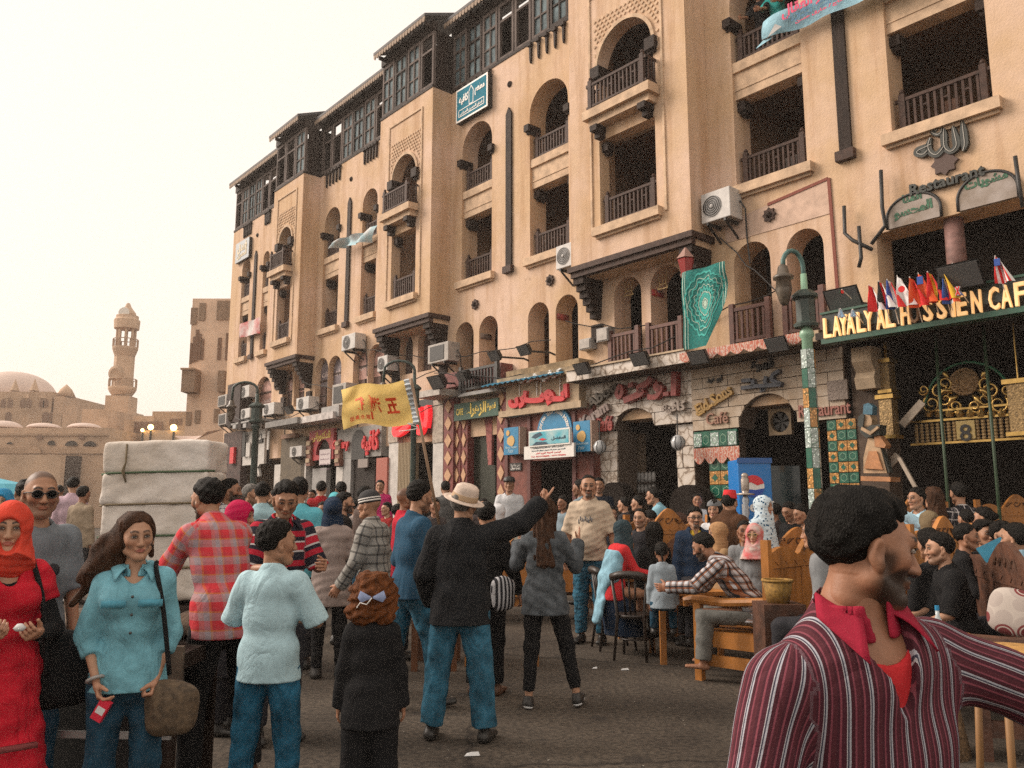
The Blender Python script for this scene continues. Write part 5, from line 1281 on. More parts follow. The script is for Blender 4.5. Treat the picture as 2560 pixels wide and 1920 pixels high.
pier(I_,1486,1547,0.02,MARB,7,0.34,3,zb);pier(I_,1696,1740,0.02,MARB,7,0.5,5,zb)
mb=FB();a,b=fs(1600,1180,-0.8)[0],fs(1552,1180,-0.8)[0];mb.box((a,Z0+0.1,-1.0),(b,zb,-0.8));mb.build('inner_stone_wall',BRICKST,I_)
for x,y,w in((1538,1206,0.62),(1725,1212,0.75)):
 s,z=fs(x,y,0.4);mb=FB();mb.plate([arch(s-w/2,s+w/2,Z0+0.1,z-w/2*0.9,14,0.9)],0.2,0.5);mb.build('dark_alcove',mat('alcove_shade',(0.016,0.012,0.010),0.9,spec=0.1,var=0.3),I_)  # solid plate; the niche's inner shade is put into its colour
sh_=thing('bottle_shelf','two tier shelf of glasses inside the marble café doorway','shelf',tuple(fp(*fs(1610,1230,-0.6),-0.6)))
for y in(1205,1232):
 a,z=fs(1640,y,-0.6);b=fs(1575,y,-0.6)[0];mb=FB();mb.box((a,z-0.03,-0.75),(b,z,-0.5));mb.build('shelf_board',DWOOD,sh_)
 for i in range(7):
  s=a+(b-a)*(i+0.5)/7;mb=FB();mb.lathe([(0.035,0),(0.045,0.08),(0.04,0.16),(0.02,0.2)],8,Matrix.Translation((s,z,-0.6))@Matrix.Rotation(R(-90),4,'X'));mb.build('glass',STEEL,sh_,True)
sg=thing('sign','big rusty red metal Arabic letters on the veined marble','sign',tuple(fp(*qI(1400,600,O),O)))
for st,w in(([(1885,230),(1885,450),(1880,670)],0.115),([(1600,440),(1545,500),(1590,560),(1640,520),(1620,600),(1540,690),(1400,690)],0.10),([(1460,330),(1400,430),(1230,540),(1300,600),(1180,670),(960,760)],0.12),([(900,480),(930,600),(880,700),(830,640),(860,530),(900,480)],0.085),([(1740,600),(1745,670)],0.13),([(1085,430),(1095,510)],0.12)):
 neon(sg,[st],qI,O+0.045,w,DRED,0.14)
sg=thing('sign','black script word climbing the left end of the marble front','sign',tuple(fp(*qI(500,650,O),O)));lettering(sg,'Abou',510,660,0.85,O+0.05,mat('tarnished_brass',(0.05,0.035,0.02),0.5,var=0.5,vscale=20),0.08,0.035,h=0.22,rot=0.40,zf=qI)
sg=thing('sign','grey wooden block letters below the black script word','sign',tuple(fp(*qI(380,1000,O),O)));lettering(sg,'Karam',380,1010,0.8,O+0.05,mat('grey_letter',(0.25,0.19,0.17),0.7,var=0.3),0.09,0.05,h=0.24,rot=0.42,zf=qI)
sg=thing('sign','rust red script word Café at the corner of the marble front','sign',tuple(fp(*qI(520,1190,O),O)));lettering(sg,'Café',525,1180,0.5,O+0.05,DRED,0.05,0.03,h=0.3,zf=qI,shear=0.2)
sg=thing('sign','pale stone Arabic word right of the marble arch','sign',tuple(fp(*qI(1850,880,O),O)));lettering(sg,'كافيه',1840,880,0.55,O+0.05,mat('stone_letter',(0.36,0.30,0.26),0.7),0.08,0.05,h=0.22,zf=qI)
# marble-faced balcony band
O2=0.78;a,zt=q6(2190,88,O2);b,_=q6(1160,250,O2);zb2=q6(1700,268,O2)[1]
bal=thing('marble_balcony','balcony with a veined marble face running over the marble and limestone cafés','balcony',tuple(fp((a+b)/2,zb2,0.4)))
c=6.15;mb=FB();mb.box((c,zb2-0.02,0.003),(b,zb2+0.16,O2-0.042));mb.build('slab',mat('slab_dark',(0.10,0.075,0.055),0.9),bal)
tiles(bal,a,b,zb2-0.02,zt,1,0.62,O2-0.04,MARB,None,seed=2)
mb=FB();mb.box((a-0.003,zt,O2-0.10),(b,zt+0.03,O2+0.03));mb.box((c,zb2-0.02,O2-0.04),(a-0.004,zt-0.05,O2-0.01));mb.build('coping',CREAM,bal)
def rail2(par,s0,s1,z,o,h=0.62,m=None):
 m=m or BWOOD
 mb=FB();mb.box((s0,z+h-0.06,o-0.03),(s1,z+h,o+0.03));mb.box((s0,z+0.06,o-0.025),(s1,z+0.11,o+0.025))
 for s in(s0+0.05,s1-0.05):mb.box((s-0.045,z,o-0.04),(s+0.045,z+h+0.08,o+0.04))
 rl=mb.build('railing',m,par);k=max(3,int((s1-s0)/0.13));bb=FB()
 for i in range(k):
  s=s0+0.14+(s1-s0-0.28)*i/(k-1);bb.box((s-0.02,z+0.1,o-0.018),(s+0.02,z+h-0.05,o+0.018))
 bb.build('balusters',m,rl,kind='stuff')
RW=mat('red_brown_wood',(0.11,0.042,0.030),0.6,var=0.3,vscale=9)
for s0,s1 in((9.12,9.98),(10.15,10.95),(7.32,8.12),(6.36,7.1)):rail2(bal,s0,s1,4.35,0.12,0.66,RW)
a,z=q8(790,600,0.85);b,_=q8(0,700,0.85);valance(a,b,z+0.02,0.85,0.17,9,'long pink scalloped valance of printed cloth along the balcony edge',None)
# --- coffee shop with the red neon Arabic name
H_=front('coffee_shop','brown fronted coffee shop with a cream sign box and red neon Arabic name',12.8);O=0.2
def box6(par,nm,x0,y0,x1,y1,o0,o1,m,ymid=None):
 a=q6(x1,(y0+y1)/2,o1)[0];b=q6(x0,(y0+y1)/2,o1)[0];xm=(x0+x1)/2;zt=q6(xm,y0,o1)[1];zb=q6(xm,y1,o1)[1]
 mb=FB();mb.box((a,zb,o0),(b,zt,o1));mb.build(nm,m,par);return a,b,zb,zt
a,b,zb,zt=box6(H_,'sign_box',640,345,1270,600,-0.2,O+0.15,CREAM);box6(H_,'cornice',560,275,1280,335,-0.2,O+0.35,mat('stained_cream',(0.33,0.25,0.16),0.9,var=0.4,vscale=3));box6(H_,'fascia',575,570,1285,625,-0.2,O+0.2,CREAM)
box6(H_,'fluted_band',640,215,1270,272,-0.2,O+0.22,mat('fluted_plaster',(0.30,0.22,0.13),0.9,var=0.3,vscale=6))
a2=q6(1410,900,O)[0];b2=q6(640,900,O)[0];d0=q6(1235,1100,O)[0];d1=q6(855,1100,O)[0];zd=q6(1050,1035,O)[1]
mb=FB();mb.plate([rect(a2,b2,Z0+0.1,zb+0.02),rect(d0,d1,Z0+0.101,zd)],-0.1,O);mb.build('front_wall',REDW,H_)
mb=FB()
for s in(d0-0.02,d1+0.02,b2-0.06,a2+0.06):mb.box((s-0.05,Z0+0.1,O+0.001),(s+0.05,zb-0.1,O+0.05))
mb.build('pilaster',mat('pilaster_red',(0.11,0.03,0.025),0.6),H_)
mb=FB();P=q6(400,228,0.75),q6(1080,80,0.75)
n_=15
for i in range(n_):
 s=P[1][0]+(P[0][0]-P[1][0])*(i+0.5)/n_;w=(P[0][0]-P[1][0])/n_*0.5;z=4.27
 mb.add([(s-w,z+0.25,0.003),(s,z+0.28,0.003),(s+w,z+0.25,0.003),(s-w,z,0.75),(s,z+0.035,0.75),(s+w,z,0.75)],[(0,1,4,3),(1,2,5,4)])
mb.build('corrugated_awning',mat('blue_sheet',(0.03,0.20,0.33),0.45,var=0.3,vscale=9),H_)
sg=thing('sign','red neon Arabic shop name held on white rods before the cream box','sign',tuple(fp(*q6(940,500,O+.2),O)))
oo=O+0.16
neon(sg,[[(1170,380),(1175,500)],[(1140,450),(1150,505),(1020,505),(1000,470),(1030,450),(1060,500),(1010,550)],[(960,470),(970,515),(830,520),(825,440)],[(790,490),(805,545),(770,575)],[(745,500),(750,560),(700,565),(690,520)]],q6,oo,0.11,NEONR,0.07)
neon(sg,[[(x,330),(x,480)]for x in(760,910,945,1110)],q6,oo,0.02,WHITE,0.02,'rod')
sg=thing('sign','white Arabic words along the top of the cream box','sign',tuple(fp(*q6(930,320,O+.3),O)));lettering(sg,'كوفي شوب',930,322,1.35,O+0.37,WHITE,0.04,0.03,h=0.22,zf=q6)
sg=thing('arched_sign','half round blue sign with white curved lettering above the doorway','sign',tuple(fp(*q6(1055,760,O+.1),O)))
sc_,zc_=q6(1055,800,O+0.08);rr=abs(q6(905,800,O+.08)[0]-q6(1205,800,O+.08)[0])/2
mb=FB();mb.plate([[(sc_+rr*math.cos(math.pi*i/24),zc_+rr*1.02*math.sin(math.pi*i/24))for i in range(25)]],O+0.02,O+0.08);mb.build('board',BLUE,sg)
tx='Coffee shop Abou Mazen';m_=MB()
for i,ch in enumerate(tx):
 if ch==' ':continue
 an=R(168-156*i/(len(tx)-1));text_mb(ch,h=0.09 if ch in 'Cfhbd AM' else 0.07,T=FM@Matrix.Translation((-sc_+rr*0.82*math.cos(an),zc_+rr*0.84*math.sin(an),O+0.081))@Matrix.Rotation(an-math.pi/2,4,'Z'),depth=0.008,bold=0.02,mb=m_)
m_.build('lettering',WHITE,sg)
for x0,y0,x1,y1,lab in((620,755,745,990,'upright blue sign box at the left of the coffee shop door'),(1220,700,1365,965,'upright blue sign box at the right of the coffee shop door')):
 o1=O+0.22;s,z=q6((x0+x1)/2,(y0+y1)/2,o1);sg=thing('sign_box',lab+' with an orange emblem','sign',tuple(fp(s,z,O)),'blue sign boxes by the coffee shop door')
 a,b,zb_,zt_=box6(sg,'box',x0,y0,x1,y1,O+0.003,o1,BLUE);w=b-a;hh=zt_-zb_
 mb=FB();mb.box((a-0.03,zb_,O+0.01),(a,zt_,o1-0.01));mb.build('box_side',mat('pale_edge',(0.50,0.36,0.28),0.6),sg)
 mb=FB();mb.plate([[(s+w*0.26*math.cos(R(q)),z+hh*0.0+w*0.26*math.sin(R(q))*(0.9+0.1*math.cos(3*R(q))))for q in range(0,360,20)]],o1,o1+0.012)
 mb.plate([[(s+w*0.12*math.cos(R(q))+w*0.2,z+hh*0.3+w*0.13*math.sin(R(q)))for q in range(0,360,30)]],o1,o1+0.012);mb.build('emblem',mat('orange_emblem',(0.60,0.38,0.14),0.6),sg)
 t=MB();text_mb('Abou Mazen',w=w*0.8,T=fT(s,zb_+hh*0.27,o1),depth=0.006,bold=0.02,mb=t);text_mb('Fatir',w=w*0.38,T=fT(s,zb_+hh*0.13,o1),depth=0.006,bold=0.02,mb=t);t.build('lettering',mat('sky_letter',(0.35,0.52,0.62),0.6),sg)
# advert board
o1=O+0.42;s,z=q6(1015,900,o1);ad=thing('advert_board','turquoise and white advert board hanging over the coffee shop door','sign',tuple(fp(s,z,o1)))
SKYP=mat('turquoise_print',(0.05,0.38,0.48),0.4,col2=(0.45,0.58,0.58),vscale=2.2,detail=2)
a,b,zb_,zt_=box6(ad,'lower_board',795,905,1225,1020,o1-0.05,o1,WHITE)
a3,b3,zb3,zt3=box6(ad,'upper_board',835,772,1190,912,o1-0.03,o1+0.03,WHITE)
mb=FB();mb.box((a3+0.03,zb3+0.03,o1+0.031),(b3-0.03,zt3-0.03,o1+0.036));mb.build('print',SKYP,ad)
mb=FB();w=b3-a3;hh=zt3-zb3
mb.plate([[(b3-w*f,zb3+hh*g)for f,g in((0.08,0.60),(0.16,0.78),(0.30,0.88),(0.36,0.70),(0.28,0.62),(0.18,0.50))]],o1+0.037,o1+0.04);mb.plate([[(b3-w*f,zb3+hh*g)for f,g in((0.10,0.10),(0.5,0.10),(0.44,0.24),(0.2,0.3))]],o1+0.037,o1+0.04);mb.build('print_figure',mat('navy_print',(0.01,0.05,0.09),0.5),ad)
mb=FB();mb.plate([[(b3-w*f,zb3+hh*g)for f,g in((0.26,0.42),(0.36,0.50),(0.46,0.40),(0.36,0.34))]],o1+0.0405,o1+0.043);mb.build('print_eye',NEONR,ad)
t=MB();text_mb('المفضل',w=w*0.34,h=hh*0.24,T=fT(a3+w*0.26,zb3+hh*0.42,o1+0.037),depth=0.005,bold=0.03,mb=t)
for i,(tx,hf)in enumerate((('كراسى جارد عصائر ومشروبات',0.62),('المنصور متجر الحسين بجوار المسجد',0.68))):text_mb(tx,w=(b-a)*hf,h=(zt_-zb_)*0.13,T=fT((a+b)/2,zt_-(zt_-zb_)*(0.18+0.2*i),o1+0.001),depth=0.004,bold=0.03,mb=t)
t.build('lettering',mat('navy_letter',(0.01,0.06,0.10),0.5),ad);t=MB();text_mb('ليس لدينا فرع اخر',w=(b-a)*0.5,h=(zt_-zb_)*0.17,T=fT((a+b)/2,zt_-(zt_-zb_)*0.60,o1+0.001),depth=0.004,bold=0.04,mb=t);text_mb('Tel: 0771778888 - 0771778882',w=(b-a)*0.7,h=(zt_-zb_)*0.10,T=fT((a+b)/2,zt_-(zt_-zb_)*0.83,o1+0.001),depth=0.004,bold=0.02,mb=t);t.build('lettering',NEONR,ad)
sg=thing('notice','small black notice with white Arabic lines left of the coffee shop door','notice',tuple(fp(*q6(720,1095,O),O)));a,b,zb_,zt_=box6(sg,'notice_board',672,1062,770,1128,O+0.003,O+0.03,BLACK)
t=MB();text_mb('من هنا نبدا',w=(b-a)*0.75,T=fT((a+b)/2,zb_+(zt_-zb_)*0.68,O+0.031),depth=0.004,bold=0.02,mb=t);text_mb('يوميا طوال',w=(b-a)*0.8,T=fT((a+b)/2,zb_+(zt_-zb_)*0.3,O+0.031),depth=0.004,bold=0.02,mb=t);t.build('lettering',WHITE,sg)
# --- café with red lozenge columns and a green sign
G_=front('lozenge_cafe','café front with dark red columns patterned with tan lozenges and a green sign',15.5);O=0.2
REDL=mat('lozenge_red',(0.17,0.035,0.030),0.6,var=0.25,vscale=9);LOZ=mat('lozenge_tan',(0.52,0.30,0.17),0.6,var=0.15)
zt=q6(400,560,O)[1]
def loz(par,x0,x1,o,ztop,m0=REDL):
 a=q6(x1,1000,o)[0];b=q6(x0,1000,o)[0];mb=FB();mb.box((a,Z0+0.1,-0.1),(b,ztop,o));cl=mb.build('column',m0,par)
 z=Z0+0.45;h=0.42;c=(a+b)/2;w=(b-a)*0.36
 while z<ztop-0.15:
  mb=FB();mb.plate([[(c-w,z),(c,z-h*0.42),(c+w,z),(c,z+h*0.42)]],o,o+0.025);lz=mb.build('lozenge',LOZ,cl)
  z+=h
loz(G_,100,182,O,zt+0.5);loz(G_,560,640,O,zt+0.5);loz(G_,190,245,O-0.08,zt);loz(G_,250,305,O-0.1,zt)
a=q6(640,500,O)[0];b=q6(100,600,O)[0]
mb=FB();mb.box((a,zt+0.5,-0.1),(b,zt+0.85,O+0.15));mb.build('red_beam',mat('red_beam',(0.17,0.05,0.045),0.7,var=0.4,vscale=6),G_)
mb=FB();d0,d1=q6(510,900,-0.05)[0],q6(300,900,-0.05)[0];mb.box((d0-0.1,Z0+0.1,-0.12),(d1+0.1,zt,-0.1));mb.build('dark_glass',mat('dark_green_glass',(0.02,0.025,0.018),0.15,var=0.4),G_)
mb=FB();mb.box((d0-0.08,Z0+0.1,-0.099),(d1-0.05,Z0+0.95,-0.06));mb.build('low_panel',mat('tan_panel',(0.16,0.10,0.05),0.7),G_)
for sx_,sgn in((d0,1),(d1,-1)):
 mb=FB();mb.plate([[(sx_-0.12*sgn,zt),(sx_+0.28*sgn,zt),(sx_+0.12*sgn,zt-0.5),(sx_+0.02*sgn,zt-1.4),(sx_-0.1*sgn,zt-1.4)]],-0.05,0.02);mb.build('curtain',mat('pink_curtain',(0.30,0.10,0.09),0.85,var=0.4,vscale=9),G_)
o1=O+0.06;s,z=q6(385,600,o1);sg=thing('sign','dark green sign with the word CAFE and yellow Arabic script over lozenge columns','sign',tuple(fp(s,z,o1)))
a,b,zb_,zt_=box6(sg,'board',190,528,572,675,O+0.003,o1,GREEN)
t=MB();text_mb('قهوة',w=(b-a)*0.19,T=fT(a+(b-a)*0.14,(zb_+zt_)/2+0.02,o1),depth=0.006,bold=0.035,mb=t);text_mb('الزهراء',w=(b-a)*0.45,h=(zt_-zb_)*0.85,T=fT(a+(b-a)*0.48,(zb_+zt_)/2,o1),depth=0.006,bold=0.04,mb=t);text_mb('CAFE',w=(b-a)*0.16,h=0.16,T=fT(b-(b-a)*0.14,(zb_+zt_)/2,o1),depth=0.006,bold=0.02,mb=t);t.build('lettering',YEL,sg)
mb=FB();a,z=q6(575,230,0.45);b,_=q6(240,330,0.45);mb.box((a,4.2,0.003),(b,4.28,0.5));mb.build('balcony_floor',STEEL,G_);rail2(G_,a,b,4.28,0.45,0.55,IRON)
# --- shops further along, left of the lozenge café
def box3(par,nm,x0,y0,x1,y1,o0,o1,m):
 a=q3(x1,(y0+y1)/2,o1)[0];b=q3(x0,(y0+y1)/2,o1)[0];xm=(x0+x1)/2;zt=q3(xm,y0,o1)[1];zb=Z0+0.1 if y1>=1300 else q3(xm,y1,o1)[1]
 mb=FB();mb.box((a,zb,o0),(b,zt,o1));mb.build(nm,m,par);return a,b,zb,zt
O=0.15
F2=front('white_pillar_shop','shop between two white marble pillars with huge red Arabic letters on black',18)
WM=mat('white_marble',(0.52,0.49,0.46),0.4,var=0.15,vscale=4)
for x0,x1 in((1490,1570),(1872,1960)):
 box3(F2,'pillar',x0,1060,x1,1560,-0.1,O,WM);box3(F2,'carved_pillar_head',x0,690,x1,1058,-0.1,O+0.03,mat('carved_stone',(0.40,0.34,0.28),0.8,var=0.3,vscale=9,bump=0.9,bscale=30))
box3(F2,'black_fascia',1575,700,1870,990,-0.1,O-0.05,BLACK);a,b,z0_,z1_=box3(F2,'roller_shutter',1578,1060,1690,1560,-0.1,O-0.03,mat('tan_shutter',(0.20,0.15,0.09),0.7))
for i in range(9):mb=FB();s=a+(b-a)*(i+0.5)/9;mb.box((s-0.02,z0_,O-0.029),(s+0.02,z1_,O));mb.build('shutter_slat',mat('tan_slat',(0.30,0.23,0.14),0.7),F2)
box3(F2,'ledge',1735,605,1930,660,0.003,0.8,mat('white_ledge',(0.45,0.41,0.37),0.8,var=0.3))
sg=thing('sign','huge glowing red Arabic letters behind the yellow flag','sign',tuple(fp(*q3(1750,880,O+.1),O)))
NEONG=mat('lit_red_letter',(0.75,0.02,0.03),0.4,emit=(1.0,0.02,0.03),estr=0.35)
neon(sg,[[(1850,745),(1855,830),(1840,930)],[(1780,760),(1795,860),(1815,920),(1790,970),(1760,930)],[(1700,900),(1640,960),(1580,985),(1580,930),(1640,890)]],q3,O,0.17,NEONG,0.14)
E2=front('grey_cafe','grey fronted café with a narrow black arch and red neon words',20.3)
a,b,zb_,zt_=box3(E2,'fascia',1050,925,1428,1190,-0.1,O,mat('grey_fascia',(0.25,0.24,0.225),0.7,var=0.2))
a0=q3(1292,1100,O)[0];b0=q3(1178,1100,O)[0];mb=FB();mb.plate([arch(a0,b0,zb_-0.05,zt_-0.45)],O+0.002,O+0.03);mb.build('black_arch',BLACK,E2)
box3(E2,'doorway',1165,1200,1370,1540,-0.1,O-0.1,DARKIN);box3(E2,'pillar',1100,1195,1162,1540,-0.1,O,STEEL);box3(E2,'menu_board',1225,1200,1308,1275,O,O+0.04,mat('grey_menu',(0.26,0.22,0.20),0.7))
sg=thing('sign','red script words either side of the narrow black arch','sign',tuple(fp(*q3(1200,1080,O),O)))
lettering(sg,'Gallery',1085,1085,0.95,O+0.03,NEONR,0.05,0.04,h=0.36,zf=q3);lettering(sg,'كافيه',1340,1060,0.9,O+0.03,NEONR,0.05,0.04,h=0.7,zf=q3)
sg=thing('round_sign','red square sign with a white disc of black Arabic script beside the grey café','sign',tuple(fp(*q3(1430,1255,O),O)));a,b,zb_,zt_=box3(sg,'board',1385,1190,1478,1325,O+0.003,O+0.06,mat('brick_sign',(0.36,0.10,0.07),0.6))
mb=FB();mb.lathe([(0.001,0.02),(0.25,0.02),(0.26,0.0)],20,Matrix.Translation(((a+b)/2,(zb_+zt_)/2-0.06,O+0.06)));mb.build('disc',WHITE,sg);t=MB();text_mb('قهوة',w=0.36,T=fT((a+b)/2,(zb_+zt_)/2-0.05,O+0.081),depth=0.005,bold=0.04,mb=t);t.build('lettering',BLACK,sg)
D2=front('red_portal_shop','narrow shop with a bright red arched portal and yellow lettering',22.5)
a,b,zb_,zt_=box3(D2,'portal_backing',830,950,1040,1210,-0.1,O-0.05,DARKIN);mb=FB();a0=q3(1000,1100,O)[0];b0=q3(878,1100,O)[0]
mb.plate([[(a,zb_),(a0,zb_)]+[(x,z)for x,z in arch(a0,b0,zb_,zt_-0.75)[2:]]+[(b0,zb_),(b,zb_),(b,zt_),(a,zt_)]],O-0.048,O+0.05);mb.build('red_portal',mat('portal_red',(0.36,0.02,0.025),0.5,var=0.2),D2)
t=MB();text_mb('الدكتورانى',w=(b-a)*0.75,T=fT((a+b)/2,zt_-0.2,O+0.051),depth=0.01,bold=0.03,mb=t);t.build('lettering',YEL,D2)
for x0 in(778,1028):
 a1,b1,z0_,z1_=box3(D2,'carved_post',x0,1040,x0+38,1260,O-0.04,O+0.12,mat('carved_red_wood',(0.20,0.08,0.05),0.6))
 for i in range(3):mb=FB();mb.box((a1+0.03,z0_+0.1+i*(z1_-z0_)/3,O+0.121),(b1-0.03,z0_+(i+0.85)*(z1_-z0_)/3,O+0.15));mb.build('carved_panel',CREAM,D2)
nt_=thing('paper_notice','white paper notice hanging in the red portal','notice',tuple(fp(*q3(940,1180,O),O)));a,b,zb_,zt_=box3(nt_,'sheet',893,1118,988,1250,O+0.06,O+0.075,mat('notice_paper',(0.60,0.52,0.52),0.7));t=MB()
for i in range(4):text_mb('اعلان هام للسادة',w=(b-a)*0.8,h=0.07,T=fT((a+b)/2,zt_-0.15-0.15*i,O+0.076),depth=0.003,bold=0.02,mb=t)
t.build('lettering',mat('mauve_ink',(0.25,0.15,0.2),0.7),nt_)
C2=front('brown_stall_shop','brown wooden shop front under a grey canopy left of the red portal',25)
box3(C2,'canopy',425,862,700,912,0.003,0.9,mat('grey_canopy',(0.22,0.21,0.20),0.8,var=0.2));box3(C2,'white_canopy',712,815,1008,872,0.003,0.8,mat('canvas_white',(0.50,0.46,0.44),0.8,var=0.3,vscale=5));box3(C2,'grey_box',910,745,1060,842,0.003,0.7,STEEL)
box3(C2,'front_panel',560,1020,770,1310,-0.1,O,mat('olive_brown',(0.10,0.075,0.045),0.7,var=0.3));box3(C2,'wood_sign',560,985,680,1020,O,O+0.15,mat('orange_wood',(0.22,0.10,0.05),0.6));box3(C2,'pillar',500,1250,552,1560,-0.1,O,WM);box3(C2,'pillar',728,1240,772,1560,-0.1,O,WM);box3(C2,'grey_wall',830,1280,950,1560,-0.1,O-0.1,STEEL);box3(C2,'white_pillar',1035,1270,1092,1560,-0.1,O,WM)
B2=front('white_portal_shop','small shop with a white arched portal and a black Arabic sign',28)
a,b,zb_,zt_=box3(B2,'portal_backing',255,960,440,1250,-0.1,O-0.05,DARKIN);a0=q3(392,1150,O)[0];b0=q3(322,1150,O)[0]
mb=FB();mb.plate([[(a,zb_),(a0,zb_)]+arch(a0,b0,zb_,zt_-1.6)[2:]+[(b0,zb_),(b,zb_),(b,zt_),(a,zt_)]],O-0.048,O+0.04);mb.build('white_portal',WM,B2)
a1,b1,z0_,z1_=box3(B2,'black_sign',328,985,398,1062,O+0.041,O+0.09,BLACK);t=MB();text_mb('المهدى',w=(b1-a1)*0.8,T=fT((a1+b1)/2,(z0_+z1_)/2,O+0.091),depth=0.01,bold=0.03,mb=t);t.build('lettering',WHITE,B2)
for x0,y0,x1,y1 in((400,940,428,1020),(440,960,455,1120),(258,1060,290,1180),(225,970,250,1180)):box3(B2,'banner',x0,y0,x1,y1,O+0.1,O+0.14,WM if x0!=225 else BLACK)
A2=front('end_shop','last cluttered shop at the far end of the building',30)
box3(A2,'dark_front',60,970,215,1420,-0.1,O,mat('cluttered_brown',(0.06,0.035,0.03),0.8,var=0.6,vscale=6));box3(A2,'dark_screen',95,550,205,900,0.003,0.45,mat('dark_screen',(0.04,0.025,0.022),0.8));box3(A2,'grey_shelf',130,870,390,885,0.003,0.7,STEEL)
for i in range(6):x0=100+i*44;box3(A2,'lamp_shade',x0,880+(i%2)*14,x0+26,930+(i%3)*8,0.5,0.7,mat('pale_shade',(0.36,0.35,0.34),0.7)if i%2 else DWOOD)
q=box3(A2,'red_cloth',118,1100,150,1240,O,O+0.1,NEONR)
# ------------------------------------------------------------------ far side of the square
STONE=mat('sandstone',(0.47,0.325,0.22),0.95,var=0.2,vscale=0.5,bump=0.3,bscale=3)
STONE2=mat('sandstone_dark',(0.39,0.265,0.175),0.95,var=0.2,vscale=0.4,bump=0.3,bscale=3)
DOMEM=mat('dome_plaster',(0.60,0.47,0.41),0.95,var=0.08,vscale=0.4)
SHADE=mat('window_recess',(0.20,0.12,0.08),0.95)
sz=zoomer(0,700,0.28933)
def P1(x,y,Y): # pixel of the first close-up -> point Y metres ahead
 return at((0+x*0.28933)/KD,(700+y*0.28933)/KD,Y)
def prism(n,r,z0,z1,c,r1=None,m=None,nm='part',par=None,ph=0.0):
 mb=MB(Matrix.Translation((c[0],c[1],0))@Matrix.Rotation(ph,4,'Z'));mb.lathe([(r,z0),(r1 or r,z1)],n);return mb.build(nm,m,par)
# minaret
Y=82.0;c=P1(1080,1000,Y);mn=thing('minaret','tall sandstone minaret with balconies and an open lantern top','minaret',(c.x,Y,0))
def mz(y):return P1(1085,y,Y).z
def mw(x0,x1):return abs(P1(x1,600,Y).x-P1(x0,600,Y).x)/2*0.93
cx=P1(1082,600,Y).x;cc=(cx,Y)
prism(4,mw(945,1160)*1.36,0,mz(1010),cc,m=STONE,nm='square_base',par=mn,ph=R(45+4))
prism(8,mw(985,1160),mz(940),mz(640),cc,m=STONE,nm='octagonal_shaft',par=mn,ph=R(22.5))
for y0,y1,x0,x1 in((1000,940,940,1182),(660,595,972,1192)):
 mb=MB(Matrix.Translation((cx,Y,0)));mb.lathe([(mw(985,1160),mz(y0)),(mw(x0,x1)*0.93,mz(y0-(y0-y1)*0.6)),(mw(x0,x1),mz(y1+5)),(mw(x0,x1),mz(y1-12))],16);mb.build('gallery',STONE,mn)
 mb=MB()
 for i in range(16):
  a=2*math.pi*i/16;r=mw(x0,x1)*0.97;p=Vector((cx+r*math.cos(a),Y+r*math.sin(a),mz(y1-12)));mb.bar(p,p+Vector((0,0,0.8)),0.08)
 mb.tube([(cx+mw(x0,x1)*0.97*math.cos(R(a)),Y+mw(x0,x1)*0.97*math.sin(R(a)),mz(y1-12)+0.8)for a in range(0,361,20)],0.05,5);mb.build('gallery_rail',STONE2,mn,kind='stuff')
r=mw(1010,1180)*0.9
for i in range(8):
 a=2*math.pi*(i+0.5)/8;mb=MB();mb.tube([(cx+r*math.cos(a),Y+r*math.sin(a),mz(590)),(cx+r*math.cos(a),Y+r*math.sin(a),mz(415))],0.13,8);mb.build('lantern_column',STONE,mn)
mb=MB(Matrix.Translation((cx,Y,0)))
mb.lathe([(r+0.35,mz(425)),(r+0.4,mz(350)),(mw(1000,1195),mz(335)),(mw(1000,1195),mz(312))],16);mb.build('lantern_cornice',STONE,mn)
mb=MB(Matrix.Translation((cx,Y,0)))
for hw,sg in((1,1),):
 W=mw(1030,1175);zz=[mz(v)for v in(312,285,255,235,205)]
 mb.lathe([(W,zz[0]),(W*0.98,zz[1]),(W*0.62,zz[2]),(W*0.40,zz[3]),(W*0.22,zz[4]),(0.05,mz(198))],14)
mb.build('cap',STONE,mn,True)
mb=MB();c_=P1(1100,298,Y);mb.lathe([(0.55,0),(0.55,0.06)],16,Matrix.Translation((cx,Y-mw(1030,1175)-0.02,c_.z))@Matrix.Rotation(R(90),4,'X'));mb.build('cap_opening_disc',mat('painted_sky',(0.7,0.66,0.6),0.9),mn)  # solid disc; bright sky through an opening is put into its colour
mb=MB();c_=P1(1070,818,Y);mb.lathe([(0.8,0),(0.5,0.2),(0.1,0.1)],16,Matrix.Translation((cx-0.3,Y-mw(985,1160)*0.95,c_.z))@Matrix.Rotation(R(90),4,'X'));mb.build('roundel',STONE2,mn)
def block(par,nm,x0,y0,x1,y1,Y,dep,m,yb=None):
 a,b=P1(x0,y0,Y),P1(x1,y0,Y);z0=0 if yb is None else P1(x0,yb,Y).z
 mb=MB();mb.box((a.x,Y,z0),(b.x,Y+dep,P1((x0+x1)/2,y0,Y).z));return mb.build(nm,m,par)
def niche(par,x0,x1,y0,y1,Y,nm='window',m=None,k=1.0):
 a,b=P1(x0,y1,Y),P1(x1,y1,Y);zt=P1(x0,y0,Y).z;zb=a.z;r=(b.x-a.x)/2
 mb=MB(Matrix(((1,0,0,0),(0,0,-1,Y),(0,1,0,0),(0,0,0,1))));mb.plate([arch(a.x,b.x,zb,max(zb,zt-r*k),10,k)],0.02,0.08);mb.build(nm,m or SHADE,par)
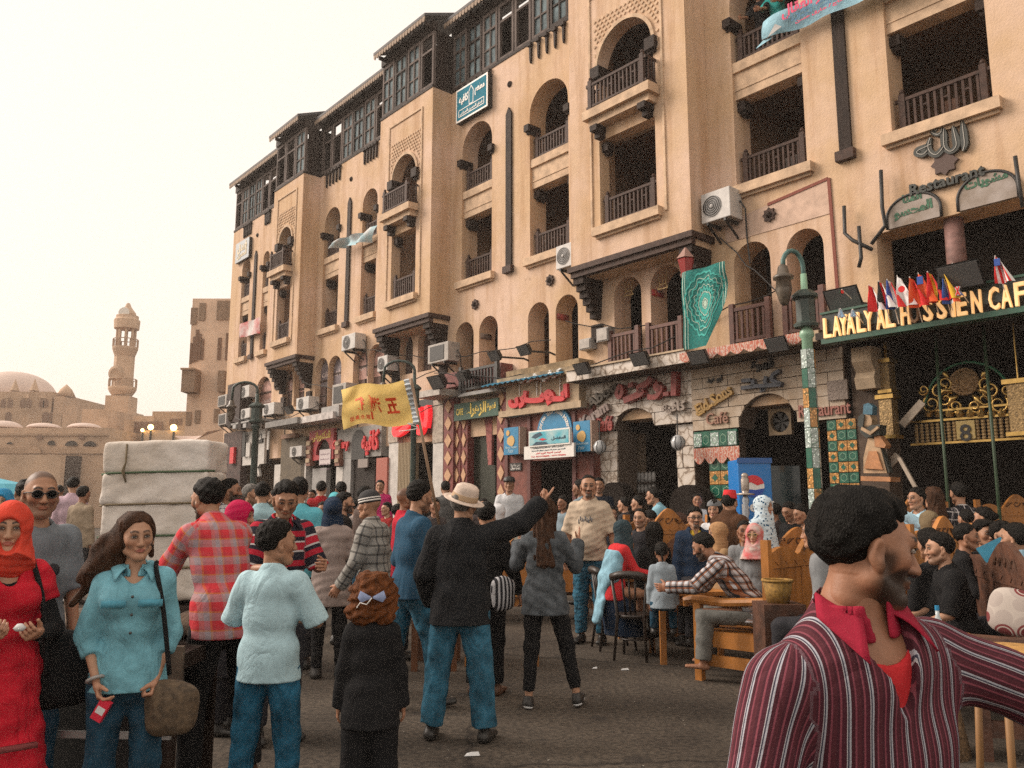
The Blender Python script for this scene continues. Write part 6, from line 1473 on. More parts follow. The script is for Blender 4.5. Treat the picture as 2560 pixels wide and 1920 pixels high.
# mosque with its great dome
Y=88.0;mq=thing('mosque','sandstone mosque with a large pale dome and rows of arched windows','mosque',(P1(300,1200,Y).x,Y,0))
rd=abs(P1(475,980,Y).x-P1(130,900,Y).x);cxd=P1(130,900,Y+rd).x;zd0=P1(130,985,Y).z;zd1=P1(130,740,Y).z
mb=MB(Matrix.Translation((cxd,Y+rd,0)));mb.lathe([(rd*math.cos(R(a))**0.92+0.01,zd0+(zd1-zd0)*math.sin(R(a)))for a in range(0,91,6)],40);mb.build('dome',DOMEM,mq,True)
block(mq,'drum',-500,965,455,1,Y-1,22,STONE2);block(mq,'corner_turret',470,1005,548,1,Y-1.2,6,STONE);block(mq,'side_block',540,1160,662,1,Y-1.4,10,STONE)
mb=MB();c_=P1(525,1000,Y);mb.lathe([(1.0,0),(0.6,0.8),(0.02,1.4)],10,Matrix.Translation((c_.x,Y+1,c_.z)));mb.build('turret_cap',STONE,mq,True)
for x in(5,65,175,228,340,372):niche(mq,x,x+42,1030,1100,Y-1)
for x in(35,200,345):niche(mq,x,x+55,978,1022,Y-1,'oculus',STONE)
for x in(45,365,420):niche(mq,x,x+50,1140,1225,Y-1)
for x in(-60,150,318):c_=P1(x,965,Y);mb=MB();mb.lathe([(0.5,0),(0.3,0.5),(0.02,1.3)],8,Matrix.Translation((c_.x,Y-0.5,c_.z)));mb.build('parapet_finial',STONE,mq)
Yw=70.0;wl=thing('arcade_wall','long low sandstone arcade with three small pale domes before the mosque','building',(P1(400,1400,Yw).x,Yw,0))
block(wl,'wall',-900,1278,950,1,Yw,8,STONE);block(wl,'string_course',-900,1325,945,1,Yw-0.15,0.14,STONE2,1345);block(wl,'string_course',-900,1445,900,1,Yw-0.2,0.19,STONE2,1500)
for x0,x1 in((-120,165),(235,505),(585,855)):
 a,b=P1(x0,1278,Yw+3),P1(x1,1278,Yw+3);rr=(b.x-a.x)/2;h=P1(x0,1215 if x0<0 else 1235,Yw+3).z-a.z
 mb=MB(Matrix.Translation(((a.x+b.x)/2,Yw+3.2,a.z)));mb.lathe([(rr*math.cos(R(q))+0.01,h*math.sin(R(q)))for q in range(0,91,9)],24);mb.build('small_dome',DOMEM,wl,True)
for x0,x1,y0,y1 in((565,672,1392,1432),(722,832,1392,1436),(415,475,1388,1428),(62,112,1405,1420)):niche(wl,x0,x1,y0,y1,Yw-0.16,'lunette',mat('dark_lunette',(0.035,0.026,0.02),0.9),0.8)
for x in(320,682):niche(wl,x,x+45,1335,1378,Yw-0.16,'oculus',SHADE)
niche(wl,215,358,1440,1500,Yw-0.42,'portal_hood',STONE2,0.9);block(wl,'gate',540,1520,680,1,Yw-0.6,0.5,mat('dark_gate',(0.045,0.028,0.02),0.9));block(wl,'low_wall',-900,1508,535,1,Yw-3,0.6,STONE)
fb=thing('far_buildings','sandstone wings with two lit lamps at the foot of the minaret','building',(P1(900,1300,76).x,76,0))
block(fb,'wing',712,1115,940,1,76,6,STONE);block(fb,'wing',1150,1175,1330,1,76.5,6,STONE);block(fb,'wing',1318,1135,1640,1,76.8,6,STONE2);block(fb,'recess',1150,1225,1400,1,76.3,0.15,SHADE,1320)
block(fb,'terrace',1220,1300,1640,1,74,2,mat('pale_terrace',(0.50,0.36,0.25),0.9));block(fb,'pier',1075,1205,1120,1,75,1,STONE)
for x in(1465,1500,1540):block(fb,'window',x,1200,x+32,1,76.7,0.08,SHADE,1250)
for x,y,r in((1302,1272,0.26),(1500,1276,0.30),(1230,1298,0.15)):
 c_=P1(x,y,73.8);lp=thing('flood_lamp',{1302:'lit yellow lamp under the shaded wing by the minaret',1500:'brightest lit yellow lamp on the pale terrace',1230:'smallest lit yellow lamp nearest the minaret'}[x],'lamp',tuple(c_),'lit lamps by the minaret')
 mb=MB();mb.lathe([(0.02,-r),(r*0.7,-r*0.7),(r,0),(r*0.7,r*0.7),(0.02,r)],10,Matrix.Translation(c_));mb.build('bulb',mat('lit_bulb',(1,0.8,0.4),0.5,emit=(1.0,0.62,0.2),estr=5.0),lp,True)
 mb=MB();mb.box((c_.x-0.06,73.8,0),(c_.x+0.06,73.95,c_.z-r));mb.build('lamp_post',IRON,lp)
# pale tower block behind the end of the building
Y=44.0;tw=thing('tower_block','plain pale tower block with slit windows and a bracketed oriel','building',(P1(1800,1000,Y).x,Y,0))
a=P1(1598,1300,Y);b=P1(1810,1300,Y);zt=P1(1810,160,Y).z
mb=MB();mb.box((a.x,Y,0),(b.x+4,Y+9,zt));o=mb.build('wall',mat('pale_plaster',(0.66,0.49,0.37),0.95,var=0.12,vscale=0.8),tw);yw=R(-14)
def tb(nm,x0,y0,x1,y1,m,d=0.06,back=0.0):A,B=P1(x0,y0,Y),P1(x1,y1,Y);mb=MB();mb.box((A.x,Y-d,B.z),(B.x,Y+back,A.z));mb.build(nm,m,tw)
WS=mat('slatted_window',(0.26,0.18,0.125),0.9,var=0.2)
for x0,x1,y0,y1 in((1655,1700,240,385),(1728,1775,200,350),(1882,1985,180,345)):tb('shutter_window',x0,y0,x1,y1,WS)
for i,(y0,y1)in enumerate(((545,725),(490,712),(430,705),(465,690),(508,690))):tb('slit_window',1648+i*25,y0,1657+i*25,y1,SHADE)
for x0,y0 in((1888,500),(1958,460)):tb('slit_window',x0,y0,x0+20,690,SHADE)
tb('oriel',1630,800,1730,985,WS,0.9);tb('oriel_roof',1622,785,1738,800,STONE2,1.0);tb('oriel',1912,795,1960,975,WS,0.5)
for x0,y0 in((1612,1140),(1690,1125),(1855,1115)):tb('shutter_window',x0,y0,x0+40,y0+115,WS)
mb=MB();c_=[P1(x,y,41)for x,y in((1640,1350),(1930,1290),(1930,1345),(1660,1380))]
mb.sheet(lambda u,v:c_[0].lerp(c_[1],u).lerp(c_[3].lerp(c_[2],u),v)+Vector((0,-2.2*v,-0.25*math.sin(math.pi*u)*(0.4+v))),8,4);tag(mb.build('awning',mat('pale_canvas',(0.55,0.42,0.36),0.9,var=0.2),None,True),'sagging pale canvas awning at the foot of the tower block','awning')
# ------------------------------------------------------------------ things fixed to the facade and standing in the square
ACW=mat('ac_white',(0.50,0.48,0.46),0.5,var=0.15,vscale=5);ACD=mat('ac_side',(0.36,0.33,0.30),0.6,var=0.25,vscale=6)
def ac_unit(zf,x0,y0,x1,y1,label,o=0.04,dep=0.36,boxy=False):
 a=zf(x1,(y0+y1)/2,o+dep)[0];b=zf(x0,(y0+y1)/2,o+dep)[0];xm=(x0+x1)/2;zt=zf(xm,y0,o+dep)[1];zb=zf(xm,y1,o+dep)[1];zt-=0.02
 u=thing('air_conditioner',label,'air conditioner',tuple(fp((a+b)/2,zb,o)),'air conditioner units on the facade')
 mb=FB();mb.box((a,zb,o),(b,zt,o+dep));mb.build('casing',ACD if boxy else ACW,u,bevel=0.015)
 w=b-a;h=zt-zb;F=o+dep
 if boxy:mb=FB();mb.box((a+w*0.2,zb+h*0.12,F),(b-w*0.12,zt-h*0.12,F+0.012));mb.build('grille',BLACK,u)
 else:
  s,z,r=b-w*0.38,zb+h*0.5,min(w*0.32,h*0.43)
  mb=FB();T=Matrix.Translation((s,z,F));mb.lathe([(r*0.97,0.001),(r,0.004),(r*0.15,0.012)],24,T);mb.build('fan_grille',BLACK,u)
  mb=FB();mb.lathe([(r*0.22,0.0),(r*0.18,0.02),(0.01,0.025)],12,T@Matrix.Translation((0,0,0.006)));mb.build('fan_hub',STEEL,u)
  mb=FB()
  for i in range(4):mb.plate([[(s+r*(0.98-i*0.2)*math.cos(R(q)),z+r*(0.98-i*0.2)*math.sin(R(q)))for q in range(0,360,15)],[(s+r*(0.94-i*0.2)*math.cos(R(q)),z+r*(0.94-i*0.2)*math.sin(R(q)))for q in range(0,360,15)]],F+0.013,F+0.018)
  mb.build('guard_rings',STEEL,u,kind='stuff')
 for s in(a+w*0.2,b-w*0.2):mb=FB();mb.box((s-0.02,zb-0.05,0.003),(s+0.02,zb-0.003,F));mb.bar((s,zb-0.05,F*0.9),(s,zb-0.3,0.01),0.03);mb.build('bracket',IRON,u)
 mb=FB();mb.tube([(a-0.02,zb+h*0.6,o+0.1),(a-0.1,zb+h*0.3,o+0.06),(a-0.06,zb-0.3,0.03),(a-0.1,zb-0.8,0.03)],0.015,5);mb.build('hose',IRON,u)
for zf,x0,y0,x1,y1,lab,bx in((q7,135,1215,322,1415,'large white air conditioner below the middle balcony beside the dark bay bracket',0),(q5,1070,645,1240,855,'white air conditioner at the far end of the dark bay cornice',0),(q3,1085,118,1200,255,'white air conditioner above the printed red arches',0),
   (q3,1395,305,1480,440,'air conditioner half hidden behind the lamp arm',0),(q3,1830,195,2005,365,'boxy beige air conditioner with a black square grille',1),(q3,692,662,800,775,'air conditioner under the lettered arches of the third bay',0),(q3,395,715,500,820,'air conditioner below the far blank arch',0),
   (q3,205,565,285,670,'upper air conditioner on the dark far screen',0),(q3,205,762,290,850,'air conditioner on the shelf over the white portal',0),(q3,636,1085,740,1182,'low air conditioner over the brown shop front',0),(q3,15,645,90,745,'air conditioner at the corner by the tower block',1),(q3,20,805,90,905,'lowest air conditioner at the far corner',1),(q3,1003,545,1120,740,'tall white window unit right of the white lettered arches',1)):ac_unit(zf,x0,y0,x1,y1,lab,0.04,0.36,bx)
# hanging green carpet
c=[q8(15,225,0.86),q8(292,160,0.86),q8(305,480,0.86),q8(180,700,0.86),q8(30,708,0.86)]
s0,s1=c[0][0],c[1][0];zt=c[0][1]+0.04;zb=c[4][1];rg=thing('hanging_carpet','green and turquoise medallion carpet hung over the balcony rail','carpet',tuple(fp((s0+s1)/2,zb,0.86)))
def rugfn(u,v):
 s=s0+(s1-s0)*u;b=zb+(0.0 if u<0.55 else(u-0.55)/0.45*0.75);return(s,zt+(b-zt)*v,0.86+0.03*math.sin(u*9+v*3)+0.02*math.sin(v*8))
RG=[mat('carpet_green',(0.012,0.15,0.135),0.95,var=0.35,vscale=26),mat('carpet_teal',(0.05,0.34,0.30),0.95,var=0.3,vscale=30),mat('carpet_pale',(0.40,0.52,0.44),0.95,var=0.25,vscale=40)]
mb=FB();mb.sheet(rugfn,24,34);o=mb.build('pile',RG[0],rg,True)
def rugring(f0,f1,k,wob,m,nm,d):
 mb=FB();n=64;vs=[]
 for i in range(n):
  a=2*math.pi*i/n;w=1+wob*math.cos(k*a)
  for f in(f0,f1):
   u=0.5+f*w*0.5*math.cos(a);v=0.46+f*w*0.40*math.sin(a)*(1.12 if abs(math.sin(a))>0.9 else 1);q=rugfn(min(max(u,0.02),0.98),v);vs.append((q[0],q[1],q[2]+d))
 mb.add(vs,[(2*i,2*i+1,(2*i+3)%(2*n),(2*i+2)%(2*n))for i in range(n)]);mb.build(nm,m,rg,True)
for f0,f1,k,wob,m in((0.0,0.1,8,0.1,RG[2]),(0.12,0.16,12,0.06,RG[2]),(0.17,0.30,16,0.03,RG[1]),(0.31,0.34,8,0.02,RG[2]),(0.36,0.46,16,0.10,RG[1]),(0.50,0.52,12,0.07,RG[2]),(0.62,0.68,16,0.05,RG[1]),(0.72,0.74,10,0.06,RG[2]),(0.86,0.92,20,0.03,RG[1])):rugring(f0,f1,k,wob,m,'medallion_ring',0.006+0.002*f0)
mb=FB()
for d,w in((0.03,0.02),(0.09,0.012)):
 for u0,u1 in((d,d+w),(1-d-w,1-d)):
  mb.sheet(lambda u,v:(lambda q:(q[0],q[1],q[2]+0.006))(rugfn(u0+(u1-u0)*u,v)),1,30)
mb.build('carpet_border',RG[2],rg,True)
# floodlights
def flood(zf,x,y,o,k,label,tilt=35):
 s,z=zf(x,y,o);f=thing('floodlight',label,'floodlight',tuple(fp(s,z,o)),'black floodlights on the shopfronts');T=Matrix.Translation((s,z,o))@Matrix.Rotation(R(tilt),4,'X')
 mb=FB();mb.add([(-k,-k*.7,0),(k,-k*.7,0),(k,k*.7,0),(-k,k*.7,0),(-k*.6,-k*.4,-k*.8),(k*.6,-k*.4,-k*.8),(k*.6,k*.4,-k*.8),(-k*.6,k*.4,-k*.8)],[(0,1,2,3),(4,7,6,5),(0,4,5,1),(1,5,6,2),(2,6,7,3),(3,7,4,0)],T);mb.build('housing',BLACK,f)
 mb=FB();mb.box((-k*.9,-k*.6,0.002),(k*.9,k*.6,0.012),T);mb.build('lens',mat('flood_glass',(0.10,0.10,0.10),0.2),f)
 mb=FB();mb.tube([(s,z,o-k*.6),(s,z+0.05,0.15),(s,z+0.02,0.003)],0.022,6);mb.build('arm',IRON,f)
for zf,x,y,o,k,lab in((q6,1790,165,1.0,0.19,'floodlight before the middle of the marble balcony'),(q6,1290,250,1.0,0.18,'floodlight at the end of the marble balcony'),(q8,115,755,1.05,0.18,'floodlight under the valance left of the lamp post'),(q8,620,672,1.05,0.18,'floodlight under the valance next to the lamp post'),(q6,790,90,0.9,0.17,'pale lit floodlight above the blue corrugated awning'),(q6,535,140,1.0,0.17,'pale floodlight left of the blue awning'),(q8,1050,380,0.9,0.26,'broad floodlight at the start of the green sign'),(q8,1800,230,1.3,0.26,'broad floodlight above the gold letters'),(q3,1900,540,0.9,0.26,'floodlight over the white ledge'),(q6,250,320,0.8,0.16,'floodlight on the small iron balcony'),(q3,2140,480,0.7,0.18,'floodlight beside the balcony of the lozenge café'),(q3,620,780,0.8,0.2,'floodlight between the third bay arches')):flood(zf,x,y,o,k,lab)
for x0,y0,x1,y1,lab in((1262,1455,1362,1548,'open grey junction box left of the first floor balcony'),(1415,1395,1515,1510,'closed grey junction box beside the balcony arches')):
 o1=0.22;a=q5(x1,1450,o1)[0];b=q5(x0,1450,o1)[0];zt=q5(1400,y0,o1)[1];zb=q5(1400,y1,o1)[1];j=thing('junction_box',lab,'box',tuple(fp(a,zb,0)));mb=FB();mb.box((a,zb,0.003),(b,zt,o1-0.02));mb.build('case',STEEL,j);mb=FB();mb.box((a+0.02,zb+0.02,o1-0.019),(b-0.02,zt-0.02,o1));mb.build('lid',ACD,j)
s,z=q8(38,150,0.7);l=thing('hanging_lantern','red glass hanging lantern at the end of the green carpet','lantern',tuple(fp(s,z,0.7)));T=Matrix.Translation((s,z,0.7))@Matrix.Rotation(R(-90),4,'X')
mb=FB();mb.lathe([(0.09,-0.2),(0.15,0.05),(0.13,0.08)],6,T);mb.build('glass',mat('red_lantern_glass',(0.30,0.03,0.03),0.3),l);mb=FB();mb.lathe([(0.17,0.08),(0.10,0.17),(0.02,0.28)],6,T);mb.lathe([(0.10,-0.26),(0.12,-0.2)],6,T);mb.build('frame',mat('lantern_pink',(0.30,0.17,0.14),0.5),l)
for x,y,lab in((1700,1100,'wire lantern frame in the first arch above the marble café'),(1995,1040,'wire lantern frame in the second arch above the marble café')):
 s,z=q5(x,y,-0.1);l=thing('lantern_frame',lab,'lantern',tuple(fp(s,z,-0.1)),'wire lanterns in the arches');mb=FB()
 for sg in(-1,1):mb.tube([(s+0.12*sg,z,-0.1),(s+0.07*sg,z+0.08,-0.1),(s+0.11*sg,z+0.34,-0.1)],0.008,4)
 mb.tube([(s-0.12,z,-0.1),(s+0.12,z,-0.1)],0.01,4);mb.tube([(s-0.07,z+0.08,-0.1),(s+0.07,z+0.08,-0.1)],0.008,4);mb.tube([(s,z+0.08,-0.1),(s,6.05,-0.1)],0.005,4);mb.build('wire',mat('brass_wire',(0.35,0.24,0.10),0.4,metal=0.5),l)
for x,y,lab in((1450,930,'striped glass globe lantern left of the marble doorway'),(2125,890,'striped glass globe lantern right of the marble doorway')):
 s,z=q6(x,y,0.5);l=thing('globe_lantern',lab,'lantern',tuple(fp(s,z,0.5)),'globe lanterns at the marble café');T=Matrix.Translation((s,z,0.5))@Matrix.Rotation(R(-90),4,'X');mb=FB();mb.lathe([(0.03,-0.13),(0.11,-0.06),(0.125,0.02),(0.08,0.11),(0.03,0.14)],14,T);mb.build('globe',mat('milky_glass',(0.42,0.43,0.44),0.25),l,True)
 mb=FB();mb.tube([(s,z+0.13,0.5),(s,z+0.5,0.5)],0.012,5)
 for i in range(7):mb.tube([(s+r*1.03*math.cos(i*0.9),z+h,0.5+r*1.03*math.sin(i*0.9))for r,h in((0.03,-0.13),(0.11,-0.06),(0.125,0.02),(0.08,0.11))],0.006,4)
 mb.build('cage',IRON,l)
# signs and banners on the upper floors
qb=lambda x,y,o:fs(1120+x*0.12057,140+y*0.12057,o)
s0,zt0=qb(180,760,0.15);s1,zt1=qb(830,310,0.15);zb0=qb(185,1410,0.15)[1];sg=thing('sign','turquoise sign with white Arabic lettering and a minaret outline below the wooden top storey','sign',tuple(fp(s0,zb0,0.1)))
zt=(zt0+zt1)/2;mb=FB();mb.box((s1,zb0,0.01),(s0,zt,0.15));mb.build('box',BLACK,sg);mb=FB();mb.box((s1,zb0,0.151),(s0,zt,0.165));mb.build('rim',WHITE,sg)
TQ=mat('turquoise_face',(0.010,0.17,0.25),0.7,var=0.1,spec=0.1);mb=FB();mb.box((s1+0.05,zb0+0.05,0.166),(s0-0.05,zt-0.05,0.172));mb.build('face',TQ,sg);W=s0-s1;Hh=zt-zb0;sc=(s0+s1)/2
t=MB();text_mb('مطعم',w=W*0.30,h=Hh*0.3,T=fT(s1+W*0.23,zb0+Hh*0.66,0.172),depth=0.01,bold=0.03,mb=t);text_mb('كافيه',w=W*0.30,h=Hh*0.3,T=fT(s0-W*0.26,zb0+Hh*0.62,0.172),depth=0.01,bold=0.03,mb=t);text_mb('فندق الحسين السياحى',w=W*0.72,T=fT(sc,zb0+Hh*0.21,0.172),depth=0.01,bold=0.02,mb=t);t.build('lettering',WHITE,sg)
mb=FB();L=[(sc+0.0,zt-Hh*0.1),(sc-W*0.07,zt-Hh*0.26),(sc-W*0.06,zb0+Hh*0.36),(sc+W*0.06,zb0+Hh*0.36),(sc+W*0.07,zt-Hh*0.26),(sc,zt-Hh*0.1)]
for a,b in zip(L,L[1:]):mb.bar((*a,0.175),(*b,0.175),0.018,0.006)
R_=rect(s1+0.13,s0-0.13,zb0+0.12,zb0+Hh*0.33)
for a,b in zip(R_,R_[1:]+R_[:1]):mb.bar((*a,0.175),(*b,0.175),0.018,0.006)
mb.build('line_drawing',WHITE,sg)
s0,zt=q2(175,800,0.12);s1=q2(290,740,0.12)[0];zb=q2(180,960,0.12)[1];sg=thing('sign','pale grey sign with gold Arabic writing on the far top corner','sign',tuple(fp(s0,zb,0.1)));mb=FB();mb.box((s1,zb,0.01),(s0,zt,0.12));mb.build('box',BLACK,sg);mb=FB();mb.box((s1,zb,0.121),(s0,zt,0.13));mb.build('face',mat('grey_blue_face',(0.36,0.40,0.43),0.5),sg)
t=MB();text_mb('فندق',w=(s0-s1)*0.7,T=fT((s0+s1)/2,zt*0.65+zb*0.35,0.131),depth=0.01,bold=0.04,mb=t);text_mb('الحسين',w=(s0-s1)*0.7,T=fT((s0+s1)/2,zt*0.3+zb*0.7,0.131),depth=0.01,bold=0.04,mb=t);t.build('lettering',mat('pale_gold',(0.62,0.52,0.34),0.5),sg)
def banner(corners,o,label,m,sag=0.1,T2=None,n=14):
 """cloth between four facade corners TL TR BR BL"""
 b=thing('banner',label,'banner',tuple(fp(corners[3][0],corners[3][1],o)));C=[Vector((q[0],q[1]))for q in corners]
 def fn(u,v):
  p=C[0].lerp(C[1],u).lerp(C[3].lerp(C[2],u),v);return(p.x,p.y,o+sag*math.sin(u*7+v*2.5)*0.5+sag*0.4*math.sin(u*17))
 mb=FB();mb.sheet(fn,n,8);mb.build('cloth',m,b,True);return b,fn
SKYB=cloth('sky_banner',(0.30,0.52,0.62),None,0.8,0.4);PINKL=mat('pink_letter',(0.62,0.03,0.12),0.6);NAVYL=mat('blue_letter',(0.03,0.16,0.30),0.6)
qt=lambda x,y,o=0.25:fs(1880+x*0.14467,y*0.14467,o)
TL,BL=qt(195,380),qt(190,700);TR=qt(2800,-930);BR=qt(2800,-330)
bn,fn=banner([TL,TR,BR,BL],0.25,'long pale blue banner with red and blue Arabic lines strung below the top balcony',SKYB,0.1,n=24)
mb=FB();P=[qt(190,700),qt(400,620),qt(90,865)];mb.add([(*P[0],0.25),(*P[1],0.25),(*P[2],0.3)],[(0,1,2)]);mb.build('loose_corner',SKYB,bn)
rot=math.atan2(TR[1]-TL[1],-(TR[0]-TL[0]));LW=abs(TR[0]-TL[0])/math.cos(rot)
def on_banner(tx,u,v,w,m,h=None):
 q=fn(u,v);t=MB();text_mb(tx,w=w,h=h,T=fT(q[0],q[1],0.35,rot*0.97),depth=0.004,bold=0.035,mb=t);t.build('lettering',m,bn)
on_banner('مركز العقال',0.36,0.24,1.0,PINKL,0.26);on_banner('عضو مجلس النواب ٢٠١٥',0.40,0.50,1.1,NAVYL,0.09);on_banner('منشية ناصر - الجمالية',0.44,0.68,1.05,NAVYL,0.09);on_banner('الحاج / طارق حسن',0.44,0.85,0.9,PINKL,0.08)
mb=FB();P=[qt(x,y,0.37)for x,y in((395,410),(510,455),(270,640))];mb.plate([P],0.36,0.365);mb.build('pyramid_print',STEEL,bn)
banner([q2(1060,770,.3),q2(1392,632,.3),q2(1330,780,.3),q2(985,838,.3)],0.3,'wind blown pale blue banner with a pink portrait panel across the facade',mat('blue_white_print',(0.34,0.56,0.64),0.8,col2=(0.66,0.62,0.60),vscale=2.4),0.2)
b_,f_=banner([q2(205,1490,.2),q2(380,1425,.2),q2(375,1565,.2),q2(208,1605,.2)],0.2,'small white banner with a red stripe at the far lower corner',mat('white_red_print',(0.62,0.60,0.58),0.8,col2=(0.50,0.06,0.06),vscale=1.6),0.05)
# pan-handle satellite aerial and other pipework near the round signs
def pipes(label,pts,r=0.03):mb=FB();[mb.tube([(*zf_(*q),o)for q in L],r,6)for L,zf_,o in pts];tag(mb.build('pipework',IRON,None,True),label,'pipe')
for label,L in(('bent black pipe bracket left of the round signs',[((1055,1325),(1060,1500),(1110,1545),(1235,1605))]),('thin black cable pipe running up beside the round signs',[((1292,1095),(1300,1330),(1320,1450),(1230,1570))]),('rusty upright pipe at the edge of the larger round sign',[((2155,1005),(2180,1190),(2205,1330))]),('thin pipe below the bent bracket',[((1150,1455),(1165,1659),(1150,1720))])):
 mb=FB();[mb.tube([(*q7(x,y,0.15),0.15)for x,y in l],0.03,6)for l in L];tag(mb.build('pipework',IRON,None,True),label,'pipe')
# little national flags in a fan along the green sign
FC={'r':(0.62,0.02,0.02),'w':(0.75,0.73,0.72),'b':(0.03,0.08,0.32),'k':(0.02,0.02,0.02),'y':(0.70,0.42,0.03),'o':(0.68,0.09,0.02),'n':(0.30,0.48,0.68),'g':(0.03,0.16,0.10)}
FMAT={k:mat('flag_'+k,v,0.85)for k,v in FC.items()}
FL=[(1215,285,470,'rw','red and white flag, first of the big flags over the sign'),(1275,260,455,'krw','black red and white flag'),(1330,250,455,'bwr','blue white and red tricolour flag next to the black one'),(1395,228,440,'w','white flag with a red disc'),(1475,235,445,'or','plain red flag beside the white one'),(1530,210,420,'o','red flag with a blue starred corner'),(1590,200,415,'ryr','red and yellow flag'),(1660,180,400,'kry','black red and yellow flag'),(1690,240,420,'bwo','blue white and orange flag at the end of the fan'),(1030,440,505,'wn','tiny white and blue flag below the broad floodlight'),(1110,445,500,'wn','tiny pale flag left of the letters'),(1040,318,350,'gr','tiny green and red flag stuck on the floodlight'),(2025,100,290,'rwrwrwrw','striped red and white flag with a blue starred corner'),(1790,310,365,'b','small blue flag with crossed red and white bars'),(1750,150,180,'w','tiny blue and white flag above the far floodlight')]
for i,(x,y0,y1,cols,lab)in enumerate(FL):
 o=1.3;s,zt=q8(x,y0,o);zb=q8(x,y1,o)[1];h=zt-zb;f=thing('small_flag',lab,'flag',tuple(fp(s,zb,o)),'small national flags fanned over the green sign');lean=0.10+0.05*math.sin(i*2)
 mb=FB();mb.tube([(s-lean*0.1,zb-h*0.35,o-0.25),(s,zt,o)],0.007,5);mb.build('stick',WHITE,f)
 n=len(cols);w=h*0.62
 for j,cch in enumerate(cols):
  def fl(u,v,j=j):uu=(j+u)/n;return(s-uu*w*(0.25+0.65*v),zt-h*(0.04+0.96*v)-uu*h*0.12*(1-v),o+0.05*math.sin(uu*8+v*2)+0.04*v)
  mb=FB();mb.sheet(fl,3,8);mb.build('stripe',FMAT[cch],f,True)
 if lab.endswith('disc'):mb=FB();mb.lathe([(h*0.10,0),(h*0.1,0.006)],14,Matrix.Translation((s-w*0.32,zt-h*0.5,o+0.09)));mb.build('disc',FMAT['r'],f)
 if 'corner' in lab:mb=FB();mb.box((s-w*0.33,zt-h*0.42,o+0.07),(s-w*0.05,zt-h*0.18,o+0.085));mb.build('canton',FMAT['b'],f)
 if 'crossed' in lab:
  for m_,wd,dz in((FMAT['w'],0.03,0.08),(FMAT['r'],0.014,0.09)):mb=FB();mb.bar((s,zt,o+dz),(s-w*0.6,zb,o+dz),wd,0.004);mb.bar((s-w*0.6,zt,o+dz),(s,zb,o+dz),wd,0.004);mb.build('cross',m_,f)
# street lamps
LG=mat('lamp_green_iron',(0.035,0.055,0.048),0.5,var=0.25)
def lantern(mb,c,k):mb.lathe([(0.02,0.42*k),(0.09*k,0.36*k),(0.12*k,0.22*k),(0.2*k,0.16*k),(0.2*k,0.12*k),(0.14*k,0.1*k),(0.16*k,-0.1*k),(0.09*k,-0.34*k),(0.05*k,-0.4*k)],10,Matrix.Translation(c))
def street_lamp(label,base,zt,arm,k,tiled,r=0.085,box=True):
 L=thing('street_lamp',label,'street lamp',tuple(base),'iron street lamps');b=Vector(base)
 if tiled:
  n=0;z=0.05;ht=0.30
  while z<zt-1.2:
   for q in range(6):mb=MB();mb.lathe([(r*1.25,z+0.006),(r*1.25,z+ht-0.006)],6,Matrix.Translation(b),False);break
   for q in range(6):
    a0,a1=math.pi*q/3+0.03,math.pi*(q+1)/3-0.03;rr=r*1.28;m2=MB(Matrix.Translation(b));m2.add([(rr*math.cos(a),rr*math.sin(a),zz)for zz in(z+0.006,z+ht-0.006)for a in(a0,a1)],[(0,1,3,2)])
    m2.build('glazed_tile',[TGREEN,TOCH,TGREEN,TWHITE][(n+q)%4]if(n+q)%4 else TWHITE,L)
   z+=ht;n+=1
 mb=MB(Matrix.Translation(b));mb.lathe([(r*1.2,0),(r*1.2,0.02 if tiled else 0.6),(r,0.3 if tiled else 0.7),(r*0.95,zt-1.02),(r*1.3,zt-0.98),(r*1.3,zt-0.92),(r*0.8,zt-0.85),(r*0.55,zt)],12);mb.build('post',TLINE if tiled else LG,L,True)
 if box:
  mb=MB(Matrix.Translation(b));mb.lathe([(r*2.2,zt-0.84),(r*2.3,zt-0.8),(r*1.7,zt-0.76),(r*1.7,zt-0.42),(r*2.4,zt-0.38),(r*2.4,zt-0.34),(r*1.2,zt-0.26)],8);mb.build('lamp_collar',LG,L)
 tip=b+Vector((arm[0],arm[1],zt+arm[2]));P=[b+Vector((0,0,zt-0.3)),b+Vector((0,0,zt+0.1))]
 for i in range(1,8):
  t=i/8;P.append(b+Vector((arm[0]*0.5*(1-math.cos(math.pi*t)),arm[1]*0.5*(1-math.cos(math.pi*t)),zt+0.1+math.sin(math.pi*t)*k*0.32)))
 P.append(tip);mb=MB();mb.tube(P,0.035*k+0.01,8);mb.build('arm',LG if not tiled else mat('verdigris',(0.06,0.14,0.13),0.5),L,True)
 mb=MB();lantern(mb,tip-Vector((0,0,0.25*k)),k);mb.build('lantern',mat('lantern_dark',(0.10,0.08,0.06),0.35,var=0.4,vscale=8),L,True)
p=at(762,920,12.3);base=Vector((at(772,1090,12.3).x*0,0,0));bp=at(1758,1000,12.3);tp=at(1737,590,12.3)
street_lamp('street lamp with a green tiled post and a bowed arm before the limestone café',(bp.x,12.3,0),at(1737,592,12.3).z,(at(1680,600,12.3).x-bp.x+0.05,-0.1,0.0),0.8,True)
bp=at((540+312*0.28933)/KD,1100,24);street_lamp('dark street lamp with a bowed arm near the far end of the building',(bp.x,24,0),P1(0,0,1).z*0+at(630,(800+640*0.28933)/KD,24).z,(-0.75,0,-0.3),0.8,False,0.10)
bp=at((540+1695*0.28933)/KD,1100,20.5);street_lamp('dark street lamp behind the yellow flag pole',(bp.x,20.5,0),at(885,(800+470*0.28933)/KD,20.5).z,(-0.8,0.1,-0.3),0.8,False,0.075)
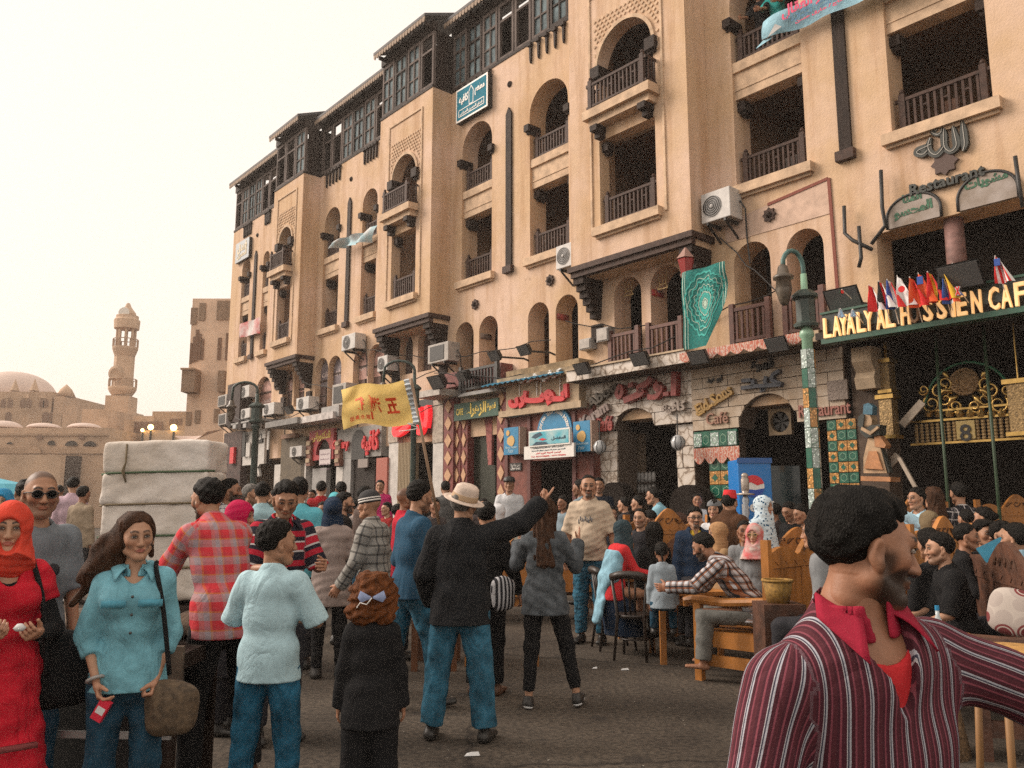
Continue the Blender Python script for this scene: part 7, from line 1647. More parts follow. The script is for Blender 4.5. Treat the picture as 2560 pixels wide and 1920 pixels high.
# tarpaulin-wrapped load on a cart, and the long barrow with sacks
TARP=mat('dirty_canvas',(0.74,0.69,0.65),0.95,col2=(0.56,0.49,0.42),vscale=1.6,detail=6,bump=0.6,bscale=5,bdist=0.06)
Y=8.6;a=at(214,1100,Y);b=at(448,1100,Y);zt=at(340,955,Y).z;ld=thing('wrapped_load','tall cart load wrapped in dirty white canvas and tied with ropes','cart load',((a.x+b.x)/2,Y+0.6,0));n_=5
for i in range(n_):
 z0=0.62+(zt-0.62)*i/n_;z1=0.62+(zt-0.62)*(i+1)/n_;rr=random.Random(i)
 F=Field((a.x-.08,Y-.08,z0-.06),(b.x+.08,Y+0.75,z1+.06),0.022);dx=(rr.random()-.5)*.04
 def bale(f,X,Yv,Z):
  qx=np.abs(X-(a.x+b.x)/2-dx)-(b.x-a.x)/2+0.045;qy=np.abs(Yv-Y-0.3)-0.27;qz=np.abs(Z-(z0+z1)/2-0.02*(X-a.x))-(z1-z0)/2+0.032
  return np.sqrt(np.maximum(qx,0)**2+np.maximum(qy,0)**2+np.maximum(qz,0)**2)+np.minimum(np.maximum(np.maximum(qx,qy),qz),0)-0.042+0.011*wave_noise(X,Yv,Z*2,9,i)
 F.func(bale);V,Q=F.net();link(bpy.data.objects.new('bale',np_mesh('bale',V,Q,TARP)),ld)
 if i:mb=MB();y0=Y-0.03;mb.tube([(a.x-0.03,y0+0.1,z0-0.01),(a.x+0.1,y0,z0),((a.x+b.x)/2,y0-0.01,z0+0.012),(b.x-0.1,y0,z0+0.02),(b.x+0.03,y0+0.1,z0+0.03)],0.012,5);mb.build('rope',mat('rope',(0.16,0.12,0.07),0.9)if i%2 else mat('green_rope',(0.06,0.10,0.05),0.9),ld,True)
mb=MB();x=a.x+0.25;mb.tube([(x,Y-0.02,zt-0.02),(x+0.01,Y-0.04,zt-0.22),(x-0.01,Y-0.05,zt-0.3),(x+0.02,Y-0.03,zt-0.42)],[0.01,0.01,0.018,0.008],5);mb.build('rope',mat('rope',(0.16,0.12,0.07),0.9),ld,True)
mb=MB();mb.box((a.x-0.05,Y-0.02,0.50),(b.x+0.05,Y+0.65,0.585));mb.build('cart_bed',DWOOD,ld)
for y in(Y+0.1,Y+0.55):mb=MB();mb.lathe([(0.30,-0.04),(0.33,-0.03),(0.33,0.03),(0.30,0.04)],20,Matrix.Translation(((a.x+b.x)/2,y,0.33))@Matrix.Rotation(R(90),4,'X'));mb.build('wheel',BLACK,ld)
bw=thing('barrow','long dark street barrow heaped with brown sacks behind the girl in denim','barrow',(-1.75,4.75,0))
mb=MB();mb.box((-2.9,4.5,0.72),(-1.72,5.2,0.80));mb.build('bed',DWOOD,bw);mb=MB();mb.box((-2.9,4.47,0.62),(-1.72,4.497,0.84));mb.build('side_board',mat('worn_board',(0.12,0.085,0.06),0.8,var=0.5,vscale=9),bw);mb=MB();mb.bar((-2.9,4.45,0.42),(-1.75,4.45,0.40),0.02,0.035);mb.build('pale_rail',STEEL,bw)
for x,y in((-2.8,4.55),(-2.8,5.12),(-1.8,4.55),(-1.8,5.12)):mb=MB();mb.box((x-0.03,y-0.03,0),(x+0.03,y+0.03,0.72));mb.build('leg',DWOOD,bw)
mb=MB();mb.lathe([(0.27,-0.03),(0.31,-0.02),(0.31,0.02),(0.27,0.03)],20,Matrix.Translation((-2.3,4.8,0.31))@Matrix.Rotation(R(90),4,'X'));mb.build('wheel',BLACK,bw)
SACK=mat('brown_sack',(0.10,0.07,0.05),0.95,var=0.6,vscale=7,bump=0.8,bscale=20,bdist=0.03)
for i,(x,y,r,hh)in enumerate(((-2.7,4.8,0.2,0.10),(-2.35,4.75,0.2,0.11),(-1.98,4.7,0.17,0.09),(-1.85,4.98,0.13,0.10),(-2.2,5.0,0.2,0.12))):
 F=Field((x-r-.05,y-r-.05,0.76),(x+r+.05,y+r+.05,0.86+hh*2),0.03);F.put(Ell((x,y,0.80+hh*0.75),(r,r*0.85,hh)),k=0);F.func(lambda f,X,Yv,Z:np.maximum(f+0.02*wave_noise(X,Yv,Z,14,i),0.802-Z));V,Q=F.net()
 tag(link(bpy.data.objects.new('sack',np_mesh('sack',V,Q,SACK))),['brown sack at the left end of the barrow','large sack behind the hair of the girl in denim','pale topped sack by the hand of the checked shirt man','small sack at the right end of the barrow','sack heaped at the back of the barrow'][i],'sack','sacks on the barrow')
# benches of carved wood
OAK=mat('orange_oak',(0.36,0.145,0.035),0.45,var=0.35,vscale=5,stretch=(1,1,0.3),bump=0.15,bscale=25,spec=0.35);DOAK=mat('dark_carved_wood',(0.075,0.030,0.016),0.6,var=0.45,vscale=7,bump=0.5,bscale=30);CARVE=mat('carving_shadow',(0.06,0.022,0.008),0.8)
MOAK=mat('mid_brown_wood',(0.13,0.05,0.02),0.5,var=0.4,vscale=6,stretch=(1,1,0.3))
def bench(x,y,yaw,L,label,m=None,hb=1.15,seat=0.45,dep=0.55,group='carved café benches'):
 """settee facing +y of its own frame; backrest along x at y=0"""
 m=m or OAK;B=thing('bench',label,'bench',(x,y,0),group,R(yaw));T=B.matrix_basis.copy()
 def part(nm,fn,mm=m,par=B):mb=MB(T);fn(mb);o=mb.build(nm,mm,par);return o
 h=L/2
 for sx in(-h,h-0.07):part('post',lambda mb:mb.box((sx,-0.035,0),(sx+0.07,0.035,hb-0.02)))
 N=40;top=[]
 for i in range(N+1):
  t=i/N;u=abs(t-0.5)*2;z=hb-0.14+0.05*math.cos(u*math.pi*2.2)*(1-u)+0.15*max(0,1-(u/0.42)**2)**0.8+(0.05*math.sin((u-0.42)/0.58*math.pi)if u>0.42 else 0);top.append((-h+0.072+(L-0.144)*t,z))
 fl=Matrix(((1,0,0,0),(0,0,-1,0),(0,1,0,0),(0,0,0,1)))
 part('crest_rail',lambda mb:mb.plate([[(-h+0.072,hb-0.27),(h-0.072,hb-0.27)]+top[::-1]],-0.025,0.025,fl))
 k=3
 for i in range(k):
  a=-h+0.08+(L-0.16)*i/k;b=-h+0.08+(L-0.16)*(i+1)/k;part('back_panel',lambda mb:mb.box((a+0.045,-0.012,seat-0.05),(b-0.045,0.012,hb-0.27)))
 for i in range(k+1):a=-h+0.08+(L-0.16)*i/k;part('stile',lambda mb:mb.box((a-0.04,-0.022,seat-0.05),(a+0.04,0.022,hb-0.272)))
 part('carved_crest',lambda mb:[mb.tube([(0.13*(t-2)+0.05*math.cos(j*.8),sg*0.031,hb-0.10+0.035*math.sin(j*1.1+t))for j in range(7)],0.007,4)for t in range(5)for sg in(-1,1)],CARVE).__setitem__('kind','stuff')
 part('lozenges',lambda mb:[mb.plate([[(-h+0.2+(L-0.4)*j/9+q[0],hb-0.21+q[1])for q in((-0.05,0),(0,-0.035),(0.05,0),(0,0.035))]],0.026 if sg>0 else-0.031,0.031 if sg>0 else-0.026,fl)for j in range(10)for sg in(1,-1)]).__setitem__('kind','stuff')
 part('seat',lambda mb:mb.box((-h+0.02,0.036,seat-0.05),(h-0.02,dep,seat)))
 part('seat_rail',lambda mb:mb.box((-h+0.05,dep-0.03,seat-0.15),(h-0.05,dep-0.005,seat-0.052)))
 for sx in(-h,h-0.07):
  part('leg',lambda mb:mb.box((sx,dep-0.03,0),(sx+0.07,dep+0.04,seat+0.24)))
  part('armrest',lambda mb:mb.tube([(sx+0.035,-0.02,seat+0.30),(sx+0.035,dep*0.6,seat+0.26),(sx+0.035,dep+0.05,seat+0.27),(sx+0.035,dep+0.13,seat+0.25),(sx+0.035,dep+0.13,seat+0.20)],[0.035,0.04,0.045,0.045,0.03],8))
  for z in(0.14,seat-0.14):part('side_rail',lambda mb:mb.box((sx+0.015,0.036,z),(sx+0.055,dep-0.032,z+0.10)))
 return B
def leftpt(px,py,Y):return at(px,py,Y)
# the open-armed bench whose back we see
fr=gnd(1510,1470);bx,by=fr.x,fr.y;yw=46.0;d=Vector((-math.sin(R(yw)),math.cos(R(yw)),0));e=Vector((math.cos(R(yw)),math.sin(R(yw)),0));c0=Vector((bx,by,0))-d*0.70+e*1.03
bench(c0.x,c0.y,yw,2.06,'orange oak bench seen from behind, its open scrolled arm toward the bentwood chair',hb=1.30,dep=0.70)
bench(*at(1722,1130,10.0).xy,20,1.6,'orange oak bench with scalloped back behind the open-armed bench',hb=1.28)
bench(*at(1443,1110,10.9).xy,16,1.25,'orange carved bench beside the man with a yellow collar',hb=1.5)
bench(*at(1462,1160,10.4).xy,-18,1.2,'dark brown bench in front of the carved bench by the yellow collar man',MOAK,hb=1.15)
bench(*at(1465,1105,12.6).xy,172,1.6,'dark bench by the marble café',DOAK,hb=1.45)
bench(*at(1150,1150,11.8).xy,10,1.9,'orange bench behind the long haired woman',hb=1.22)
bench(*at(770,1140,13.5).xy,-14,1.5,'brown bench with a red cushion behind the woman in pale jumper',MOAK,hb=1.25)
bench(*at(2035,1120,8.8).xy,30,1.2,'orange bench curling behind the head of the man in stripes',hb=1.42)
bench(*at(2125,1090,10.5).xy,8,1.6,'wide orange bench with carved crest behind the seated group',hb=1.46)
bench(*at(1970,1055,12.2).xy,10,1.1,'orange carved bench at the back of the terrace',hb=1.68)
bench(*at(2195,1085,13.0).xy,0,1.3,'pale orange slatted bench deepest in the terrace',hb=1.72)
bench(3.86,6.55,74,2.7,'dark carved bench with a patterned cushion',DOAK,hb=1.24)
# tables, stools and chairs
def table(x,y,w,d,label,m,h=0.72,yaw=0):
 B=thing('table',label,'table',(x,y,0),'café tables',R(yaw));T=B.matrix_basis.copy();mb=MB(T);mb.box((-w/2,-d/2,h-0.04),(w/2,d/2,h));mb.build('tabletop',m,B)
 mb=MB(T);mb.box((-w/2+0.05,-d/2+0.05,h-0.14),(w/2-0.05,d/2-0.05,h-0.042));mb.build('apron',m,B)
 for sx in(-1,1):
  for sy in(-1,1):mb=MB(T);mb.box((sx*(w/2-0.06)-0.03,sy*(d/2-0.06)-0.03,0),(sx*(w/2-0.06)+0.03,sy*(d/2-0.06)+0.03,h-0.141));mb.build('leg',m,B)
 return B
tp_=at(1475,1240,9.0);table(tp_.x,9.0,0.7,0.8,'oak table with papers before the man in the checked shirt',OAK)
table(*at(1390,1190,10.6).xy,0.8,0.7,'oak table at the elbow of the woman with the dark veil',OAK);table(*at(1085,1240,8.8).xy,0.8,0.6,'oak table behind the man in the hat',OAK);table(*at(945,1290,8.6).xy,0.5,0.7,'small table left of the man in the hat',MOAK)
def paper(px,py,Y,w,d,z,label,m):c=at(px,py,Y);mb=MB(Matrix.Translation((c.x,c.y,z))@Matrix.Rotation(0.3,4,'Z'));mb.box((-w/2,-d/2,0),(w/2,d/2,0.012));tag(mb.build('paper',m),label,'paper','papers on the café tables')
PAP=mat('paper_white',(0.6,0.6,0.6),0.8);paper(1480,1235,8.9,0.3,0.22,0.72,'white papers on the table of the man in the checked shirt',PAP);paper(1388,1188,10.6,0.35,0.25,0.72,'white sheet on the table behind the dark veiled woman',PAP)
WICK=mat('wicker',(0.20,0.12,0.06),0.8,var=0.5,vscale=40,bump=0.8,bscale=60);c=at(1995,1320,5.6)
wt=thing('wicker_table','round wicker table with a bottle and an orange box','table',(c.x,5.6,0));mb=MB(Matrix.Translation((c.x,5.6,0)));mb.lathe([(0.22,0.0),(0.17,0.30),(0.26,0.66)],20);mb.build('drum',WICK,wt,True);mb=MB(Matrix.Translation((c.x,5.6,0)));mb.lathe([(0.28,0.665),(0.29,0.70),(0.26,0.715)],20);mb.build('tabletop',WICK,wt,True)
mb=MB(Matrix.Translation((c.x-0.02,5.38,0.716)));mb.lathe([(0.028,0),(0.03,0.12),(0.012,0.17),(0.012,0.2)],10);bt=mb.build('bottle',mat('clear_plastic',(0.45,0.5,0.52),0.15),None,True);tag(bt,'small clear water bottle with a dark cap on the wicker table','bottle');mb=MB(Matrix.Translation((c.x-0.02,5.38,0.916)));mb.lathe([(0.014,0),(0.014,0.03)],8);o=mb.build('cap',BLUE,bt)
mb=MB(Matrix.Translation((c.x+0.12,5.5,0.716)));mb.box((-0.09,-0.06,0),(0.09,0.06,0.05));tag(mb.build('small_box',mat('orange_box',(0.45,0.16,0.03),0.6)),'flat orange box on the wicker table','box')
c=at(2190,1405,4.25);st=thing('stool','round rattan stool cut by the picture edge','stool',(c.x,c.y,0));mb=MB(Matrix.Translation((c.x,c.y,0)));mb.lathe([(0.19,c.z-0.05),(0.215,c.z-0.03),(0.215,c.z),(0.19,c.z+0.012)],24);mb.build('seat',mat('rattan',(0.42,0.23,0.07),0.6,var=0.3,vscale=30),st,True)
for i in range(4):a_=R(45+90*i);mb=MB();mb.tube([(c.x+0.17*math.cos(a_),c.y+0.17*math.sin(a_),c.z-0.05),(c.x+0.21*math.cos(a_),c.y+0.21*math.sin(a_),0)],0.018,8);mb.build('leg',mat('rattan_dark',(0.25,0.13,0.05),0.6),st,True)
for i in range(4):a0=R(45+90*i);mb=MB();mb.tube([(c.x+0.19*math.cos(a0+t),c.y+0.19*math.sin(a0+t),c.z-0.10+0.05*math.sin(t*2)-0.05)for t in np.linspace(0,math.pi/2,7)],0.012,6);mb.build('stretcher',mat('rattan_dark',(0.25,0.13,0.05),0.6),st,True)
c=at(1680,1275,7.0);bk=thing('basket','small yellow woven basket behind the oak bench','basket',(c.x,c.y,c.z-0.1));mb=MB(Matrix.Translation((c.x,c.y,c.z-0.1)));mb.lathe([(0.09,0.0),(0.12,0.17),(0.10,0.17),(0.08,0.02)],16);mb.build('woven_body',mat('yellow_wicker',(0.26,0.145,0.03),0.8,var=0.4,vscale=40),bk,True);mb=MB(Matrix.Translation((c.x,c.y,c.z+0.08)));mb.tube([(0.12*math.cos(R(q)),0.12*math.sin(R(q)),0)for q in range(0,361,20)],0.013,5);mb.build('rim',mat('yellow_wicker',(0.45,0.26,0.05),0.7),bk,True)
mb=MB();mb.box((c.x-0.17,c.y-0.17,0),(c.x+0.17,c.y+0.17,c.z-0.1));tag(mb.build('pedestal',DOAK),'dark wooden pedestal carrying the yellow basket','pedestal')
def chair(x,y,yaw,label,m=None):
 m=m or mat('black_bentwood',(0.022,0.014,0.010),0.45,var=0.3);B=thing('chair',label,'chair',(x,y,0),'dark bentwood chairs',R(yaw));T=B.matrix_basis.copy()
 def part(nm,fn,sm=True):mb=MB(T);fn(mb);mb.build(nm,m,B,sm)
 part('seat',lambda mb:mb.lathe([(0.18,0.42),(0.205,0.43),(0.205,0.455),(0.18,0.46)],20))
 for sx in(-1,1):
  part('leg',lambda mb:mb.tube([(0.13*sx,0.13,0.43),(0.16*sx,0.18,0)],[0.02,0.014],8));part('leg',lambda mb:mb.tube([(0.17*sx,-0.24,0),(0.14*sx,-0.17,0.45),(0.19*sx,-0.22,0.86)],[0.014,0.018,0.016],8))
 part('backrest',lambda mb:mb.tube([(-0.19,-0.22,0.84),(-0.1,-0.255,0.87),(0,-0.265,0.875),(0.1,-0.255,0.87),(0.19,-0.22,0.84)],0.042,8))
 part('back_splat',lambda mb:[mb.tube([(0.05*q,-0.18,0.455),(0.06*q,-0.215,0.65),(0.07*q,-0.25,0.84)],0.012,6)for q in(-1,0,1)])
 part('leg_ring',lambda mb:mb.tube([(0.145*math.cos(R(q)),0.145*math.sin(R(q)),0.2)for q in range(0,361,24)],0.010,6))
 return B
cp=gnd(1375,1425);chair(cp.x,cp.y+0.1,-20,'dark bentwood chair with the little girl in grey on it');c2=at(1330,1300,9.6);chair(c2.x,c2.y,-80,'dark bentwood chair under the woman with the dark veil')
c3=at(1838,1085,11.6);B=chair(c3.x,11.6,150,'reddish wooden chair piled on a table before the green tiles',mat('red_chair',(0.16,0.05,0.025),0.5));B.location.z=0.9;table(c3.x,11.6,0.6,0.6,'dark table carrying the upturned red chair',DOAK,0.88)
# drinks fridge
c=at(1625,1050,12.9);x0=at(1595,1050,12.9).x;x1=at(1668,1050,12.9).x;zt=at(1630,992,12.9).z;fr=thing('drinks_fridge','bright blue drinks fridge with a red white and blue ball on its side','fridge',((x0+x1)/2,13,0));FBL=mat('fridge_blue',(0.01,0.17,0.50),0.35)
mb=MB();mb.box((x0,12.9,0.02),(x1,13.5,zt));mb.build('cabinet',FBL,fr,bevel=0.02);mb=MB();mb.box((x0-0.01,12.88,zt-0.06),(x1+0.01,12.895,zt+0.02));mb.build('top_trim',mat('fridge_trim',(0.02,0.10,0.32),0.4),fr)
mb=MB();mb.box((x1+0.003,12.93,0.1),(x1+0.45,13.45,zt-0.1));mb.build('glass_door',mat('dark_fridge_glass',(0.02,0.03,0.035),0.15),fr)
cz=at(1620,1050,12.9).z;rr=0.17;cxx=(x0+x1)/2-0.03;Tf=Matrix(((1,0,0,cxx),(0,0,-1,12.897),(0,1,0,cz),(0,0,0,1)))
def seg(lo,hi):return[(rr*math.cos(a),rr*math.sin(a))for a in np.linspace(lo,hi,14)]
mb=MB();mb.plate([[(rr*math.cos(R(q)),rr*math.sin(R(q)))for q in range(0,360,15)]],0.002,0.004,Tf);mb.build('emblem_white',WHITE,fr);mb=MB();mb.plate([seg(0.25,math.pi-0.1)+[(-0.04,0.06),(0.06,0.01)]],0.005,0.008,Tf);mb.build('emblem_red',NEONR,fr);mb=MB();mb.plate([seg(math.pi+0.5,2*math.pi-0.2)+[(0.03,-0.06),(-0.06,-0.05)]],0.005,0.008,Tf);mb.build('emblem_blue',mat('emblem_blue',(0.01,0.06,0.35),0.4),fr)
t=MB();text_mb('pepsi',w=0.5,T=Tf@Matrix.Translation((0.06,-0.34,0)),depth=0.006,bold=0.02,mb=t);t.build('lettering',WHITE,fr)
# water pipe next to the fridge, red lamp shade
c=at(1612,1110,10.9);hk=thing('water_pipe','tall water pipe with white rings and a foil cap next to the fridge','water pipe',(c.x,10.9,0.7));zt=at(1612,1020,10.9).z
mb=MB(Matrix.Translation((c.x,10.9,0)));mb.lathe([(0.12,0.72),(0.13,0.80),(0.05,0.95),(0.02,1.0)]+[(0.028+0.02*(i%2),1.0+(zt-1.3)*i/10)for i in range(1,11)]+[(0.02,zt-0.28)],12);mb.build('stem',mat('striped_metal',(0.35,0.38,0.42),0.3,metal=0.4),hk,True)
mb=MB(Matrix.Translation((c.x,10.9,zt-0.3)));mb.lathe([(0.12,0.0),(0.12,0.02),(0.04,0.03),(0.05,0.06),(0.055,0.2),(0.04,0.24),(0.05,0.26),(0.02,0.29)],12);mb.build('foil_cap',mat('foil',(0.35,0.30,0.26),0.35,metal=0.5,bump=0.6),hk,True);table(c.x+0.05,10.95,0.5,0.5,'small table carrying the water pipe',DOAK,0.715)
# cushions
CUS=mat('cushion_print',(0.34,0.28,0.25),0.95,col2=(0.16,0.03,0.03),vscale=7,detail=1);n,p=nodes_of(CUS);tc=n.nodes.new('ShaderNodeTexCoord');v=n.nodes.new('ShaderNodeTexVoronoi');v.inputs['Scale'].default_value=6.5;n.links.new(tc.outputs['Object'],v.inputs['Vector']);n.links.new(ramp(n,v.outputs['Distance'],[(0,(0.13,0.02,0.022)),(0.28,(0.42,0.36,0.32)),(0.33,(0.16,0.03,0.03)),(0.42,(0.36,0.31,0.28)),(0.6,(0.42,0.37,0.33))]),p.inputs['Base Color'])
def cushion(c,r,label,rot,m=CUS):
 F=Field((-.3,-.16,-.3),(.3,.16,.3),0.02);F.func(lambda f,X,Yv,Z:((np.abs(X)/r[0])**3.2+(np.abs(Z)/r[2])**3.2+(np.abs(Yv)/r[1])**2-1)*r[1]*0.6);V,Q=F.net();o=bpy.data.objects.new('cushion',np_mesh('cushion',V,Q,m));o.location=c;o.rotation_euler=rot;COL.objects.link(o);tag(o,label,'cushion')
cc=at(2192,1325,5.7);cushion((cc.x+0.03,5.75,cc.z),(0.165,0.07,0.16),'grey cushion with dark red rosettes leaning on the dark bench',(R(-14),R(10),R(-42)));cc=at(2170,1375,5.6);cushion((cc.x-0.05,5.9,0.49),(0.27,0.06,0.24),'red and pale seat cushion on the dark bench',(R(90),0,R(-28)))
for px,py,sz in((1020,1633,0.05),(1350,1448,0.04),(1330,1360,0.03),(1285,1445,0.025)):
 c=gnd(px,py);mb=MB(Matrix.Translation((c.x,c.y,0.0)));mb.add([(-sz,-sz*.4,0.004),(sz,-sz*.3,0.006),(sz*.8,sz*.5,0.02),(-sz*.7,sz*.4,0.012),(0,0,sz*.5)],[(0,1,4),(1,2,4),(2,3,4),(3,0,4),(0,3,2,1)]);tag(mb.build('litter',PAP),{1020:'crumpled white paper scrap by the feet of the man in the hat',1350:'white scrap below the bentwood chair',1330:'tiny scrap between the standing man and the chairs',1285:'pale scrap on the asphalt past the long haired woman'}[px],'litter')
for i,(a,b,za,zb,o)in enumerate(((16.4,9.0,4.9,4.6,0.5),(12.2,7.0,5.5,5.2,0.1),(24,16.5,5.6,5.0,0.3),(21,12.6,6.3,5.2,0.15),(8.3,5.9,6.4,4.5,0.08),(19.2,15,4.4,4.3,0.6),(29,22,4.9,4.7,0.6))):
 mb=FB();mb.tube([(a+(b-a)*t/14,za+(zb-za)*t/14-0.35*math.sin(math.pi*t/14)+0.04*math.sin(t*2.3+i),o)for t in range(15)],0.012,5);tag(mb.build('cable',BLACK),'thin black cable drooping '+('across the limestone and lozenge cafés','through the arches above the marble café','between the grey café and the lozenge café','under the middle pair of bays','down beside the pink plaster patch','over the lozenge café sign','over the red portal and white portal shops')[i],'cable','cables on the facade')
# ------------------------------------------------------------------ the crowd
def ct(*c,n=None):return cloth(n or 'cloth_%02d%02d%02d'%tuple(int(v*99)for v in c),c)
SHOE=mat('shoe_black',(0.02,0.018,0.016),0.5);SOLEW=mat('sole_white',(0.55,0.55,0.55),0.7);BSHOE=mat('shoe_brown',(0.09,0.04,0.02),0.6)
JEAN=cloth('jeans_bright',(0.03,0.11,0.17),None,fold=0.6,var=0.5);DJEAN=cloth('jeans_dark',(0.018,0.055,0.09),None,fold=0.6,var=0.4);BLK=ct(0.012,0.012,0.013);CHAR=ct(0.03,0.03,0.035);NAVY=ct(0.015,0.03,0.06)
DENIM=cloth('denim_shirt',(0.16,0.38,0.46),None,fold=0.55,var=0.22);PALEB=cloth('pale_blue_tee',(0.42,0.60,0.66),None,fold=0.5,var=0.1);WHT=ct(0.55,0.56,0.58);REDC=ct(0.50,0.03,0.035);GREYC=ct(0.20,0.21,0.22);TANC=ct(0.30,0.19,0.10);BRN=ct(0.07,0.03,0.015);BEIGE=ct(0.48,0.38,0.29);KHAKI=ct(0.13,0.12,0.09)
PLAIDR=cloth('red_plaid',(0.4,0.1,0.1),[(0,0.105,[(0,(0.55,0.045,0.06)),(0.38,(0.42,0.20,0.20)),(0.56,(0.30,0.26,0.30)),(0.78,(0.50,0.17,0.06)),(0.86,(0.42,0.05,0.06))],None),(1,0.10,[(0,(0.60,0.04,0.05)),(0.3,(0.33,0.24,0.25)),(0.5,(0.40,0.30,0.32)),(0.72,(0.55,0.22,0.06)),(0.8,(0.50,0.05,0.06))],('MIX',0.5))])
CHECK=cloth('brown_check',(0.4,0.3,0.3),[(0,0.062,[(0,(0.52,0.52,0.55)),(0.42,(0.30,0.12,0.06)),(0.6,(0.05,0.05,0.06)),(0.8,(0.34,0.30,0.30))],None),(1,0.062,[(0,(0.95,0.95,0.95)),(0.4,(0.45,0.25,0.16)),(0.6,(0.15,0.14,0.15)),(0.8,(0.7,0.7,0.7))],('MULTIPLY',0.85))])
GPLAID=cloth('grey_plaid',(0.3,0.3,0.3),[(0,0.075,[(0,(0.30,0.29,0.27)),(0.8,(0.12,0.12,0.12))],None),(1,0.075,[(0,(1,1,1)),(0.78,(0.42,0.42,0.42))],('MULTIPLY',1.0))]);WPLAID=cloth('white_plaid',(0.5,0.5,0.5),[(0,0.055,[(0,(0.58,0.56,0.56)),(0.8,(0.22,0.22,0.27))],None),(1,0.055,[(0,(1,1,1)),(0.78,(0.45,0.45,0.5))],('MULTIPLY',1.0))]);BPLAID=cloth('black_plaid',(0.1,0.1,0.1),[(0,0.09,[(0,(0.02,0.02,0.025)),(0.86,(0.42,0.38,0.38))],None),(1,0.09,[(0,(0.02,0.02,0.025)),(0.86,(0.45,0.42,0.40))],('LIGHTEN',1.0))])
RUGBY=cloth('striped_polo',(0.2,0.05,0.06),[(1,0.20,[(0,(0.02,0.02,0.03)),(0.28,(0.5,0.48,0.48)),(0.34,(0.42,0.02,0.04)),(0.6,(0.5,0.48,0.48)),(0.66,(0.02,0.02,0.03)),(0.8,(0.40,0.02,0.04))],None)])
MAROON=cloth('striped_maroon',(0.1,0.02,0.03),[(0,0.034,[(0,(0.085,0.024,0.032)),(0.18,(0.20,0.055,0.075)),(0.26,(0.06,0.018,0.025)),(0.42,(0.36,0.36,0.40)),(0.50,(0.05,0.05,0.075)),(0.56,(0.42,0.40,0.42)),(0.60,(0.07,0.02,0.03)),(0.8,(0.22,0.06,0.08)),(0.88,(0.065,0.02,0.028))],None)],fold=0.5)
DOTS=cloth('dotted_veil',(0.4,0.5,0.6));n,p=nodes_of(DOTS);tc=n.nodes.new('ShaderNodeTexCoord');v=n.nodes.new('ShaderNodeTexVoronoi');v.inputs['Scale'].default_value=26;n.links.new(tc.outputs['Object'],v.inputs['Vector']);n.links.new(ramp(n,v.outputs['Distance'],[(0,(0.02,0.08,0.16)),(0.30,(0.50,0.60,0.66))]),p.inputs['Base Color'])
KNIT=cloth('grey_knit',(0.075,0.085,0.095),None,fold=0.5,var=0.5);SWEAT=ct(0.30,0.24,0.22);BSWEAT=ct(0.025,0.075,0.13);MAG=ct(0.45,0.012,0.07);ORED=ct(0.60,0.06,0.035)
SK=[(0.30,0.145,0.085),(0.36,0.19,0.115),(0.42,0.235,0.15),(0.24,0.11,0.06),(0.17,0.075,0.042)]
def aim(P,c):
 h=P['W']@Vector(P['HM'].translation);P['root'].location.x+=c.x-h.x;P['root'].matrix_basis.translation.x=P['root'].location.x;P['W']=P['root'].matrix_basis.copy();return P
def stand(label,px,ptop,Y,yaw,hat=0.0,**k):
 c=at(px,ptop,Y);k.setdefault('bot',dict(m=CHAR));k.setdefault('shoe',SHOE);k.setdefault('seed',int(px));return aim(human(label,c.x,Y,yaw,H=k.pop('H',(c.z-hat)*0.985),**k),c)
def sit(label,px,ptop,Y,yaw,H=1.70,seat=None,**k):
 c=at(px,ptop,Y);k.setdefault('bot',dict(m=CHAR));k.setdefault('seed',int(px));k.setdefault('shoe',SHOE);ln=math.cos(R(k.get('lean',0)*0.8));s=max(0.3,c.z-0.93*ln*H/1.75)
 return aim(human(label,c.x,Y,yaw,H=H,seat=s,**k),c)
def lathe_on(P,nm,prof,m,loc=(0,0,0),rot=(0,0,0),n=22,sc=(1,1,1)):
 T=P['HM']@Matrix.Translation(loc)@Matrix.Rotation(R(rot[0]),4,'X')@Matrix.Rotation(R(rot[1]),4,'Y')@Matrix.Diagonal((*sc,1));mb=MB();mb.lathe(prof,n,T);return worn(P,nm,mb,m)
def glasses(P,m=BLACK,lens=None,k=1.0):
 for s in(-1,1):
  mb=MB(P['HM']);mb.tube([(0.033*s+0.022*k*math.cos(R(a)),0.099,0.006+0.017*k*math.sin(R(a)))for a in range(0,361,30)],0.003*k,5);worn(P,'glasses_rim',mb,m)
  mb=MB(P['HM']);mb.tube([(0.056*s,0.098,0.012),(0.074*s,0.06,0.013),(0.083*s,-0.01,0.005)],0.003,5);worn(P,'glasses_temple',mb,m)
  if lens:mb=MB(P['HM']@Matrix.Translation((0.033*s,0.097,0.006))@Matrix.Rotation(R(90),4,'X')@Matrix.Diagonal((1,0.8,1,1)));mb.lathe([(0.021,0),(0.001,0.004)],14);worn(P,'lens',mb,lens)
 mb=MB(P['HM']);mb.tube([(-0.012,0.101,0.01),(0.012,0.101,0.01)],0.003,5);worn(P,'glasses_bridge',mb,m)
def strap(P,m,side=1,nm='bag_strap'):
 nb,sx,fw,up,sc=P['nb'],P['sx'],P['fw'],P['up'],P['sc'];c=nb-up*0.0*sc+sx*0.105*side*sc;hp=P['hip']+sx*0.20*side*sc
 mb=MB();L=[hp+fw*0.09*sc,P['chest']+sx*0.15*side*sc+fw*0.13*sc,c+fw*0.08*sc,c+up*0.035*sc,c-fw*0.08*sc,P['chest']+sx*0.16*side*sc-fw*0.11*sc,hp-fw*0.08*sc];mb.tube(curve_pts([tuple(q)for q in L],4),0.011,6);worn(P,nm,mb,m)
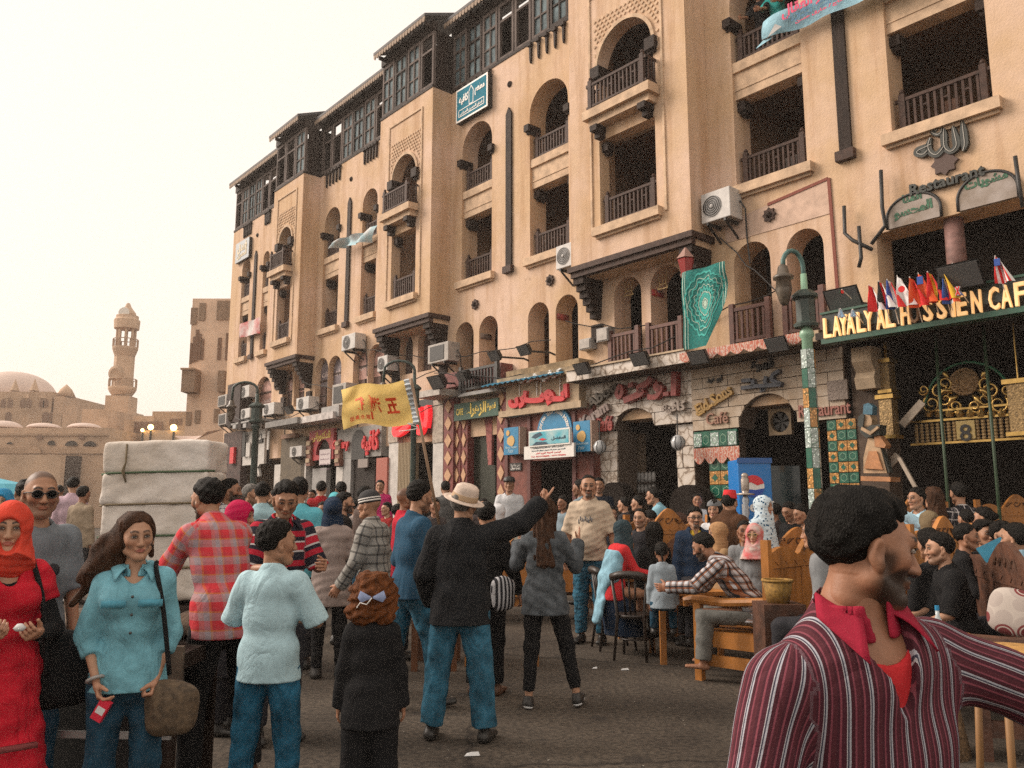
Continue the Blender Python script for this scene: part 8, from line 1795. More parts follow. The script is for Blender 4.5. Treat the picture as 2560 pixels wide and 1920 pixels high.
def bag_at(loc,r,label,m,rz=0.0):
 F=Field([-v-.05 for v in r],[v+.05 for v in r],0.014);F.func(lambda f,X,Y,Z:((np.abs(X)/r[0])**3+(np.abs(Y)/r[1])**2.2+(np.abs(Z)/r[2])**3.4-1)*min(r)*0.5+0.006*wave_noise(X,Y,Z,18,3));V,Q=F.net();o=bpy.data.objects.new('bag',np_mesh('bag',V,Q,m,pat=V));o.location=loc;o.rotation_euler=(0,0,rz);COL.objects.link(o);return tag(o,label,'bag')
def wpos(P,v):return P['W']@Vector(v)
LEGS=dict(walk={'R':((0.05,0.35,-1),(0.0,0.05,-1)),'L':((-0.05,-0.2,-1),(0,-0.45,-1))})
# --- nearest row
P=stand('woman in orange red headscarf and red dress over black sleeves, looking aside',36,1086,3.7,222,sex='f',lod=0,skin=SK[2],hair=None,hijab=dict(m=ORED,low=0.05,w=0.12,fwd=0.04),under=BLK,top=dict(m=cloth('red_dress',(0.50,0.015,0.03),None,fold=0.7,var=0.18),sleeve=0.24,hem=-0.56,r=0.25,neck=0.075,v=0.13,name='dress',fold=0.02),inner=BLK,bust=0.05,head=(-14,-2,0),hands=('hold','hold'),arms={'R':((0.25,0.22,-1),(-0.45,1,0.12)),'L':((-0.3,0.12,-1),(0.55,1,0.05))},palms={'R':(-0.5,0,0.8),'L':(0.5,0,0.6)})
strap(P,BLK,-1);bag_at(wpos(P,P['hip']+P['sx']*-0.27-P['fw']*0.05+vec(0,0,0.0)),(0.17,0.09,0.17),'black shoulder bag of the woman in the red dress',BLK,R(30))
mb=MB();q=P['hip']+P['fw']*0.22-P['sx']*0.06-vec(0,0,0.25);mb.bar(q-P['sx']*0.07,q+P['sx']*0.07,0.03,0.02);worn(P,'pocket_band',mb,ct(0.20,0.05,0.05))
mb=MB();q=(P['A']['R'][2]+P['A']['L'][2])/2+P['fw']*0.12+vec(0,0,0.04);mb.lathe([(0.015,-0.012),(0.024,0.0),(0.01,0.016)],10,Matrix.Translation(P['W']@Vector(q)));tag(mb.build('tissue',PAP,None,True),'crumpled white tissue in the hands of the woman in red','tissue')
DH=stand('young woman in pale denim shirt with long dark hair blown sideways',307,1107,3.9,203,sex='f',lod=0,skin=SK[2],hair=('wind','brown',0.010),top=dict(m=DENIM,sleeve=0.70,hem=-0.07,r=0.165,collar=True,v=0.07,loose=0.004,fold=0.014),bot=dict(m=DJEAN,fit=0.010),bust=0.045,head=(14,-3,3),arms={'R':((0.22,0.05,-1),(-0.30,0.45,-1)),'L':((-0.18,0.0,-1),(0.28,0.35,-1))},hands=('hold','fist'),shoe=SHOE)
P=DH;mb=MB()
for i in range(5):q=P['chest']+(P['hip']-P['chest'])*(i*0.27-0.22)+P['fw']*(0.142-0.012*i+(0.022 if i<3 else 0))*P['sc'];mb.lathe([(0.007,0),(0.007,0.006)],8,Matrix.Translation(q)@Matrix.Rotation(R(-90),4,'X'))
worn(P,'buttons',mb,mat('button_dark',(0.05,0.05,0.05),0.4))['kind']='stuff'
for s in(-1,1):q=P['chest']+P['sx']*0.075*s+P['fw']*0.168*P['sc']+P['up']*0.035;mb=MB();mb.bar(q-P['sx']*0.05,q+P['sx']*0.05,0.012,0.03);worn(P,'pocket_flap',mb,cloth('denim_flap',(0.09,0.30,0.40)))
strap(P,BLK,-1);bag_at(wpos(P,P['hip']-P['sx']*0.19+P['fw']*0.10-vec(0,0,0.14)),(0.12,0.06,0.12),'brown mottled handbag at the hip of the woman in denim',mat('brown_bag',(0.09,0.06,0.035),0.8,var=0.5,vscale=30))
q=wpos(P,P['A']['R'][2]+P['A']['R'][3]*0.13+vec(-0.015,0.0,0.05));mb=MB(Matrix.Translation(q)@Matrix.Rotation(0.5,4,'Y'));mb.box((-0.025,-0.012,-0.09),(0.025,0.012,0.0));w_=mb.build('wrapper',mat('red_wrapper',(0.60,0.02,0.05),0.3));tag(w_,'bright red sweet wrapper in the hand of the woman in denim','wrapper');mb=MB(Matrix.Translation(q)@Matrix.Rotation(0.5,4,'Y'));mb.box((-0.018,-0.014,-0.06),(0.018,-0.0122,-0.03));mb.build('print',PAP,w_)
mb=MB();q=P['A']['R'][2]-P['A']['R'][3]*0.02;d_=Vector(P['A']['R'][3]);b1=d_.orthogonal().normalized();b2=d_.cross(b1);mb.tube([Vector(q)+(b1*math.cos(R(a))+b2*math.sin(R(a)))*0.034 for a in range(0,361,30)],0.008,6);worn(P,'bracelet',mb,STEEL)
P=stand('bald man with dark sunglasses and grey t-shirt walking behind the red dress',100,1015,4.3,232,lod=0,skin=SK[1],hair=None,bald=0.75,beard='stubble',top=dict(m=cloth('grey_tee',(0.15,0.17,0.19),None,var=0.2),sleeve=0.45,hem=-0.1),bot=dict(m=DJEAN),head=(-12,-3,0));glasses(P,BLACK,mat('dark_lens',(0.02,0.02,0.02),0.1),1.15)
F_=MB();q=P['chest']+P['fw']*0.142*P['sc']-P['up']*0.03
for dx,dz,r in((-0.04,0.02,0.035),(0.03,0.045,0.03),(0.05,-0.02,0.04),(0.0,-0.04,0.03)):c=q+P['sx']*dx+P['up']*dz;F_.lathe([(r,0),(r*0.9,0.004)],9,Matrix.Translation(c)@Matrix.Rotation(R(-90),4,'X'))
worn(P,'shirt_print',F_,ct(0.03,0.03,0.035))
stand('man in red checked shirt bending over the barrow, seen from behind',423,1060,4.95,48,H=1.78,lod=0,skin=SK[1],hair=('crop','black',0.008),beard='full',lean=20,hunch=6,top=dict(m=PLAIDR,sleeve=1.0,hem=-0.12,r=0.18,collar=True,fold=0.016),bot=dict(m=BLK,fit=0.02),head=(12,-6,0),arms={'R':((0.15,0.5,-1),(-0.05,1,-0.6)),'L':((-0.2,0.7,-1),(0.0,1,-0.7))},legs={'R':((0.1,-0.05,-1),(0.05,-0.1,-1)),'L':((-0.1,0.25,-1),(-0.02,-0.05,-1))},shoe=BSHOE)
stand('boy in pale blue t-shirt and jeans seen from behind with arms folded',598,1136,4.5,-8,lod=0,skin=SK[1],hair=('crop','black',0.010),top=dict(m=PALEB,sleeve=0.5,hem=-0.12,loose=0.02,r=0.18,fold=0.016),bot=dict(m=cloth('jeans_blue',(0.02,0.10,0.17),None,fold=0.7,var=0.6),fit=0.02),head=(-48,0,0),arms={'R':((0.45,0.25,-1),(-0.8,0.6,0.0)),'L':((-0.45,0.25,-1),(0.8,0.6,0.05))},legs={'R':((0.1,0.05,-1),(0.06,-0.05,-1)),'L':((-0.1,-0.03,-1),(-0.05,-0.08,-1))},sh=0.172)
stand('man in black red and white striped polo looking down',625,1036,5.9,212,lod=0,skin=SK[1],hair=('short','black',0.010),beard='stubble',top=dict(m=RUGBY,sleeve=0.5,hem=-0.1,collar=True,v=0.07),head=(-12,-24,0),arms={'R':((0.3,0.3,-1),(-0.3,1,0.1)),'L':((-0.3,0.3,-1),(0.2,1,0.1))},hands=('hold','hold'))
stand('woman in bright magenta headscarf in profile',522,1083,6.1,-95,sex='f',lod=1,skin=SK[2],hair=None,hijab=dict(m=MAG,low=0.3),top=dict(m=CHAR,hem=-0.5,r=0.2))
stand('woman in long pale jumper and navy headscarf seen from behind',718,1074,8.0,14,sex='f',lod=0,hair=None,hijab=dict(m=NAVY,low=0.06,w=0.1,bun=True),top=dict(m=SWEAT,hem=-0.24,r=0.185,fold=0.016),bot=dict(m=BLK,fit=0.006),arms={'R':((0.25,0.1,-1),(-0.1,0.8,-0.4)),'L':((-0.3,0.1,-1),(0.2,0.8,-0.3))},shoe=(SHOE,None,0.18))
P=stand('man in striped beanie and loose grey checked shirt facing left',797,1060,7.3,72,lod=0,skin=SK[1],hair=None,top=dict(m=GPLAID,sleeve=1.0,hem=-0.2,r=0.19,collar=True,fold=0.018),bot=dict(m=KHAKI,fit=0.02),hunch=6,arms={'R':((0.15,-0.1,-1),(0.0,0.25,-1)),'L':((-0.15,0.2,-1),(0,0.6,-0.8))})
lathe_on(P,'beanie',[(0.090,0.02),(0.093,0.045),(0.088,0.09),(0.066,0.125),(0.03,0.142),(0.002,0.146)],mat('beanie_black',(0.03,0.03,0.032),0.9),(0,-0.014,0.0),(-10,0,0),sc=(0.93,1.16,1));
for z in(0.034,0.056):lathe_on(P,'beanie_band',[(0.0925,z),(0.0945,z+0.002),(0.0945,z+0.010),(0.0925,z+0.012)],WHITE,(0,-0.014,0.0),(-10,0,0),sc=(0.94,1.165,1))
P=stand('tall man in navy jumper and jeans striding right',908,1031,6.8,-58,lod=0,skin=SK[1],hair=('crop','black',0.010),beard='stubble',top=dict(m=BSWEAT,sleeve=0.56,hem=-0.08,r=0.168),bot=dict(m=JEAN,fit=0.014),head=(4,-8,0),arms={'R':((0.2,0.25,-1),(0.1,0.5,-1)),'L':((-0.12,-0.12,-1),(-0.02,0.12,-1))},legs=LEGS['walk'],hunch=4)
mb=MB();q=Vector(P['A']['L'][2]);mb.tube([q+Vector((0.034*math.cos(R(a)),0.034*math.sin(R(a)),0.0))for a in range(0,361,30)],0.006,6);worn(P,'bracelet',mb,WHITE)
P=stand('little girl with bushy ginger curls and a long black coat seen from behind',806,1252,4.15,6,sex='f',lod=0,hair=('curls','orange',0.03),top=dict(m=BLK,hem=-0.16,r=0.19,collar=True),bot=dict(m=BLK,fit=0.028,flare=1.5),arms={'R':((0.2,0.05,-1),(0.1,0.1,-1)),'L':((-0.2,0.05,-1),(-0.1,0.1,-1))},eyes=False)
BOW=mat('satin_bow',(0.24,0.30,0.48),0.35,var=0.3)
for s in(-1,1):mb=MB(P['HM']@Matrix.Translation((0.0,-0.175,0.0)));mb.add([(0.006*s,0,0.006),(0.07*s,-0.01,0.042),(0.085*s,-0.005,0.0),(0.065*s,-0.01,-0.028),(0.006*s,0,-0.006),(0.05*s,-0.03,0.004)],[(0,1,5),(1,2,5),(2,3,5),(3,4,5),(4,0,5)]);worn(P,'bow_loop',mb,BOW)
mb=MB(P['HM']@Matrix.Translation((0,-0.185,0)));mb.tube([(0,0,0),(-0.03,0,-0.04),(-0.07,0.01,-0.03),(-0.09,0.01,-0.06)],0.004,5);worn(P,'bow_ribbon',mb,WHITE)
HM_=stand('man in pale brimmed hat and black jacket pointing with raised arm, from behind',1003,1040,5.9,-10,hat=0.035,lod=0,skin=SK[2],hair=('crop','grey',0.006),top=dict(m=cloth('black_jacket',(0.014,0.015,0.017),None,fold=0.7),hem=-0.13,r=0.19,fit=0.026,loose=0.012,fold=0.016,collar=True,collar_m=BEIGE),bot=dict(m=JEAN,fit=0.024,flare=1.45,fold=0.016),twist=8,wide=1.06,head=(-30,4,12),arms={'R':((0.80,0.55,0.30),(0.62,0.55,0.72)),'L':((-0.3,-0.05,-1),(0.1,0.6,-0.8))},palms={'R':(-0.6,-0.2,0.6)},hands=('point','relax'),legs={'R':((0.16,0,-1),(0.08,-0.05,-1)),'L':((-0.16,0.02,-1),(-0.10,-0.06,-1))},sh=0.185)
HATM=mat('hat_straw',(0.62,0.50,0.42),0.85,var=0.15,vscale=14,bump=0.4,bscale=90);R_h=(-6,10,0)
lathe_on(HM_,'hat',[(0.155,0.0),(0.158,0.006),(0.135,0.004),(0.098,0.012),(0.094,0.06),(0.086,0.10),(0.06,0.118),(0.001,0.112)],HATM,(0,-0.01,0.035),R_h,30,(0.92,1.08,1.05));lathe_on(HM_,'hat_band',[(0.0985,0.012),(0.0995,0.02),(0.0975,0.05),(0.0955,0.052)],mat('hat_band',(0.42,0.29,0.18),0.8),(0,-0.01,0.035),R_h,30,(0.925,1.085,1.05))
P=stand('woman with very long dark hair, grey knit top and black leggings, arms raised',1176,1075,6.85,-6,sex='f',lod=0,skin=SK[2],hair=('long','brown',0.012),top=dict(m=KNIT,hem=-0.16,r=0.19,fit=0.018,fold=0.016,loose=0.016),bot=dict(m=BLK,fit=0.005,len=0.93),arms={'R':((0.42,0.3,-0.85),(0.12,0.6,0.95)),'L':((-0.42,0.45,-0.85),(0.0,0.8,0.7))},hands=('open','hold'),legs={'R':((0.24,0.08,-1),(0.20,0.02,-1)),'L':((-0.06,-0.02,-1),(-0.06,-0.12,-1))},shoe=(SHOE,SOLEW),head=(6,2,0))
q=wpos(P,P['A']['L'][2]+vec(0,0.05,0.10));mb=MB(Matrix.Translation(q));mb.box((-0.045,-0.006,-0.07),(0.045,0.006,0.07));o=mb.build('phone',mat('phone_case',(0.35,0.40,0.42),0.3));tag(o,'phone held up by the woman with very long hair','phone');mb=MB(Matrix.Translation(q));mb.box((-0.04,-0.0095,-0.06),(0.04,-0.0065,0.06));mb.build('screen',mat('phone_picture',(0.35,0.22,0.08),0.3,col2=(0.05,0.25,0.35),vscale=14,emit=(0.4,0.3,0.2),estr=0.2),o)
stand('stout man with goatee in beige printed t-shirt and jeans facing us',1270,1026,10.0,158,lod=0,skin=SK[1],hair=('receding','black',0.004),beard='goatee',belly=0.085,wide=1.14,top=dict(m=cloth('beige_tee',(0.46,0.37,0.28),None,var=0.14),sleeve=0.48,hem=-0.07,loose=0.024,r=0.175),bot=dict(m=JEAN,fit=0.016),head=(18,-2,0),arms={'R':((0.3,-0.05,-1),(0.1,0.1,-1)),'L':((-0.3,-0.05,-1),(-0.12,0.12,-1))})
P=PEOPLE[-1];mb=MB();q=P['chest']+P['fw']*0.148*P['sc']
for i in range(9):c=q+P['sx']*(0.02*(i-4))+P['up']*(0.02*math.sin(i*2.1)+0.02);mb.cbox(c,(0.012,0.006,0.05))
worn(P,'shirt_print',mb,ct(0.10,0.11,0.13))
P=stand('person in black half hidden behind the man in the pale hat',1052,1085,7.3,-14,lod=1,top=dict(m=BLK,hem=-0.1),bot=dict(m=BLK,fit=0.02),shoe=BSHOE,hair=('short','black',0.01),arms={'R':((0.35,0,-1),(0.2,0.4,-1)),'L':((-0.2,0,-1),(0,0.2,-1))},eyes=False)
STRP=cloth('striped_bag',(0.3,0.3,0.3),[(0,0.035,[(0,(0.03,0.03,0.035)),(0.55,(0.50,0.50,0.52))],None)]);bag_at(tuple(at(1088,1282,7.0)),(0.11,0.06,0.14),'black and white striped bag beside the legs of the long haired woman',STRP,0.5)
# --- the man in stripes right in front of us
c=at(1850,1185,1.60)
P=human('man in maroon pinstriped shirt turning his bearded face away, close in front',0.66,1.62,198,H=1.64,lod=-1,skin=SK[0],hair=('crop','black',0.012),beard='full',nose=1.12,wide=1.02,lean=3,nk=0.026,hs=0.90,side=7,slope=0.05,inner=REDC,top=dict(m=MAROON,sleeve=0.62,hem=-0.1,v=0.15,flap=0.88,neck=0.072,collar=True,collar_m=cloth('red_collar',(0.30,0.018,0.04)),fold=0.014,fsc=13,loose=0.016),bot=dict(m=CHAR),head=(70,-8,-4),arms={'R':((0.34,0.05,-1),(0.0,0.35,-1)),'L':((-0.9,0.40,-0.40),(-0.9,0.35,-0.10))},hands=('relax','relax'),sh=0.185,shoe=SHOE)
h=P['W']@Vector(P['HM'].translation);d=Vector((c.x-h.x,0,c.z-h.z));P['root'].location+=Vector((d.x,0,0));P['root'].matrix_basis.translation=P['root'].location;P['root'].location.z=d.z
# --- seated at the tables
P=sit('seated woman in dark veil with red sleeves and a pale blue shawl',1348,1124,9.3,-72,sex='f',H=1.62,lod=1,skin=SK[1],hair=None,hijab=dict(m=ct(0.03,0.05,0.06),low=0.22,w=0.14),top=dict(m=REDC,hem=-0.1),lean=12,arms={'R':((0.1,0.5,-1),(-0.1,1,-0.2)),'L':((-0.15,0.4,-1),(0.1,1,-0.2))},bot=dict(m=NAVY,kind='skirt',len=0.55,r=0.26,name='skirt',fwd=0.15))
SHW=cloth('blue_shawl',(0.22,0.40,0.50),None,var=0.3);nb=P['nb'];P['garment']('shawl',[Cone(nb-P['up']*0.12-P['fw']*0.03,P['waist']-P['fw']*0.06,(0.14,0.09),(0.15,0.085),P['sx'],0.05,g='torso'),Cone(P['waist']-P['fw']*0.10,P['hip']-P['fw']*0.20-vec(0,0,0.36),(0.09,0.03),(0.06,0.012),P['sx'],0.05,g='torso')],SHW,0.014,cuts=[(nb-P['up']*0.07,P['up'])],fold=0.012,fsc=26)
sit('little girl in grey jumper on the bentwood chair seen from behind',1430,1178,8.25,-10,sex='f',H=1.12,lod=0,skin=SK[3],hair=('pony','black',0.010),top=dict(m=ct(0.26,0.31,0.35),hem=-0.1),bot=dict(m=DJEAN),hands=('relax','relax'))
sit('man in brown and white checked shirt leaning over the table',1527,1140,7.75,66,H=1.76,lod=0,skin=SK[0],hair=('crop','black',0.006),beard='full',lean=34,hunch=10,top=dict(m=CHECK,hem=-0.1,r=0.175,collar=True,fold=0.016),bot=dict(m=ct(0.16,0.16,0.15),fit=0.024),head=(0,-14,0),arms={'R':((0.12,0.75,-0.8),(-0.1,1,-0.1)),'L':((-0.15,0.8,-0.75),(0.15,1,-0.05))},shoe=None)
P=sit('seated man with glasses in a navy jacket with yellow collar',1499,1097,9.7,178,lod=1,skin=SK[2],hair=('short','black',0.014),beard='goatee',top=dict(m=NAVY,collar=True,collar_m=ct(0.62,0.42,0.05),v=0.1,fit=0.03));glasses(P)
sit('woman in tan headscarf with a red flower brooch at the table',1549,1130,9.0,95,sex='f',H=1.6,lod=1,skin=SK[2],hair=None,hijab=dict(m=ct(0.38,0.22,0.11),low=0.18),top=dict(m=TANC))
P=sit('man wearing a red fez and brown jacket',1578,1066,10.0,-50,lod=1,skin=SK[1],hair=('crop','black',0.006),beard='stubble',top=dict(m=cloth('brown_fleece',(0.075,0.035,0.018),None,fold=0.8),fit=0.045,collar=True));lathe_on(P,'fez',[(0.088,0.06),(0.09,0.065),(0.072,0.165),(0.001,0.168)],REDC,(0,-0.012,0),(-3,0,0))
sit('smiling woman in a blue dotted white veil',1645,1072,9.5,226,sex='f',H=1.66,lod=1,skin=SK[2],hair=None,hijab=dict(m=DOTS,low=0.36,w=0.23),top=dict(m=DOTS,fit=0.04),lean=6)
sit('boy with a worried face between the fez and the small red scarf',1606,1132,8.8,168,H=1.35,lod=1,skin=SK[3],hair=('crop','black',0.006),top=dict(m=GREYC))
P=sit('child with glasses in a red and white headscarf',1627,1139,8.5,150,sex='f',H=1.35,lod=1,skin=SK[2],hair=None,hijab=dict(m=mat('red_white_scarf',(0.50,0.05,0.06),0.9,col2=(0.50,0.44,0.40),vscale=9),low=0.14),top=dict(m=GREYC));glasses(P,mat('gold_rim',(0.4,0.28,0.1),0.3))
P=sit('young woman with long black hair under a grey cap',1541,1082,10.7,150,sex='f',lod=1,skin=SK[2],hair=('long','black',0.012),top=dict(m=WHT));lathe_on(P,'cap',[(0.098,0.05),(0.10,0.06),(0.09,0.10),(0.05,0.135),(0.001,0.142)],ct(0.16,0.17,0.18),(0,-0.012,0))
stand('waiter in white shirt bending low over a table',1409,1072,11.6,62,H=1.74,lod=1,skin=SK[1],top=dict(m=ct(0.42,0.54,0.62)),lean=42,hunch=12,head=(0,-20,0),arms={'R':((0.1,0.7,-1),(0,0.8,-1)),'L':((-0.1,0.7,-1),(0,0.8,-1))})
stand('man in pale blue shirt standing behind the bending waiter',1412,1046,13.0,70,lod=1,skin=SK[1],top=dict(m=ct(0.24,0.45,0.54)),lean=14,hunch=8)
sit('boy in profile on the dark bench by the marble café',1347,1074,12.0,60,H=1.5,lod=2,skin=SK[2],top=dict(m=CHAR));sit('pale faced youth next to the boy in profile',1377,1071,12.2,70,H=1.6,lod=2,skin=SK[2],top=dict(m=NAVY))
sit('frowning man with receding hair behind the dark veiled woman',1381,1100,10.6,150,lod=1,skin=SK[2],hair=('receding','black',0.006),beard='stubble',top=dict(m=CHAR));sit('girl with a pale blue top far back near the stone alcove',1505,1067,13.2,170,sex='f',H=1.5,lod=2,skin=SK[0],hair=('bun','black',0.008),top=dict(m=WHT))
sit('person with thick black hair and black top seen from behind at the oak table',1412,1130,9.9,10,sex='f',lod=1,hair=('long','black',0.014),top=dict(m=BLK),eyes=False)
sit('man in black with his head bowed before the red chair',1701,1084,11.0,120,lod=2,top=dict(m=BLK),head=(0,-20,0));sit('man in black turning to his bowed neighbour',1728,1089,10.7,100,lod=2,top=dict(m=BLK),head=(0,-16,0));sit('person in grey t-shirt mostly hidden by the head of the man in stripes',1765,1118,6.6,60,lod=1,top=dict(m=GREYC),hair=('short','black',0.01),eyes=False,lean=10)
P=sit('man in black t-shirt and denim shorts sitting in profile on the dark bench',2030,1152,6.9,78,H=1.78,lod=0,skin=SK[2],hair=('crop','black',0.008),beard='stubble',lean=10,top=dict(m=BLK,sleeve=0.5),bot=dict(m=cloth('shorts_denim',(0.26,0.33,0.38),None,fold=0.6),kind='shorts',len=0.46,fit=0.03),arms={'R':((0.15,0.35,-1),(-0.25,1,-0.35)),'L':((-0.12,0.25,-1),(0.25,1,-0.4))},legs={'R':((0.2,1,-0.05),(0.05,0.1,-1)),'L':((-0.12,1,-0.05),(0,0.2,-1))},shoe=None)
sit('woman in olive headscarf behind the curling bench',2004,1106,9.2,195,sex='f',lod=2,skin=SK[2],hair=None,hijab=dict(m=ct(0.16,0.12,0.07)),top=dict(m=REDC));sit('moustached man drinking beside the menu card',2084,1132,7.7,238,lod=1,skin=SK[0],hair=('crop','black',0.006),beard='moustache',top=dict(m=BLK),arms={'R':((0.2,0.4,-1),(-0.2,0.7,0.8)),'L':((-0.2,0.3,-1),(0.2,1,0.3))})
sit('young woman with dark hair pulled back staring at us from the table',2121,1127,7.9,184,sex='f',lod=1,skin=SK[1],hair=('short','black',0.02),top=dict(m=BLK));sit('young man behind the menu card looking at us',2159,1128,7.7,196,lod=1,skin=SK[2],hair=('crop','black',0.012),beard='stubble',top=dict(m=CHAR))
sit('man in pale blue jacket seen from behind at the picture edge',2194,1134,6.9,40,lod=1,hair=('short','black',0.014),top=dict(m=ct(0.20,0.32,0.40),fit=0.04),beard='stubble');c=at(2148,1190,7.2);mb=MB(Matrix.Translation(c)@Matrix.Rotation(R(-24),4,'Y')@Matrix.Rotation(R(-20),4,'X'));mb.box((-0.12,-0.006,-0.08),(0.12,0.006,0.08));tag(mb.build('menu_card',mat('menu_blue',(0.04,0.27,0.42),0.5,var=0.2)),'blue menu card held up at the crowded table','menu')
stand('person in pale blue shirt with arms lifted by the carved bench',1976,1054,9.9,110,lod=1,top=dict(m=ct(0.36,0.55,0.66)),arms={'R':((0.3,0.8,-0.2),(-0.5,0.6,0.5)),'L':((-0.3,0.8,-0.2),(0.5,0.6,0.5))},hair=('short','black',0.01));stand('woman in dark clothes standing next to the pale blue shirt',2016,1052,10.2,30,sex='f',lod=2,hair=('long','brown',0.01),top=dict(m=ct(0.06,0.03,0.035)))
stand('person in black windowpane checked shirt with back turned in the terrace',2072,1042,10.2,5,lod=1,top=dict(m=BPLAID),hair=('short','black',0.01),eyes=False);sit('small child head behind the carved bench',2088,1107,9.2,10,H=1.3,lod=2,top=dict(m=CHAR),eyes=False);sit('dark haired girl behind the young woman',2122,1098,9.4,60,sex='f',lod=2,top=dict(m=TANC),hair=('bun','black',0.014));sit('person with bushy black hair behind the black t-shirt',2008,1148,7.2,10,lod=2,top=dict(m=BLK),hair=('short','black',0.022),eyes=False)
# --- standing further back
P=stand('man in white shirt and black cap by the lozenge columns',1100,1028,17.0,175,hat=0.02,lod=2,skin=SK[1],top=dict(m=WHT,sleeve=0.5,hem=-0.1));lathe_on(P,'cap',[(0.10,0.05),(0.10,0.07),(0.085,0.12),(0.001,0.145)],BLACK);mb=MB(P['HM']);mb.plate([[(0.075*math.cos(R(a)),0.07+0.10*math.sin(R(a)))for a in range(0,181,20)]],0.055,0.065);worn(P,'cap_peak',mb,BLACK)
for a in(('man in bright pink shirt in front of the grey café',822,1037,22,178,(0.55,0.03,0.16)),('man in grey jacket with his back turned by the red columns',962,1039,18.5,10,(0.09,0.09,0.09)),('man in black beside the marble pier',1293,1032,16,170,(0.015,0.02,0.03)),('man in grey blue jumper leaning behind the stout man',1251,1036,14,60,(0.18,0.25,0.29)),('youth in red jumper with his back to us in the crowd',694,1039,16.5,5,(0.28,0.015,0.02)),('dark haired man among the crowd under the yellow flag',736,1040,15,20,(0.03,0.04,0.05)),
          ('bearded man in white checked shirt beside the wrapped load',500,1034,9.0,-85,WPLAID),('grey haired man in khaki beside the wrapped load',545,1046,11,-95,(0.20,0.15,0.10)),('man in pale blue t-shirt turned away near the wrapped load',566,1041,10,10,(0.34,0.52,0.58)),('man in turquoise shirt behind the striped polo',645,1031,8.4,15,(0.12,0.45,0.55)),('bearded man in black next to the navy headscarf',746,1063,10,-80,(0.02,0.02,0.02)),('bald man in red top behind the navy jumper',879,1053,9.0,-70,(0.45,0.02,0.04)),('man with cropped hair behind the beanie',790,1050,12.2,-60,(0.10,0.07,0.06)),
          ('man in pink and white shirt walking off with a red bag',158,1030,15,8,(0.50,0.36,0.42)),('man in beige shirt near the left edge of the wrapped load',180,1050,14,-20,(0.32,0.25,0.18)),('man in cream shirt behind the bald man',52,1036,8.6,30,(0.45,0.37,0.30)),('person in dark red in the far left crowd',24,1052,19,150,(0.20,0.03,0.03)),('person in brown in the far left crowd',128,1048,24,20,(0.12,0.06,0.04)),('person in black in the far left crowd',75,1056,25,10,(0.03,0.03,0.03)),('person in maroon far off by the mosque wall',5,1062,22,180,(0.15,0.03,0.03)),('person in dark green by the far shops',590,1060,20,90,(0.03,0.06,0.05)),('person in dark blue by the far shops',675,1058,21,160,(0.02,0.04,0.08))):
 lab,px,pt,Y,yw,c=a;i=int(px);stand(lab,px,pt,Y,yw,lod=1 if Y<12 else 2,skin=SK[i%4],hair=None if 'bald man in red' in lab else('crop','grey' if 'grey haired' in lab else 'black',0.008),bald=0.6 if 'bald man in red' in lab else None,beard='full' if 'bearded' in lab else('stubble' if i%2 else None),top=dict(m=c if not isinstance(c,tuple)else ct(*c),sleeve=(1.0,0.5)[i%2],hem=-0.1),bot=dict(m=(CHAR,DJEAN,BLK)[i%3]))
stand('woman in bright blue headscarf at the left edge',12,1056,8.2,200,sex='f',lod=1,skin=SK[2],hair=None,hijab=dict(m=ct(0.03,0.22,0.42)),top=dict(m=CHAR));stand('woman in turquoise headscarf deep in the crowd',722,1064,13.5,30,sex='f',lod=2,hair=None,hijab=dict(m=ct(0.10,0.42,0.48)),top=dict(m=CHAR))
q=at(160,1138,14.9);bag_at(tuple(q),(0.12,0.06,0.2),'red bag carried by the man in the pink and white shirt',REDC)
for i,(px,pt,Y,c,lab)in enumerate(((700,1085,12.0,(0.05,0.05,0.06),'dark haired sitter left of the red cushion bench'),(765,1080,14.2,(0.40,0.34,0.32),'sitter in pale shirt in front of the grey café'),(835,1086,15.5,(0.25,0.02,0.02),'sitter in dark red under the yellow flag'),(862,1090,13.2,(0.03,0.03,0.03),'sitter in black under the yellow flag'),(940,1078,13.0,(0.06,0.05,0.05),'dark sitter just left of the flag pole'),(1045,1078,15.0,(0.04,0.03,0.03),'dark sitter before the lozenge café'),(1075,1090,12.4,(0.42,0.40,0.38),'sitter with white scarf behind the pale hat'),(1215,1072,14.0,(0.20,0.26,0.30),'sitter in grey blue before the coffee shop door'),(1020,1072,17.0,(0.03,0.03,0.03),'sitter in black inside the lozenge café door'),(1320,1095,12.6,(0.05,0.06,0.08),'sitter in navy behind the stout man'),(1560,1082,12.5,(0.03,0.03,0.035),'sitter in black behind the fez'),(1670,1088,12.0,(0.04,0.03,0.03),'sitter in dark brown near the fridge'),(655,1088,13.6,(0.10,0.03,0.03),'sitter in maroon behind the striped polo'))):
 sit(lab,px,pt,Y,(170,60,130,-80,200)[i%5],lod=2,skin=SK[i%4],sex='mf'[i%3==1],hair=('short','black',0.010)if i!=6 else None,hijab=dict(m=WHT,low=0.1)if i==6 else None,top=dict(m=ct(*c)))
gz=9.40*FK-0.3167
for px,o,lab,c in((1648,-0.36,'man in black leaning on the top balcony rail by the banner',(0.02,0.02,0.02)),(1682,-0.36,'person in teal holding up the banner on the top balcony',(0.03,0.30,0.28))):
 s,z=fd(px,20,o);w_=fp(s,9.4,o);human(lab,w_.x,w_.y,131,H=1.7,lod=1,z=gz,skin=SK[1],lean=14,top=dict(m=ct(*c),sleeve=0.5),bot=dict(m=CHAR),arms={'R':((0.2,0.5,-0.8),(0,0.9,-0.4)),'L':((-0.2,0.5,-0.8),(0,0.9,-0.4))},shoe=SHOE)
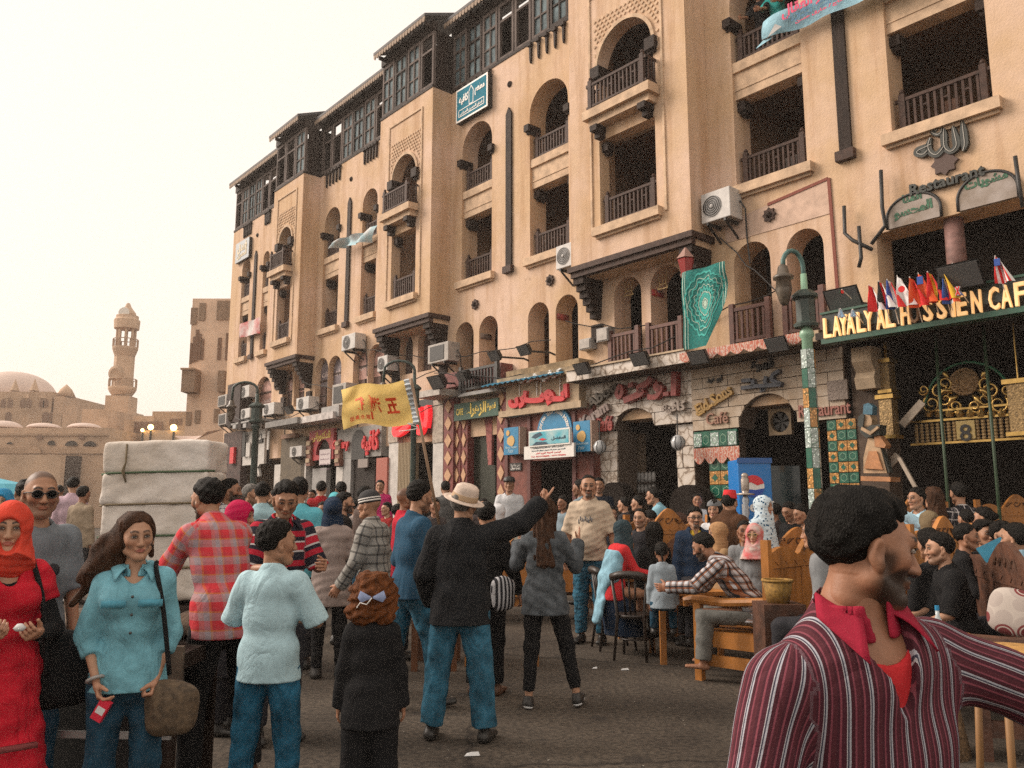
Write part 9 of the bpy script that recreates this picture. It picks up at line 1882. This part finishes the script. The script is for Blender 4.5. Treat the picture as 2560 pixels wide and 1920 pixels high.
# --- yellow group flag on its long pole
Yf=5.95;a=at(948,1130,Yf);b=at(888,818,Yf);fl=thing('group_flag','yellow flag with mirrored red Chinese writing on a long thin pole','flag',(a.x,Yf,a.z-0.3))
mb=MB();mb.tube([a-(b-a)*0.12,b],0.011,8);mb.build('pole',mat('flag_pole',(0.24,0.15,0.09),0.6),fl,True)
TL,TR,BR,BL=at(737,838,Yf+0.25),at(884,820,Yf),at(907,916,Yf),at(738,922,Yf+0.25)
def flg(u,v):
 p=TL.lerp(TR,u).lerp(BL.lerp(BR,u),v);k=(1-u);return p+Vector((0,0.05*math.sin(u*9+v*1.5)*k+0.03*math.sin(v*7+u*4),0.022*math.sin(u*7.5-0.6)*(0.25+k)))
YF=cloth('flag_yellow',(0.92,0.66,0.22),None,rough=0.7,fold=0.3,var=0.08);n,p=nodes_of(YF);tb_=n.nodes.new('ShaderNodeBsdfTranslucent');tb_.inputs[0].default_value=(1.0,0.78,0.32,1);mx=n.nodes.new('ShaderNodeMixShader');mx.inputs[0].default_value=0.5;n.links.new(p.outputs[0],mx.inputs[1]);n.links.new(tb_.outputs[0],mx.inputs[2]);n.links.new(mx.outputs[0],n.nodes['Material Output'].inputs[0])
mb=MB();mb.sheet(lambda u,v:flg(u*0.925,v),40,20);mb.build('cloth',YF,fl,True)
mb=MB();mb.sheet(lambda u,v:flg(0.925+u*0.075,v)+Vector((0,-0.012*math.sin(v*60),0)),4,60);mb.build('sleeve',cloth('flag_sleeve',(0.55,0.60,0.64)),fl,True)
def on_flag(mb0,u0,v0,su,sv,m,nm):
 mb=MB();mb.add([flg(min(max(u0+x*su,0),0.92),v0-y*sv)+Vector((0,-0.006,0))for x,y,z in mb0.v],[f for f in mb0.f]);mb.build(nm,m,fl)
RI=mat('flag_ink',(0.70,0.07,0.015),0.7)
for ch,u0 in(('五',0.70),('洲',0.49),('行',0.26)):on_flag(text_mb(ch,h=1.0,depth=0.0,bold=0.035,arabic=False),u0,0.52,-0.14,0.34,RI,'lettering')
t=MB();t.add([(-0.06,-1.0,0),(0.06,-1.0,0),(0.07,1.0,0),(-0.05,1.0,0)],[(0,1,2,3)]);on_flag(t,0.415,0.60,0.2,0.28,RI,'brush_stroke')
for i,ch in enumerate('联合集团'):on_flag(text_mb(ch,h=1.0,depth=0.0,bold=0.02,arabic=False),0.36-0.075*i,0.84,-0.055,0.10,RI,'lettering')
mb=MB();mb.tube(curve_pts([tuple(at(906,917,Yf)),tuple(at(880,915,Yf-.02)),tuple(at(903,925,Yf)),tuple(at(862,932,Yf-.02))],5),0.004,5);mb.build('tie_cord',WHITE,fl,True)
# --- parasol at the left edge
c=at(-6,1040,14);pr=thing('parasol','bright blue and white parasol at the left edge of the square','parasol',(c.x,14,0));zt=at(0,1033,14).z;mb=MB(Matrix.Translation((c.x,14,0)));mb.lathe([(0.7,zt-0.28),(0.45,zt-0.1),(0.02,zt)],16,None,False);mb.build('canopy',mat('parasol_blue',(0.10,0.42,0.55),0.7),pr);mb=MB();mb.tube([(c.x,14,0),(c.x,14,zt)],0.02,8);mb.build('pole',STEEL,pr)
# ------------------------------------------------------------------ dusty evening air over the square
mb=MB();mb.box((-390,-55,-1.4),(390,690,42));hz=mb.build('haze',[],None)
m=bpy.data.materials.new('haze');m.use_nodes=True;n=m.node_tree;n.nodes.remove(n.nodes['Principled BSDF'])
v=n.nodes.new('ShaderNodeVolumePrincipled');v.inputs['Color'].default_value=(1.0,0.90,0.82,1);v.inputs['Density'].default_value=0.0014;v.inputs['Anisotropy'].default_value=0.2
n.links.new(v.outputs[0],n.nodes['Material Output'].inputs['Volume']);hz.data.materials.append(m);hz['kind']='stuff'
S.cycles.volume_bounces=0;S.cycles.volume_step_rate=10
